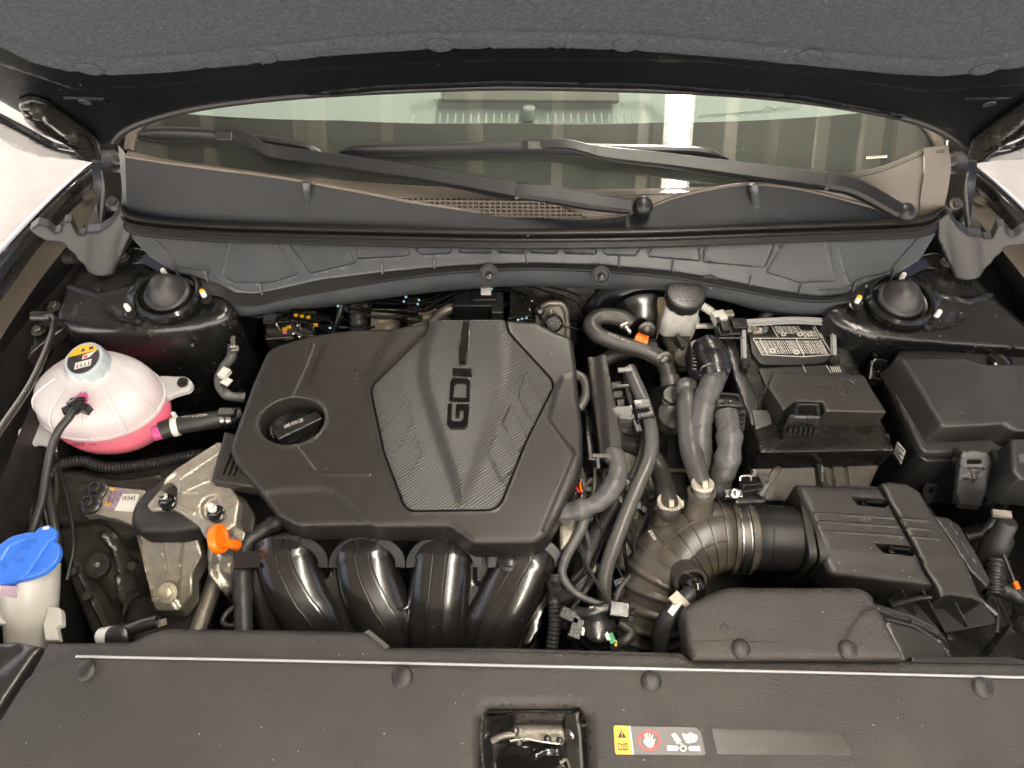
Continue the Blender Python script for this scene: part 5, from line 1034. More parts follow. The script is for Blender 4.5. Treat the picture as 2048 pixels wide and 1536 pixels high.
O('flange', plate_along(bx_, d_, roundsq(.053, .018), -.010, .002), 'cover', mt, bevel=.0015)
O('flange', plate_along(bx_, d_, roundsq(.054, .018), .004, .022), 'cover', mt, bevel=.002)
for q in ((1578, 1098), ): hexbolt(mt, 1576, 1094, -.045, .006, 'steeldark', -d_)
O('sensor_foot', relief(PH(-.020, 0, 1000), [(1470, 990), (1530, 988, 4), (1534, 998, 4), (1530, 1004), (1470, 1006)], r=.002, skirt=.02, step=.006, rc=2), 'satin', mt)
O('sensor', J(box((1500, 975, -.01), (.030, .02, .022), 10), box((1505, 965, .0), (.036, .014, .014), 8)), 'gloss', mt, bevel=.002)
O('sensor_clip', J(box((1526, 958, .008), (.012, .014, .010), 8), tube([(1480, 962, .006), (1482, 953, .008), (1500, 952, .008), (1502, 962, .006)], .0014, 6)), 'steel', mt, smooth=False)
O('sensor_wire', tube([(1520, 990, -.01), (1535, 965, .0), (1550, 945, .0), (1556, 940, -.01)], .006, 10), 'dusty', mt)
path = [(1502, 1074, -.072), (1470, 1074, -.072), (1430, 1074, -.073), (1390, 1085, -.078), (1350, 1115, -.09), (1322, 1160, -.11), (1306, 1215, -.135), (1296, 1270, -.17), (1292, 1330, -.21)]
P = catmull(w3(path), 10); L = np.concatenate([[0], np.cumsum(np.linalg.norm(np.diff(P, axis=0), axis=1))]); m = 170; t = np.linspace(0, L[-1], m); P = np.stack([np.interp(t, L, P[:, i]) for i in range(3)], 1)
rad = []
for i, s in enumerate(t):
    u = s / L[-1]; r = float(np.interp(u, [0, .10, .13, .22, .34, .46, .55, .75, 1], [.051, .051, .053, .0555, .058, .058, .057, .054, .052]))
    if u > .50: r *= 1 + .075 * max(0, math.sin((u - .50) * 90)) - .03
    rad.append(r)
O('hose_body', sweep(P, circ(1, 48), rad), 'dusty', ah, sharp=60)
def ring_at(u, r, prof, m_, nm, a0=0, a1=360, par=ah):
    i = int(u * (m - 1)); c = P[i]; T_ = P[min(i + 1, m - 1)] - P[max(i - 1, 0)]; T_ /= np.linalg.norm(T_); s_ = np.cross(T_, (0, 0, 1.)); s_ /= np.linalg.norm(s_); b_ = np.cross(s_, T_)
    k = 48 if a1 - a0 >= 359 else 24; A = [c + (s_ * math.cos(a) + b_ * math.sin(a)) * r for a in np.linspace(R(a0), R(a1), k)]
    V = []; n = len(prof)
    for a, q in zip(np.linspace(R(a0), R(a1), k), A): V += [c + T_ * x + (s_ * math.cos(a) + b_ * math.sin(a)) * (r + y) for x, y in prof]
    return O(nm, (V, [(j * n + l, j * n + (l + 1) % n, (j + 1) * n + (l + 1) % n, (j + 1) * n + l) for j in range(k - 1) for l in range(n)]), m_, par)
rb_ = [(-.0020, -.002), (-.0012, .0030), (.0012, .0030), (.0020, -.002)]
for u in (.155, .215, .275, .335, .39, .445): ring_at(u, rad[int(u * (m - 1))], rb_, 'dusty', 'moulded_rib', 15, 165)
for a0 in (78, 118):
    idx = [int(u * (m - 1)) for u in np.linspace(.15, .45, 24)]; A = []
    for i in idx:
        T_ = P[i + 1] - P[i - 1]; T_ /= np.linalg.norm(T_); s_ = np.cross(T_, (0, 0, 1.)); s_ /= np.linalg.norm(s_); b_ = np.cross(s_, T_); A.append(P[i] + (s_ * math.cos(R(a0)) + b_ * math.sin(R(a0))) * (rad[i] + .0003))
    O('moulded_rib', sweep(A, rrect(.0015, .0028)), 'dusty', ah)
for u in (.035, .105): ring_at(u, .0535, [(-.0035, 0), (-.003, .0022), (.003, .0022), (.0035, 0)], 'dusty', 'end_bead')
ring_at(.07, .0535, [(-.0045, -.001), (-.0045, .0008), (.0045, .0008), (.0045, -.001)], 'steeldark', 'clamp_band')
ring_at(.088, .0537, [(-.001, -.001), (-.001, .0012), (.001, .0012), (.001, -.001)], 'steel', 'clamp_wire'); ring_at(.05, .0537, [(-.001, -.001), (-.001, .0012), (.001, .0012), (.001, -.001)], 'steel', 'clamp_wire')
O('clamp_screw', J(box((1466, 989, -.012), (.026, .012, .010), 0), lathe((1470, 987, .000), [(.0078, -.004), (.0078, .002), (.006, .0035), (.001, .0032)], (0, -.5, 1), 20)), 'steel', ah, bevel=.001)
O('screw_cross', J(box((1470, 985.5, .0045), (.008, .0014, .001), 10, 25), box((1470, 985.5, .0045), (.0014, .008, .001), 10, 25)), 'ink', ah, smooth=False)
O('stub', lathe((1396, 1030, -.035), [(.024, -.02), (.0215, .006), (.0205, .018), (.0185, .030), (.0190, .031), (.0190, .040), (.0205, .041), (.0205, .045), (.016, .046), (.0150, .04)], (0, .45, .9), 30), 'dusty', ah)
O('stub', lathe((1333, 1040, -.05), [(.022, -.02), (.0165, .006), (.016, .020), (.0180, .021), (.0180, .024), (.015, .025)], (0, .35, .95), 26), 'dusty', ah)
O('nipple', J(lathe((1378, 1160, -.040), [(.022, -.02), (.0215, -.004), (.0235, .004), (.0235, .010), (.019, .011), (.018, -.006), (.001, -.006)], (.15, -.75, .6), 32)), 'dusty', ah)
O('hose_print', text(Plane((1300, 1070, -.035), (1312, 1080, -.035), (1310, 1060, -.03)), 'EPDM', (1297, 1062), (1307, 1080), (1304, 1060), .003), 'print', ah, smooth=False)
bh = T('breather_hose', 'black breather hose with white clamp plugged into the air hose', 'hose', (1340, 1220, -.05))
O('hose', tube([(1388, 1176, -.018), (1378, 1190, -.012), (1355, 1212, -.02), (1330, 1245, -.04), (1320, 1280, -.07), (1318, 1330, -.11)], .0125, 16, rs=[.85, 1, 1, 1, 1]), 'rubber', bh)
O('elbow', tube([(1370, 1158, -.030), (1380, 1166, -.015), (1392, 1172, -.008), (1394, 1184, -.012), (1380, 1196, -.018)], .0115, 14), 'gloss', bh)
O('clamp', J(lathe((1365, 1202, -.016), [(.0142, -.004), (.0142, .004)], (.7, .6, .3), 20), box((1352, 1196, .004), (.016, .012, .003), 40)), 'clampcream', bh)
O('white_mark', box((1350, 1214, -.004), (.024, .009, .002), 50, 10), 'whiteplastic', bh)

# ================================================================== HOSES AND PIPES OF THE MIDDLE
def hose(nm, lab, pts, r, m_='hose', parts=(), cat='hose', **k):
    t_ = T(nm, lab, cat, pts[len(pts) // 2]); O('hose' if cat == 'hose' else 'bundle', tube(pts, r, 16, **k), m_, t_)
    return t_
t_ = hose('heater_hose', 'hooked black hose with an orange tape band behind the harness box', [(1262, 650, -.02), (1245, 637, -.015), (1205, 632, -.015), (1183, 648, -.018), (1196, 670, -.022), (1240, 688, -.028), (1290, 702, -.032), (1325, 722, -.04), (1338, 755, -.05)], .0145)
O('orange_band', tube([(1269, 681, -.030), (1282, 687, -.031), (1292, 690, -.032)], .0156, 18), 'orange', t_)
for i in range(5): O('band_ridge', lathe((1271 + i * 4.6, 682 + i * 1.9, -.030), [(.0159, -.0006), (.0164, 0), (.0159, .0006)], (.9, -.35, -.1), 24, capit=False), 'orange', t_)
O('spring_clip', J(box((1248, 650, .0), (.014, .003, .006), 30), box((1256, 660, .0), (.003, .014, .006), 30)), 'zinc', t_, smooth=False)
O('hose_print', text(Plane((1210, 660, -.008), (1270, 682, -.012), (1230, 650, -.01)), '- K 11/02  11/24 1/17', (1262, 683), (1218, 664), (1260, 688), .0008), 'print', t_, smooth=False)
O('connector_end', J(lathe((1340, 762, -.05), [(.0165, -.008), (.0165, .008)], (.1, -.8, -.4), 18), lathe((1341, 780, -.055), [(.0085, -.022), (.0085, .022)], (.05, -.9, -.4), 14), lathe((1343, 800, -.058), [(.016, -.004), (.016, .004), (.010, .006)], (.05, -.3, .9), 20), lathe((1343, 790, -.045), [(.014, -.003), (.014, .003)], (.05, -.3, .9), 20)), 'hosegrey', t_)
hose('crossing_hose', 'dark hose passing behind the harness box', [(1310, 692, -.07), (1270, 700, -.07), (1225, 712, -.07), (1200, 735, -.08), (1195, 790, -.12)], .0135, 'rubber')
t_ = hose('vacuum_hose', 'light grey thick hose with a blunt top plugged into the air hose', [(1374, 776, -.012), (1375, 800, -.01), (1378, 850, -.015), (1384, 905, -.02), tuple(W(1396, 1030, -.035) + np.array((0, .45, .9)) * .048) + (0,), tuple(W(1396, 1030, -.035) + np.array((0, .45, .9)) * .03) + (0,)], .0165, 'hosegrey', rs=[.6, 1.12, 1.12, 1.1, .95, .86, .86])
O('top_cap', lathe((1374, 775, -.014), [(.0185, -.004), (.0183, .003), (.015, .009), (.008, .012), (.0005, .0125)], (0, .25, 1), 24), 'hosegrey', t_)
q = W(1396, 1030, -.035) + np.array((0, .45, .9)) * .056; O('clamp', J(lathe(list(q) + [0], [(.016, -.003), (.0165, 0), (.016, .003)], (0, .45, .9), 22), box(list(q + np.array((0, -.008, .010))) + [0], (.007, .005, .016), 5, -30)), 'clampcream', t_)
O('side_bottle', lathe((1347, 832, -.07), [(.022, -.03), (.026, -.012), (.026, .008), (.018, .016), (.013, .018)], (0, -.1, 1), 26), 'hosegrey', t_)
t_ = hose('water_hose', 'thick dark hose with a pale clamp running under the long pipe', [(1215, 882, -.09), (1262, 888, -.08), (1300, 912, -.075), (1322, 950, -.07), tuple(W(1333, 1040, -.05) + np.array((0, .35, .95)) * .03) + (0,), tuple(W(1333, 1040, -.05) + np.array((0, .35, .95)) * .012) + (0,)], .0158, 'hose')
q = W(1333, 1040, -.05) + np.array((0, .35, .95)) * .036; O('clamp', J(lathe(list(q) + [0], [(.0178, -.003), (.0182, 0), (.0178, .003)], (0, .35, .95), 22), box(list(q + np.array((0, -.008, .010))) + [0], (.007, .005, .014), 5, -30), box(list(q + np.array((.017, -.004, .002))) + [0], (.005, .008, .010))), 'clampcream', t_)
hose('long_pipe', 'long smooth grey pipe curving down from the harness clip', [(1258, 738, -.02), (1268, 760, -.018), (1290, 812, -.018), (1303, 870, -.02), (1298, 920, -.025), (1270, 985, -.04), (1240, 1060, -.055), (1215, 1130, -.08), (1208, 1180, -.10), (1218, 1260, -.14)], .0112, 'hosegrey')
hose('thin_pipe', 'thin grey pipe beside the long pipe', [(1252, 740, -.03), (1262, 800, -.035), (1284, 850, -.04), (1286, 900, -.045), (1262, 960, -.06)], .0065, 'hosegrey')
t_ = T('pipe_clip', 'black clip holding the long grey pipe', 'clip', (1284, 830, -.02))
O('body', J(box((1286, 822, -.012), (.028, .034, .020), 8), box((1270, 840, -.02), (.012, .05, .016), 8)), 'darkgloss', t_, bevel=.002); O('bright_tab', J(box((1287, 812, .004), (.022, .006, .006), 8), box((1250, 740, .0), (.024, .008, .004), 4), box((1246, 772, -.006), (.020, .003, .006), 4)), 'hosegrey', t_, bevel=.001)
t_ = hose('taped_harness', 'grey taped harness entering behind the engine cover', [(1222, 905, -.03), (1235, 925, -.025), (1232, 960, -.028), (1205, 998, -.035), (1165, 1018, -.04), (1118, 1026, -.05)], .0150, 'tape', cat='wiring harness', wob=.3)
hose('branch_harness', 'thin taped wire branch running down beside the intake manifold', [(1172, 1016, -.045), (1165, 1050, -.055), (1148, 1085, -.06), (1132, 1115, -.065), (1125, 1150, -.068), (1150, 1185, -.075), (1200, 1208, -.08), (1250, 1212, -.085)], .0058, 'tape', cat='wiring harness', rs=[1.5, 1.4, 1.2, 1, .8, .8])
hose('lower_hose', 'dark rubber hose between the manifold and the long pipe', [(1232, 1010, -.12), (1200, 1060, -.12), (1172, 1120, -.12), (1160, 1170, -.13), (1120, 1198, -.14), (1085, 1200, -.15)], .0175, 'rubber')
hose('lower_hose', 'short brown-black hose ending below the long pipe', [(1200, 1110, -.17), (1190, 1160, -.17), (1195, 1230, -.19)], .026, 'rubber')
t_ = hose('ribbed_wire_tube', 'short corrugated tube standing at the end of the manifold', [(1112, 1150, -.07), (1108, 1190, -.075), (1110, 1240, -.09), (1104, 1300, -.11)], .0085, 'rubber', cat='wiring tube', rib=(.0060, .16))
O('foil_collar', lathe((1110, 1176, -.068), [(.009, -.016), (.0085, .014)], (.1, -.6, .5), 14), 'steeldark', t_)
# the two thick harnesses with plugs
for nm, lab, pts, r, plug in [('module_harness', 'thick grey taped harness hanging from the rear round plug', [(1440, 730, .0), (1425, 765, .01), (1408, 810, .005), (1400, 860, -.01), (1402, 910, -.03), (1412, 960, -.06), (1420, 1000, -.09)], .0185, (1420, 690)),
                              ('module_harness', 'thick grey taped harness hanging from the front rectangular plug', [(1452, 828, .005), (1458, 860, .005), (1458, 900, .0), (1450, 935, -.015), (1438, 965, -.04), (1430, 990, -.07)], .0190, (1460, 800))]:
    t_ = T(nm, lab, 'wiring harness', (pts[3][0], pts[3][1], -.1), 'thick taped harnesses between brake fluid tank and battery'); O('bundle', tube(pts, r, 18, wob=.16, k=12), 'tape', t_)
    for j in (1, 3):
        x, y, z = pts[j]; d_2 = W(*pts[j + 1]) - W(*pts[j - 1]); O('tape_edge', lathe((x, y, z), [(r * 1.04, -.0006), (r * 1.06, 0), (r * 1.02, .0006)], d_2 + np.array((.02, 0, .02)), 24, capit=False), 'hosegrey', t_)
    x, y = plug
    if y < 750:
        O('plug_hood', sweep(catmull(w3([(1412, 690, .02), (1420, 706, .024), (1428, 720, .022), (1434, 742, .012)]), 6), circ(.026, 20), [(.9, .8)] * 4 + [(1, .95)] * 30), 'darkgloss', t_)
        O('plug_frame', relief(PH(.012, .01, 690), [(1378, 682, 4), (1395, 676), (1436, 678), (1446, 690), (1455, 725), (1448, 752), (1398, 752), (1385, 730)], holes=[[(1392, 690), (1432, 690), (1444, 742), (1402, 742)]], r=.003, skirt=.04, step=.006, rc=3), 'satin', t_)
        O('lever', tube([(1400, 742, .028), (1408, 732, .034), (1430, 728, .036), (1452, 738, .03), (1456, 750, .02)], .0022, 8), 'darkgloss', t_)
        for i in range(5): O('latch_rib', box((1388, 712 + i * 7, .02), (.006, .003, .006)), 'satin', t_, smooth=False)
    else:
        O('plug_frame', relief(PH(.012, .01, 800), [(1434, 782, 3), (1480, 786, 3), (1494, 822), (1490, 860, 4), (1434, 840), (1430, 815)], r=.003, skirt=.05, step=.006, rc=3, feats=[('area', [(1440, 790), (1475, 792), (1480, 806), (1442, 804)], -.006, .002), ('line', [(1432, 822), (1492, 824)], .004, .003)]), 'satin', t_)
        O('plug_top', relief(PH(.022, .01, 800), [(1436, 797, 2), (1478, 799, 2), (1488, 812, 2), (1432, 812, 2)], r=.002, skirt=.01, step=.005), 'cover', t_); O('clamp_ring', lathe((1462, 832, .008), [(.026, -.002), (.027, 0), (.026, .002)], (-.05, -.8, .55), 26, capit=False), 'gloss', t_)
        for i in range(4): O('latch_rib', box((1478, 828 + i * 9, .016), (.012, .004, .005)), 'satin', t_, smooth=False)

hb = T('harness_box', 'long matt black harness box beside the engine cover', 'harness box', (1210, 820, -.1))
O('channel', relief(Plane((1180, 760, -.012), (1240, 760, -.012), (1200, 900, -.030)), [(1175, 713, 4), (1212, 713, 4), (1222, 770), (1242, 868), (1244, 905, 4), (1200, 912, 4), (1192, 840), (1184, 780)], r=.002, skirt=.045, step=.007, rc=3, feats=[('area', [(1194, 705), (1225, 705), (1238, 780), (1260, 920), (1214, 920)], .008, .010)]), 'cover', hb)
O('side_arm', relief(PH(-.012, 0, 820), [(1218, 812), (1262, 811, 4), (1270, 826, 4), (1268, 838), (1240, 836), (1228, 826)], r=.002, skirt=.03, step=.006, rc=3), 'hosegrey', hb)
O('mouth_clip', J(box((1215, 912, -.018), (.046, .006, .006), 0), box((1196, 925, -.02), (.005, .02, .006), 0)), 'hosegrey', hb, bevel=.001)
O('lower_part', box((1185, 880, -.10), (.03, .12, .08)), 'darkgloss', hb, bevel=.003)
for i, (x, y) in enumerate([(1232, 772), (1240, 790), (1250, 806)]): O('bracket_piece', box((x, y, -.06), (.03, .012, .02), 5, 25), 'rubber', hb, bevel=.001)

# purge valve group
pv = T('purge_valve', 'small black solenoid valve with green and white tab at the front', 'valve', (1190, 1250, -.12))
O('can', lathe((1192, 1262, -.07), [(.030, -.045), (.030, -.020), (.026, -.018), (.026, .005), (.022, .010), (.020, .022), (.012, .026), (.001, .026)], (.05, -.1, 1), 30), 'darkgloss', pv)
O('nozzle', tube([(1150, 1225, -.06), (1175, 1228, -.052), (1210, 1218, -.05), (1240, 1216, -.055)], .009, 12), 'satin', pv)
O('plug', J(box((1238, 1222, -.045), (.028, .022, .018), -8), box((1262, 1228, -.05), (.018, .004, .004), -20), box((1258, 1222, -.05), (.018, .004, .004), 20)), 'darkgloss', pv, bevel=.002)
O('bracket', J(box((1140, 1232, -.055), (.03, .018, .01), -25), box((1152, 1260, -.06), (.018, .03, .02), -20)), 'darkgloss', pv, bevel=.002)
O('white_tab', box((1166, 1263, -.048), (.004, .011, .002), -10), 'whiteplastic', pv); O('green_tab', box((1223, 1277, -.048), (.008, .014, .004), 20), 'green', pv); O('white_tab', box((1214, 1272, -.047), (.005, .012, .003), 20), 'whiteplastic', pv)
for y in (1284, 1290): O('yellow_seal', lathe((1231, y, -.052), [(.0024, 0), (.002, .002), (.0003, .002)], (0, 0, 1), 10), 'yellow', pv)
O('wire', tube([(1225, 1295, -.07), (1250, 1280, -.06), (1262, 1265, -.06), (1240, 1245, -.06)], .008, 10, wob=.3), 'rubber', pv)
O('print', text(PH(-.040, 0, 1215), 'PF MAF', (1178, 1218), (1206, 1220), (1180, 1212), .0), 'print', pv, smooth=False)
# gearbox and other castings far below
gb = T('gearbox', 'dull cast metal gearbox deep between hoses', 'gearbox', (1200, 1050, -.4))
O('housing', relief(PH(-.26, 0, 1050), [(1110, 800, 20), (1240, 780), (1340, 860, 20), (1330, 1050), (1260, 1250, 20), (1120, 1260)], r=.02, skirt=.12, step=.014, rc=20, feats=[('line', [(1150, 850), (1280, 1100)], .03, .015), ('line', [(1250, 850), (1180, 1150)], .02, .012), ('area', [(1160, 980), (1250, 980), (1240, 1080), (1170, 1080)], .02, .01)]), 'aludark', gb)
O('boss', lathe((1176, 960, -.12), [(.020, -.08), (.020, .0), (.014, .004), (.013, -.006), (.001, -.006)], (0, -.1, 1), 24), 'alu', gb)
O('bright_casting', relief(PH(-.075, 0, 1050), [(1118, 1035, 4), (1155, 1030, 6), (1152, 1062), (1138, 1090, 4), (1120, 1100)], r=.004, skirt=.06, step=.006, rc=6), 'alu', gb)
O('bright_casting', relief(PH(-.11, 0, 1130), [(1180, 1130, 5), (1200, 1122, 5), (1204, 1145, 5), (1184, 1160, 5)], r=.004, skirt=.03, step=.006, rc=6), 'alu', gb)
random.seed(11)
for i in range(24):
    x = random.uniform(1135, 1330); y = random.uniform(930, 1270)
    O('small_fitting', random.choice([lambda: box((x, y, -.20 + random.uniform(0, .03)), (random.uniform(.01, .035), random.uniform(.008, .02), .014), random.uniform(-50, 50)), lambda: lathe((x, y, -.20), [(.01, -.02), (.01, .01), (.006, .014), (.001, .014)], (random.uniform(-.4, .4), -.4, 1), 12)])(), random.choice(['darkgloss', 'satin', 'steeldark', 'aludark', 'dark']), gb, bevel=.001)
for pts, m_ in [([(1160, 930, -.06), (1168, 960, -.06), (1164, 1000, -.07)], 'steel'), ([(1185, 905, -.08), (1190, 950, -.09), (1186, 1000, -.1)], 'aludark'), ([(1245, 925, -.07), (1255, 945, -.08), (1262, 962, -.09)], 'blue'), ([(1150, 968, -.055), (1158, 985, -.055)], 'red'), ([(1160, 966, -.055), (1163, 985, -.055)], 'orange'), ([(1290, 965, -.1), (1300, 1010, -.12)], 'whiteplastic'), ([(1280, 940, -.09), (1400, 942, -.09)], 'zinc')]:
    O('small_pipe', tube(pts, .0032 if m_ in ('steel', 'aludark', 'zinc') else .0016, 8), m_, gb)

# ================================================================== BRAKE BOOSTER AND FLUID TANK
bb = T('brake_booster', 'big glossy black brake booster drum behind the fluid tank', 'brake booster', (1290, 660, -.15))
O('drum', lathe(list(W(1300, 668, -.05) + np.array((0, .05, -.055))) + [0], [(.118, -.06), (.122, -.02), (.122, .0), (.118, .006), (.116, .004), (.112, .006), (.100, .012), (.085, .014), (.080, .022), (.060, .026), (.045, .036), (.001, .036)], (0, -.86, .5), 60), 'gloss', bb)
for x, y in [(1294, 660), (1330, 720)]: hexbolt(bb, x, y, -.03, .010, 'steeldark', (0, -.86, .5))
mc = T('brake_fluid_tank', 'white brake fluid tank with a black ridged cap', 'brake fluid tank', (1365, 660, -.1))
O('rear_block', relief(PH(-.030, .0, 610), [(1313, 584, 3), (1350, 582), (1350, 612), (1334, 622), (1322, 640)], r=.003, skirt=.075, step=.007, rc=4), 'ivory', mc)
O('upper_body', relief(PH(.004, .0, 615), [(1334, 596, 6), (1396, 596, 6), (1400, 618, 6), (1390, 626, 6), (1342, 626, 6), (1331, 616, 6)], r=.004, skirt=.062, step=.005, rc=4, flare=.16), 'whiteplastic', mc)
O('flange', relief(PH(-.055, .0, 640), [(1317, 640, 5), (1328, 626), (1396, 626), (1401, 640, 5), (1396, 648, 5), (1330, 653, 5)], r=.002, skirt=.006, step=.006, rc=3), 'whiteplastic', mc)
O('lower_body', relief(PH(-.061, .0, 645), [(1322, 640, 6), (1396, 632, 6), (1393, 652, 6), (1385, 660, 6), (1330, 660, 6)], r=.004, skirt=.035, step=.006, rc=4), 'ivory', mc)
O('neck', lathe((1367, 602, .014), [(.026, -.03), (.027, .004)], (0, 0, 1), 30), 'whiteplastic', mc)
cpz = O('cap', lathe((1369, 596, .026), [(.0300, -.012), (.0322, -.008), (.0322, .008), (.0335, .009), (.0335, .012), (.031, .0155), (.026, .0165), (.001, .0168)], (0, 0, 1), 48, (8, .002, 0, 2, .18)), 'satin', mc)
bpl = PH(.0430, 0, 585)
for i, s_ in enumerate(['WARNING', 'USE ONLY DOT4', 'BRAKE FLUID FROM', 'SEALED CONTAINER', 'CLEAN FILLER CAP', 'BEFORE REMOVING', 'TANK']):
    y_ = 564 + i * 6.0; hw = math.sqrt(max(60, 36 ** 2 - ((y_ - 582) * 1.4) ** 2)) * .85; O('cap_lettering', text(bpl, s_, (1369 - hw, y_ + 2), (1369 + hw, y_ + 2), (1369 - hw, y_ - 2.4), -.0001, .0008), 'hosegrey', cpz, smooth=False)
lb = O('label', box((1364, 661, -.064), (.026, .001, .008), -3), 'labelwhite', mc, smooth=False)
for i in range(3): O('printed_line', box((1359, 660 + i * 2.2, -.0635), (.013, .0018, .0011), -3), 'ink', lb, smooth=False)
O('outlet_nozzle', tube([(1392, 652, -.06), (1408, 652, -.058), (1428, 652, -.058)], .0055, 12, rs=[1, .8, 1, .8]), 'whiteplastic', mc)
ms = T('master_cylinder', 'grey metal brake master cylinder under the fluid tank', 'cylinder', (1360, 700, -.12))
O('body', J(lathe((1352, 690, -.085), [(.020, -.05), (.020, .05)], (.15, -.9, .2), 24), lathe((1362, 715, -.07), [(.016, -.02), (.016, .014), (.012, .016), (.001, .016)], (.1, -.5, .85), 22), box((1358, 680, -.09), (.03, .02, .04))), 'aludark', ms)
O('bleed_fin', box((1358, 690, -.055), (.006, .030, .03), 12), 'hosegrey', ms, bevel=.001)
sn = T('level_sensor_plug', 'grey ribbed plug and wire behind the fluid tank', 'plug', (1425, 640, -.05))
O('ribbed_sleeve', tube([(1405, 612, -.01), (1418, 620, -.012), (1432, 630, -.016)], .0065, 12, rib=(.004, .2)), 'whiteplastic', sn); O('body', box((1438, 636, -.012), (.022, .022, .018), 15), 'whiteplastic', sn, bevel=.002); O('window', box((1437, 640, -.003), (.006, .012, .002), 15), 'ink', sn)
O('rear_block', box((1456, 630, -.015), (.018, .014, .012), 10), 'zinc', sn, bevel=.002)

# ================================================================== BATTERY
bt2 = T('battery', 'black car battery with white printed warning label', 'battery', (1580, 800, -.25))
O('case', relief(PH(-.035, .0, 740), [(1462, 640, 5), (1672, 636, 5), (1720, 740), (1790, 900), (1520, 905), (1490, 800)], r=.004, skirt=.17, step=.012, rc=4), 'darkgloss', bt2)
lp = PH(-.028, .0, 680)
O('label_deck', relief(lp, [(1494, 650, 5), (1660, 646, 5), (1668, 700, 8), (1672, 715, 8), (1640, 726), (1580, 730), (1520, 728, 8), (1503, 705)], r=.002, skirt=.008, step=.008, rc=4), 'labelblack', bt2)
lab = O('warning_label', flat(lp, [(1540, 650), (1628, 652), (1664, 708), (1658, 712), (1606, 714), (1524, 710), (1506, 677), (1556, 675)], .0004), 'ink', bt2, smooth=False)
for a_, b_ in [((1506, 677), (1524, 710)), ((1506, 677), (1636, 677)), ((1556, 675), (1541, 650)), ((1628, 652), (1664, 708)), ((1524, 710), (1606, 714)), ((1606, 714), (1660, 710)), ((1594, 652), (1612, 677)), ((1519, 677), (1535, 711)), ((1592, 677), (1608, 713)), ((1640, 680), (1655, 709))]:
    n_ = np.array((b_[1] - a_[1], a_[0] - b_[0]), float); n_ /= np.linalg.norm(n_) / .8; O('border_line', flat(lp, [tuple(np.array(a_) + n_), tuple(np.array(b_) + n_), tuple(np.array(b_) - n_), tuple(np.array(a_) - n_)], .0008), 'print', lab, smooth=False)
random.seed(5)
def tilted(x, y): return (x + (y - 650) * .44 * 1.0 + (x - 1580) * .0, y)
for row, (xa, xb, ya, yb) in enumerate([(1546, 1592, 653, 668), (1596, 1624, 662, 674), (1507, 1520, 682, 708), (1521, 1590, 682, 708), (1594, 1636, 682, 708), (1622, 1632, 655, 676)]):
    x = xa
    while x < xb:      # columns of fine print
        w_ = 2.0; yy = ya; v_ = []; f_ = []
        while yy < yb:
            h_ = random.uniform(2, 7); y2 = min(yb, yy + h_)
            k = (lambda X, Y: (X + (Y - (650 if row in (0, 1, 5) else 677)) * .55, Y))
            q = list(lp.w(lp.px([k(x, yy), k(x + w_, yy), k(x + w_, y2), k(x, y2)]), .0009)); n_ = len(v_); v_ += q; f_.append((n_, n_ + 1, n_ + 2, n_ + 3)); yy = y2 + random.uniform(.5, 1.4)
        O('print_column', (v_, f_), 'print', lab, smooth=False); x += random.choice([3.1, 3.3, 4.4])
for x, y, r in [(1567, 669, 5.5), (1600, 669, 6), (1619, 669, 6), (1545, 702, 6.5), (1593, 705, 6), (1625, 703, 4)]:
    t_ = [(x + r * math.cos(a_), y + r * .8 * math.sin(a_)) for a_ in np.linspace(0, 6.28, 13)[:-1]]; O('round_symbol', flat(lp, t_, .0011), 'print', lab, smooth=False); O('symbol_core', flat(lp, [(x - 1.5, y - 2), (x + 2, y - 1), (x + 1, y + 2.5), (x - 2, y + 1)], .0013), 'ink', lab, smooth=False)
# carry handle
hh = catmull(w3([(1489, 722, -.03), (1488, 690, -.018), (1487, 652, -.008), (1492, 643, -.006)]), 4); h2 = catmull(w3([(1492, 643, -.006), (1560, 639, -.003), (1600, 638, -.003), (1660, 642, -.006), (1666, 650, -.008)]), 6); h3 = catmull(w3([(1666, 650, -.008), (1668, 690, -.018), (1668, 716, -.03)]), 4)
O('carry_handle', sweep(np.vstack([hh, h2[1:], h3[1:]]), rrect(.0034, .0030, .25), up=np.array((0, -.35, 1.))), 'handle', bt2)
O('handle_lip', sweep(np.vstack([hh, h2[1:], h3[1:]]) + np.array((0, -.002, -.004)), rrect(.0048, .0010, .25), up=np.array((0, -.35, 1.))), 'handle', bt2)
for x, y in [(1489, 728), (1668, 722)]: O('handle_pivot', lathe((x, y, -.025), [(.008, -.012), (.009, .004), (.006, .008), (.001, .008)], (0, -.2, 1), 20), 'satin', bt2)
tr = O('terminal', J(box((1504, 655, -.030), (.03, .022, .008), 4), box((1514, 661, -.028), (.02, .016, .012), 4)), 'zinc', bt2, bevel=.002)
O('terminal_bolt', J(lathe((1526, 655, -.022), [(.010, -.006), (.010, .002), (.0075, .003)], (.3, -.3, 1), 22), lathe((1526, 655, -.022), [(.0065, .003), (.006, .009), (.004, .0095), (.0035, .005), (.0005, .005)], (.3, -.3, 1), 16)), 'steel', tr)
dk = PH(-.031, 0, 760)
O('second_deck', relief(dk, [(1515, 735, 8), (1690, 728, 8), (1712, 780), (1560, 790), (1530, 770)], r=.002, skirt=.006, step=.01, rc=6), 'labelblack', bt2)
dk2 = PH(-.0305, 0, 740)
for a_, b_, w_ in [((1605, 730), (1612, 745), .8), ((1652, 731), (1662, 746), .8)]: O('border_line', flat(dk2, [(a_[0] - w_, a_[1]), (a_[0] + w_, a_[1]), (b_[0] + w_, b_[1]), (b_[0] - w_, b_[1])], .0006), 'print', bt2, smooth=False)
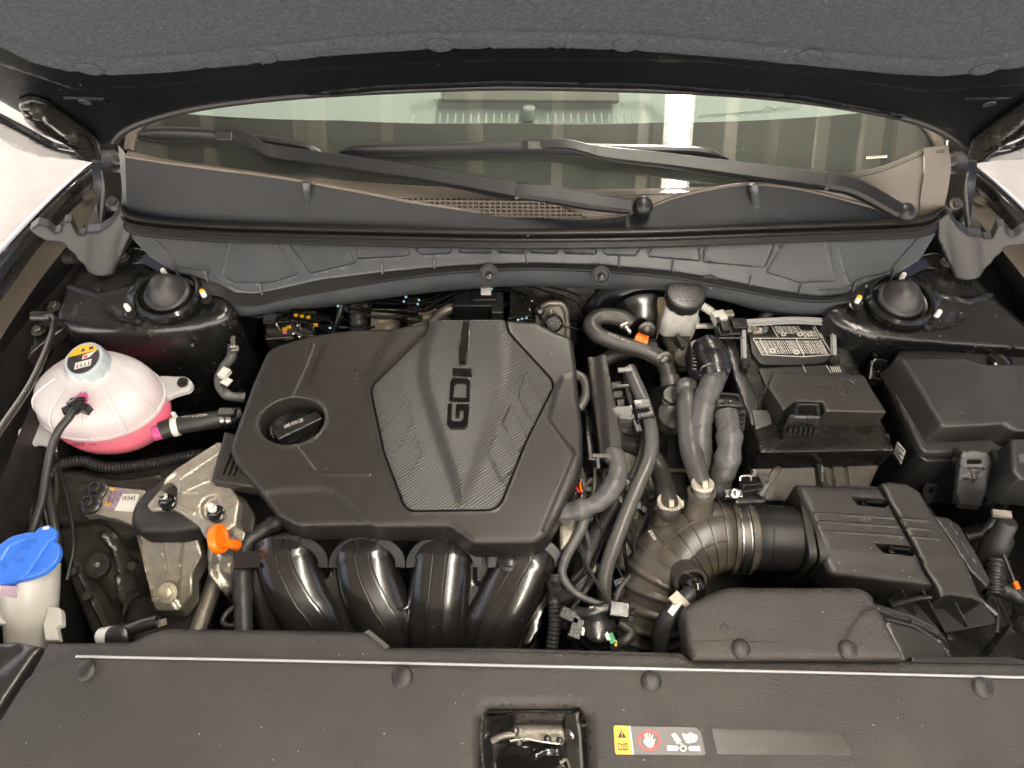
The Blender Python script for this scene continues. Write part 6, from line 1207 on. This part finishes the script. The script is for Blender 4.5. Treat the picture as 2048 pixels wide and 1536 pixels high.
for i in range(5): O('print_column', flat(dk2, [(1660 + i * 4, 733 + (i % 2) * 2), (1662 + i * 4, 733), (1667 + i * 4, 745), (1665 + i * 4, 745)], .0006), 'print', bt2, smooth=False)
O('print_column', flat(dk2, [(1622, 734), (1624, 733), (1630, 744), (1628, 744)], .0006), 'labelgrey', bt2, smooth=False)
O('side_rail', relief(PH(-.033, 0, 760), [(1440, 640, 3), (1462, 640), (1480, 720), (1518, 800), (1525, 850), (1502, 850), (1470, 760)], r=.003, skirt=.05, step=.01, rc=3), 'satin', bt2)
tc_ = T('terminal_cover', 'matt black cover box marked with a plus over the battery terminal', 'terminal cover', (1650, 830, -.1))
tp2 = Plane((1560, 800, .010), (1740, 800, .010), (1640, 755, .016))
O('lid', relief(tp2, [(1546, 744, 2), (1728, 750, 3), (1774, 825, 3), (1650, 823, 2), (1645, 804, 2), (1590, 803, 2), (1568, 822, 2), (1536, 774, 2)], r=.0028, skirt=.042, step=.006, rc=2, feats=[('line', [(1578, 770), (1658, 774)], .0016, -.0012)]), 'cover', tc_)
lp2 = Plane((1560, 800, .0103), (1740, 800, .0103), (1640, 755, .0163))
c = lp2.w(lp2.px([(1693, 775)]))[0]; rg = [c + lp2.u * math.cos(a_) * .0150 + lp2.v * math.sin(a_) * .0145 for a_ in np.linspace(0, 2 * math.pi, 33)]
O('plus_ring', sweep(rg, circ(.0011, 8)), 'satin', tc_); O('plus_bar', sweep([c - lp2.u * .012, c + lp2.u * .012], rrect(.0016, .0012)), 'cover', tc_); O('plus_bar', sweep([c - lp2.v * .012, c + lp2.v * .012], rrect(.0016, .0014)), 'cover', tc_)
O('lower_body', relief(Plane((1560, 840, -.040), (1740, 840, -.040), (1640, 800, -.036)), [(1508, 850, 6), (1530, 812), (1560, 800), (1636, 802), (1637, 866, 3), (1520, 862, 4)], r=.003, skirt=.075, step=.008, rc=3), 'darkgloss', tc_)
O('front_face', relief(PH(.004, 0, 830), [(1640, 790), (1750, 795, 2), (1771, 825, 2), (1649, 822, 2)], r=.0015, skirt=.062, step=.008, rc=1), 'cowl', tc_)  # paler blue-grey colour stands in for sky and wall reflected here
O('front_drop', relief(PH(-.030, 0, 850), [(1640, 806), (1752, 810, 2), (1762, 846, 2), (1640, 844, 2)], r=.002, skirt=.115, step=.008, rc=1, flare=-.05), 'lid', tc_)
O('end_block', relief(PH(-.03, 0, 820), [(1503, 820, 2), (1538, 819, 2), (1545, 845, 2), (1512, 858, 2)], r=.002, skirt=.03, step=.006), 'hosegrey', tc_)
lt_ = O('latch', relief(FP(W(1612, 842, .0) + np.array((0, -.004, 0)), (0, -.92, .38), (1, 0, 0)), [(1580, 830, 2), (1642, 832, 2), (1640, 868), (1628, 882, 3), (1570, 880, 3), (1565, 862)], r=.0015, skirt=.006, step=.006, rc=2), 'darkgloss', tc_)
O('latch_loop', tube([(1592, 832, .012), (1594, 812, .016), (1600, 808, .017), (1628, 808, .017), (1634, 812, .016), (1636, 832, .012)], .0030, 10), 'gloss', tc_)
for i in range(6): O('latch_rib', box((1580 + i * 10, 862, -.006), (.0032, .004, .014), 0, -20), 'satin', lt_, smooth=False)
it = T('battery_jacket', 'dusty brown-black jacket plate in front of the battery', 'battery jacket', (1640, 930, -.25))
O('jacket', relief(Plane((1520, 920, -.085), (1740, 925, -.085), (1640, 890, -.075)), [(1500, 905, 4), (1512, 898), (1700, 905), (1760, 880), (1778, 865, 3), (1782, 880), (1735, 985), (1720, 1010), (1500, 1000)], r=.003, skirt=.12, step=.010, rc=3, feats=[('line', [(1505, 912), (1640, 918)], .006, .003), ('line', [(1660, 925), (1668, 980)], .008, -.005), ('line', [(1690, 925), (1696, 980)], .008, -.005)]), 'dusty', it)
O('dark_strip', box((1646, 955, -.078), (.010, .09, .002), 2), 'ink', it); O('vertical_print', text(Plane((1640, 960, -.0755), (1650, 960, -.0755), (1645, 940, -.0755)), 'FU-HBP', (1647, 962), (1647, 932), (1643, 962), 0), 'print', it, smooth=False)
gc = T('ground_cable', 'black ground cable with bolted white metal lug', 'cable', (1580, 620, -.03))
O('cable', tube([(1505, 665, -.06), (1525, 635, -.035), (1550, 620, -.025), (1580, 617, -.022), (1612, 617, -.02)], .0085, 14), 'rubber', gc)
lg = O('lug', J(box((1623, 617, -.010), (.026, .022, .004), 25), box((1632, 608, -.006), (.006, .016, .004), -20)), 'whiteplastic', gc, bevel=.001); O('lug_bolt', J(lathe((1627, 620, -.008), [(.0085, 0), (.0085, .003), (.006, .004)], (.2, -.3, 1), 20), lathe((1627, 620, -.008), [(.006, .004), (.006, .009), (.001, .009)], (.2, -.3, 1), 6)), 'steel', lg)
bs = T('battery_sensor', 'black connector block at the rear corner of the battery', 'connector', (1465, 655, -.04))
O('body', J(box((1462, 662, -.02), (.05, .032, .022), 3), box((1478, 650, -.008), (.026, .022, .014), 3), box((1450, 655, -.006), (.014, .018, .012), 3)), 'darkgloss', bs, bevel=.002); O('edge_line', box((1460, 676, -.012), (.05, .0015, .002), 1), 'hosegrey', bs)

# ================================================================== FUSE BOX
fb = T('fuse_box', 'large matt black fuse box lid at the battery-side edge', 'fuse box', (1930, 850, -.2))
fp2 = PH(.030, .012, 780)
O('lid', relief(fp2, [(1800, 714, 6), (1926, 713, 8), (1972, 727, 8), (2170, 728), (2170, 862), (2036, 862, 6), (2018, 855, 6), (2010, 848, 4), (1884, 853, 8)], r=.006, skirt=.052, step=.008, rc=4, flare=.085), 'lid', fb)
O('skirt_band', relief(PH(-.012, .012, 800), [(1772, 745, 8), (1800, 700), (2170, 700), (2170, 925), (2020, 905), (1850, 905, 12), (1838, 893, 8)], r=.004, skirt=.014, step=.012, rc=6), 'lid', fb)
O('skirt_band', relief(PH(-.032, .012, 800), [(1774, 760, 8), (1800, 705), (2170, 705), (2170, 945), (2015, 922), (1850, 922, 12), (1836, 910, 8)], r=.004, skirt=.16, step=.014, rc=6, flare=-.04), 'satin', fb)
pl = FP(W(1938, 950, -.02), (0, -.86, .5), (1, 0, 0))
lt_ = O('latch', relief(pl, [(1922, 908, 5), (1946, 900, 6), (1978, 906, 5), (1984, 925), (1972, 985), (1962, 1015, 3), (1920, 1010, 3), (1912, 985), (1918, 940)], holes=[[(1934, 920, 4), (1962, 920, 4), (1964, 928, 3), (1934, 928, 3)]], r=.002, hr=.001, skirt=.01, step=.006, rc=3, feats=[('line', [(1940, 938), (1948, 962), (1956, 938)], .0025, .0015), ('line', [(1922, 934), (1978, 936)], .002, .001), ('line', [(1925, 955), (1968, 958)], .002, .001)]), 'satin', fb)
for L in ([(1914, 900, -.01), (1910, 950, -.05), (1902, 1000, -.10)], [(1990, 905, -.01), (1988, 950, -.05), (1972, 1000, -.10)]): O('latch_guide', sweep(catmull(w3(L), 5), rrect(.003, .008), up=np.array((0, -1., .3))), 'satin', fb)
O('lid_knob', lathe((1994, 728, -.01), [(.018, -.01), (.018, .012), (.012, .016), (.001, .016)], (0, 0, 1), 20), 'gloss', fb)
O('part_label', (lambda a_: (list(a_), [(0, 1, 2, 3)]))([W(1795, 882, -.05), W(1812, 902, -.05), W(1802, 930, -.075), W(1787, 905, -.075)]), 'labelwhite', fb, smooth=False)
for i in range(3): O('printed_line', (lambda a_: (list(a_), [(0, 1, 2, 3)]))([W(1795 + i * 1 - i * 2, 888 + i * 9, -.050 - i * .007) + (0, -.001, .001), W(1808 - i * 2, 902 + i * 9, -.050 - i * .007) + (0, -.001, .001), W(1807 - i * 2, 904 + i * 9, -.051 - i * .007) + (0, -.001, .001), W(1794 - i * 2, 890 + i * 9, -.051 - i * .007) + (0, -.001, .001)]), 'ink', fb, smooth=False)
O('corner_post', relief(PH(.028, .012, 860), [(2022, 876, 5), (2170, 876), (2170, 970), (2040, 958, 6), (2024, 940, 6)], r=.005, skirt=.08, step=.008, rc=4), 'capgrey', fb)
O('print_patch', flat(PH(.0285, .012, 860), [(2036, 908), (2170, 908), (2170, 928), (2038, 926)], .001), 'labelgrey', fb, smooth=False)
O('small_tab', relief(FP(W(1862, 980, -.12), (0, -.86, .5), (1, 0, 0)), [(1852, 968, 2), (1878, 968, 2), (1876, 995), (1856, 1010), (1846, 985)], holes=[[(1858, 976), (1868, 976), (1866, 986), (1858, 988)]], r=.001, skirt=.004, step=.005), 'satin', fb)
bp_ = T('fuse_box_bracket', 'glossy black bracket between the strut tower and the fuse box', 'bracket', (1760, 740, -.1))
O('plate', relief(FP(W(1760, 740, -.03), (-.1, -.8, .6), (1, 0, 0)), [(1740, 722, 6), (1752, 716), (1778, 720, 6), (1782, 740), (1770, 765), (1735, 760)], holes=[[(1752, 728), (1760, 728), (1758, 742), (1750, 740)]], r=.003, skirt=.012, step=.006, rc=4), 'gloss', bp_)
# wiring at the lower right corner
cr_ = T('corner_cylinder', 'black canister with a coiled wire in the right front corner', 'canister', (1995, 1070, -.15))
O('canister', lathe((1995, 1085, -.07), [(.020, -.035), (.0205, -.01), (.0195, .010), (.0150, .018), (.0140, .040), (.011, .045), (.001, .045)], (0, .35, .9), 28), 'rubber', cr_)
O('foam_pad', box((2003, 1028, -.02), (.026, .010, .006), -8), 'aludark', cr_)
O('coil', tube([(1995, 1120, -.075), (1992, 1150, -.08), (1990, 1185, -.09)], .0115, 14, rib=(.0075, .22)), 'rubber', cr_)
O('thin_wire', tube([(2008, 1110, -.06), (2020, 1140, -.06), (2036, 1178, -.06), (2060, 1200, -.07)], .0022, 8), 'rubber', cr_)
for i in range(3): O('orange_bead', lathe((2031 + i * 2.2, 1166 + i * 5, -.058), [(.0034, -.0016), (.0042, 0), (.0034, .0016)], (.3, -.9, .1), 12), 'orange', cr_)
hose('corner_harness', 'taped harness crossing the right front corner', [(1970, 1175, -.13), (2005, 1180, -.125), (2040, 1195, -.12), (2100, 1225, -.12)], .0125, 'rubber', cat='wiring harness', wob=.3)
hose('corner_hose', 'bent black hose beside the fuse box latch', [(1935, 1075, -.12), (1965, 1068, -.11), (1990, 1040, -.10), (2010, 1000, -.12)], .008, 'rubber')
ra = T('right_inner_panel', 'dark inner fender sheet in the right front corner', 'panel', (2000, 1230, -.2))
O('sheet', relief(PH(-.22, .0, 1200), [(1900, 1050), (2180, 1000), (2250, 1330), (1880, 1330)], r=.01, skirt=.05, step=.02, rc=20, feats=[('line', [(2030, 1230), (1960, 1320)], .01, .006), ('line', [(2060, 1060), (2000, 1100)], .03, .01)]), 'darkgloss', ra)
O('front_strip', relief(PH(.004, 0, 1320), [(1822, 1313, 3), (2012, 1313), (2060, 1322), (2060, 1328), (1824, 1324)], r=.002, skirt=.02, step=.01), 'satin', ra)

# ================================================================== FIREWALL AREA
hsd = T('heat_shield', 'crumpled bright foil heat shield behind the engine cover', 'heat shield', (760, 640, -.1))
def crumple(px0, px1, py0, py1, Y, nx=36, ny=14, amp=.010, seed=0):
    V = [WY(px0 + (px1 - px0) * i / nx, py0 + (py1 - py0) * j / ny, Y + amp * noise.noise(Vector((i * .35, j * .5, seed))) + amp * .6 * noise.noise(Vector((i * .9, j * 1.2, seed + 5)))) for j in range(ny + 1) for i in range(nx + 1)]
    return V, [(j * (nx + 1) + i, j * (nx + 1) + i + 1, (j + 1) * (nx + 1) + i + 1, (j + 1) * (nx + 1) + i) for j in range(ny) for i in range(nx)]
O('foil', crumple(742, 905, 618, 680, .93), 'foil', hsd, sharp=60); O('foil', crumple(664, 742, 612, 680, .94, seed=3), 'steeldark', hsd, sharp=60)
O('foil_band', crumple(800, 815, 622, 680, .915, 4, 10, .002), 'steeldark', hsd)
bl_ = T('brake_lines', 'bundle of thin black brake lines along the firewall', 'brake lines', (800, 600, -.03))
for L in ([(560, 626, -.03), (700, 606, -.03), (800, 608, -.03), (850, 611, -.03), (880, 612, -.03), (940, 580, -.02), (1010, 580, -.02), (1040, 592, -.02), (1060, 620, -.03), (1070, 640, -.05)],
          [(660, 588, -.03), (740, 594, -.03), (810, 603, -.03), (850, 606, -.03), (900, 590, -.025), (940, 576, -.02)], [(790, 584, -.03), (815, 596, -.03), (850, 600, -.03), (900, 582, -.03), (930, 575, -.03)], [(640, 608, -.04), (700, 610, -.04), (760, 623, -.04), (850, 622, -.04), (880, 608, -.04)],
          [(700, 618, -.03), (765, 622, -.03), (840, 622, -.03), (880, 600, -.03), (920, 580, -.03)], [(1000, 576, -.02), (1040, 586, -.02), (1060, 600, -.02), (1078, 612, -.03), (1082, 640, -.05)], [(1050, 570, -.01), (1110, 588, -.015), (1155, 606, -.02), (1165, 640, -.05)], [(1090, 572, -.01), (1140, 584, -.015), (1168, 600, -.02), (1175, 640, -.05)]):
    O('line', tube(L, .0021, 8), 'gloss', bl_)
for x, y in [(826, 605), (826, 622)]: O('line_clip', box((x, y, -.026), (.020, .014, .012)), 'darkgloss', bl_, bevel=.001)
O('white_clip', box((972, 582, -.012), (.018, .016, .006)), 'whiteplastic', bl_, bevel=.001)
for x, y in [(714, 594), (742, 588), (808, 603), (838, 600), (812, 594), (836, 608), (962, 578), (984, 578), (676, 612), (660, 656), (1036, 640), (1044, 638), (1053, 636), (630, 612)]: O('cyan_mark', lathe((x, y, -.018), [(.0021, -.002), (.0021, .002), (.001, .0025)], (0, -.6, .8), 10), 'cyanmark', bl_)
ss = T('steering_bellows', 'black steering shaft with ribbed bellows at the firewall', 'steering shaft', (715, 630, -.1))
O('bellows', tube([(712, 612, -.05), (716, 640, -.06), (718, 668, -.09)], .0145, 16, rib=(.0085, .14)), 'rubber', ss); O('joint', lathe((712, 602, -.05), [(.026, -.02), (.026, .006), (.018, .012), (.001, .012)], (0, -.4, 1), 24), 'dark', ss)
O('shaft', tube([(684, 606, -.03), (676, 640, -.05), (668, 670, -.08)], .005, 10), 'satin', ss)
ap_ = T('aluminium_pipe', 'pale bent metal pipe reaching a black block at the firewall', 'pipe', (870, 640, -.08))
O('pipe', tube([(850, 668, -.10), (872, 640, -.08), (890, 622, -.065), (915, 614, -.06), (932, 616, -.06)], .0095, 14), 'alu', ap_)
O('valve_block', J(box((950, 612, -.06), (.075, .05, .06)), box((968, 598, -.035), (.045, .024, .022))), 'satin', ap_, bevel=.004)
O('hose_end', box((995, 625, -.06), (.022, .05, .06)), 'rubber', ap_, bevel=.004)
abs_ = T('brake_unit', 'dusty metal brake pressure unit with yellow marked fittings', 'brake unit', (600, 660, -.15))
O('block', box((590, 672, -.12), (.09, .06, .07), 5), 'steeldark', abs_, bevel=.003); O('block', box((560, 640, -.10), (.05, .05, .05), 5), 'darkgloss', abs_, bevel=.003)
for x, y in [(592, 630), (604, 632), (617, 634), (570, 658), (578, 654), (632, 650), (882, 636) if 0 else (570, 664)]: O('yellow_mark', box((x, y, -.055), (.007, .005, .004), 10), 'yellow', abs_)
O('magenta_mark', lathe((571, 666, -.05), [(.003, 0), (.002, .002)], (0, 0, 1), 8), 'magenta', abs_)
for L in ([(560, 640, -.06), (592, 630, -.056), (630, 636, -.056), (660, 642, -.06), (672, 660, -.07)], [(632, 650, -.06), (660, 652, -.06), (672, 640, -.06)], [(560, 632, -.06), (552, 645, -.06), (560, 660, -.07)]): O('line', tube(L, .0028, 8), 'gloss', abs_)
for x, y in [(596, 648), (588, 664), (600, 670)]: O('fitting', lathe((x, y, -.070), [(.005, -.02), (.005, .0), (.003, .002)], (0, -.2, 1), 10), 'steel', abs_)
O('bright_edge', box((575, 679, -.07), (.022, .003, .003)), 'steel', abs_)
fwp = T('heater_pipe_plate', 'black pressed firewall plate with a clamped heater pipe stub', 'plate', (1105, 640, -.08))
fpp = FP(W(1105, 640, -.06), (0, -.80, .60), (1, 0, 0))
O('plate', relief(fpp, [(1072, 620, 10), (1090, 604, 10), (1125, 602, 12), (1138, 620, 10), (1142, 680), (1070, 680)], r=.004, skirt=.012, step=.006, rc=8, feats=[('area', [(1080, 622), (1095, 612), (1122, 611), (1130, 625), (1132, 690), (1080, 690)], -.003, .004)], down=-fpp.n), 'aludark', fwp)
O('stub', lathe((1107, 645, -.045), [(.015, -.012), (.0165, .0), (.0165, .012), (.012, .016), (.001, .016)], (0, -.7, .7), 24), 'darkgloss', fwp); O('clamp', J(tube([(1092, 646, -.035), (1098, 634, -.033), (1108, 631, -.032), (1118, 636, -.033), (1121, 648, -.035)], .002, 8), box((1102, 628, -.028), (.003, .006, .018), -20), box((1112, 628, -.028), (.003, .006, .018), 20)), 'zinc', fwp)
O('stud', lathe((1080, 622, -.04), [(.009, -.004), (.009, .002), (.005, .004), (.004, .010), (.001, .010)], (0, -.7, .7), 16), 'steeldark', fwp)
wb = T('firewall_panel', 'dark brown sheet metal firewall between the plate and the booster', 'firewall panel', (1150, 620, -.1))
O('sheet', loft([[(1020, 575, -.03), (1120, 572, -.03), (1190, 575, -.03)], [(1020, 690, -.14), (1120, 690, -.14), (1190, 700, -.14)]], 8), 'steeldark', wb)
es = T('tower_harness', 'taped wire with white tag hanging between tower and engine cover', 'wiring harness', (455, 740, -.05))
O('bundle', tube([(466, 690, -.03), (462, 715, -.04), (448, 735, -.05), (438, 765, -.06), (455, 790, -.07), (490, 795, -.08)], .0085, 12, wob=.3), 'tape', es)
O('white_tag', box((449, 747, -.035), (.014, .018, .010), -25), 'labelwhite', es); O('white_tag', box((453, 763, -.04), (.016, .014, .002), -30), 'labelwhite', es); O('metal_lug', J(box((466, 684, -.012), (.008, .022, .006), 10), box((470, 698, -.015), (.012, .010, .006), 10)), 'steel', es, bevel=.001)
ph_ = T('breather_loop', 'short grey hose loop at the right edge of the engine cover', 'hose', (1170, 780, -.05))
O('hose', tube([(1150, 748, -.03), (1168, 760, -.03), (1172, 790, -.035), (1158, 818, -.045)], .008, 12), 'hosegrey', ph_)
cb = T('tower_cable', 'thin smooth black cable looping in front of the grey end cap', 'cable', (200, 530, 0))
O('cable', tube([(136, 515, .03), (160, 520, .04), (195, 525, .045), (225, 515, .045), (250, 490, .05), (268, 458, .07)], .0062, 12), 'satin', cb)
O('grommet', J(lathe((136, 515, .03), [(.012, -.004), (.012, .004)], (1, 0, .1), 20), lathe((146, 517, .034), [(.009, -.008), (.009, .008)], (1, -.1, .1), 16)), 'rubber', cb)

# thin wires and small plugs in the gaps
wt = T('wiring_tangle', 'tangle of thin black wires with small plugs between the intake manifold and the air hose', 'wiring', (1180, 1080, -.15))
random.seed(21)
for i in range(16):
    x0 = random.uniform(1120, 1300); y0 = random.uniform(900, 1080); L = [(x0, y0, -.11 + random.uniform(-.03, .03))]
    for k in range(3): L.append((L[-1][0] + random.uniform(-45, 40), L[-1][1] + random.uniform(35, 80), L[-1][2] + random.uniform(-.02, .012)))
    O('wire', tube(L, random.choice([.0016, .002, .0028, .004]), 8), random.choice(['rubber', 'rubber', 'hose', 'hosegrey', 'satin']), wt)
for i in range(9):
    x, y = random.uniform(1135, 1300), random.uniform(930, 1240); o_ = O('plug', J(box((x, y, -.10), (.018, .012, .012), random.uniform(-60, 60), 20), box((x + 4, y + 3, -.095), (.008, .006, .008), random.uniform(-60, 60), 20)), random.choice(['satin', 'rubber', 'darkgloss']), wt, bevel=.0008)
wr = T('rear_wiring', 'thin black wires and pipes crossing the dark gap behind the engine cover', 'wiring', (700, 640, -.12))
for i in range(14):
    x0 = random.uniform(480, 1050); L = [(x0, random.uniform(612, 640), -.08)]
    for k in range(3): L.append((L[-1][0] + random.uniform(20, 70), min(672, L[-1][1] + random.uniform(-6, 18)), L[-1][2] + random.uniform(-.01, .01)))
    O('wire', tube(L, random.choice([.0018, .0025, .0035]), 8), random.choice(['rubber', 'satin', 'hose', 'gloss']), wr)
wc = T('corner_wiring', 'thin wires and clips in the dark right front corner beside the air duct', 'wiring', (1980, 1200, -.14))
for i in range(9):
    x0 = random.uniform(1900, 2040); L = [(x0, random.uniform(1060, 1130), -.13)]
    for k in range(3): L.append((L[-1][0] + random.uniform(-30, 45), L[-1][1] + random.uniform(25, 65), L[-1][2] + random.uniform(-.015, .01)))
    O('wire', tube(L, random.choice([.0018, .003, .005]), 8), random.choice(['rubber', 'hose', 'satin']), wc)
wl_ = T('lower_left_wiring', 'black wires running down beside the washer filler neck', 'wiring', (120, 1150, -.12))
for i in range(6):
    x0 = random.uniform(60, 150); L = [(x0, random.uniform(900, 960), -.12)]
    for k in range(4): L.append((L[-1][0] + random.uniform(-14, 22), L[-1][1] + random.uniform(50, 95), L[-1][2] + random.uniform(-.02, .01)))
    O('wire', tube(L, random.choice([.003, .0045, .007]), 10), random.choice(['rubber', 'hose']), wl_)
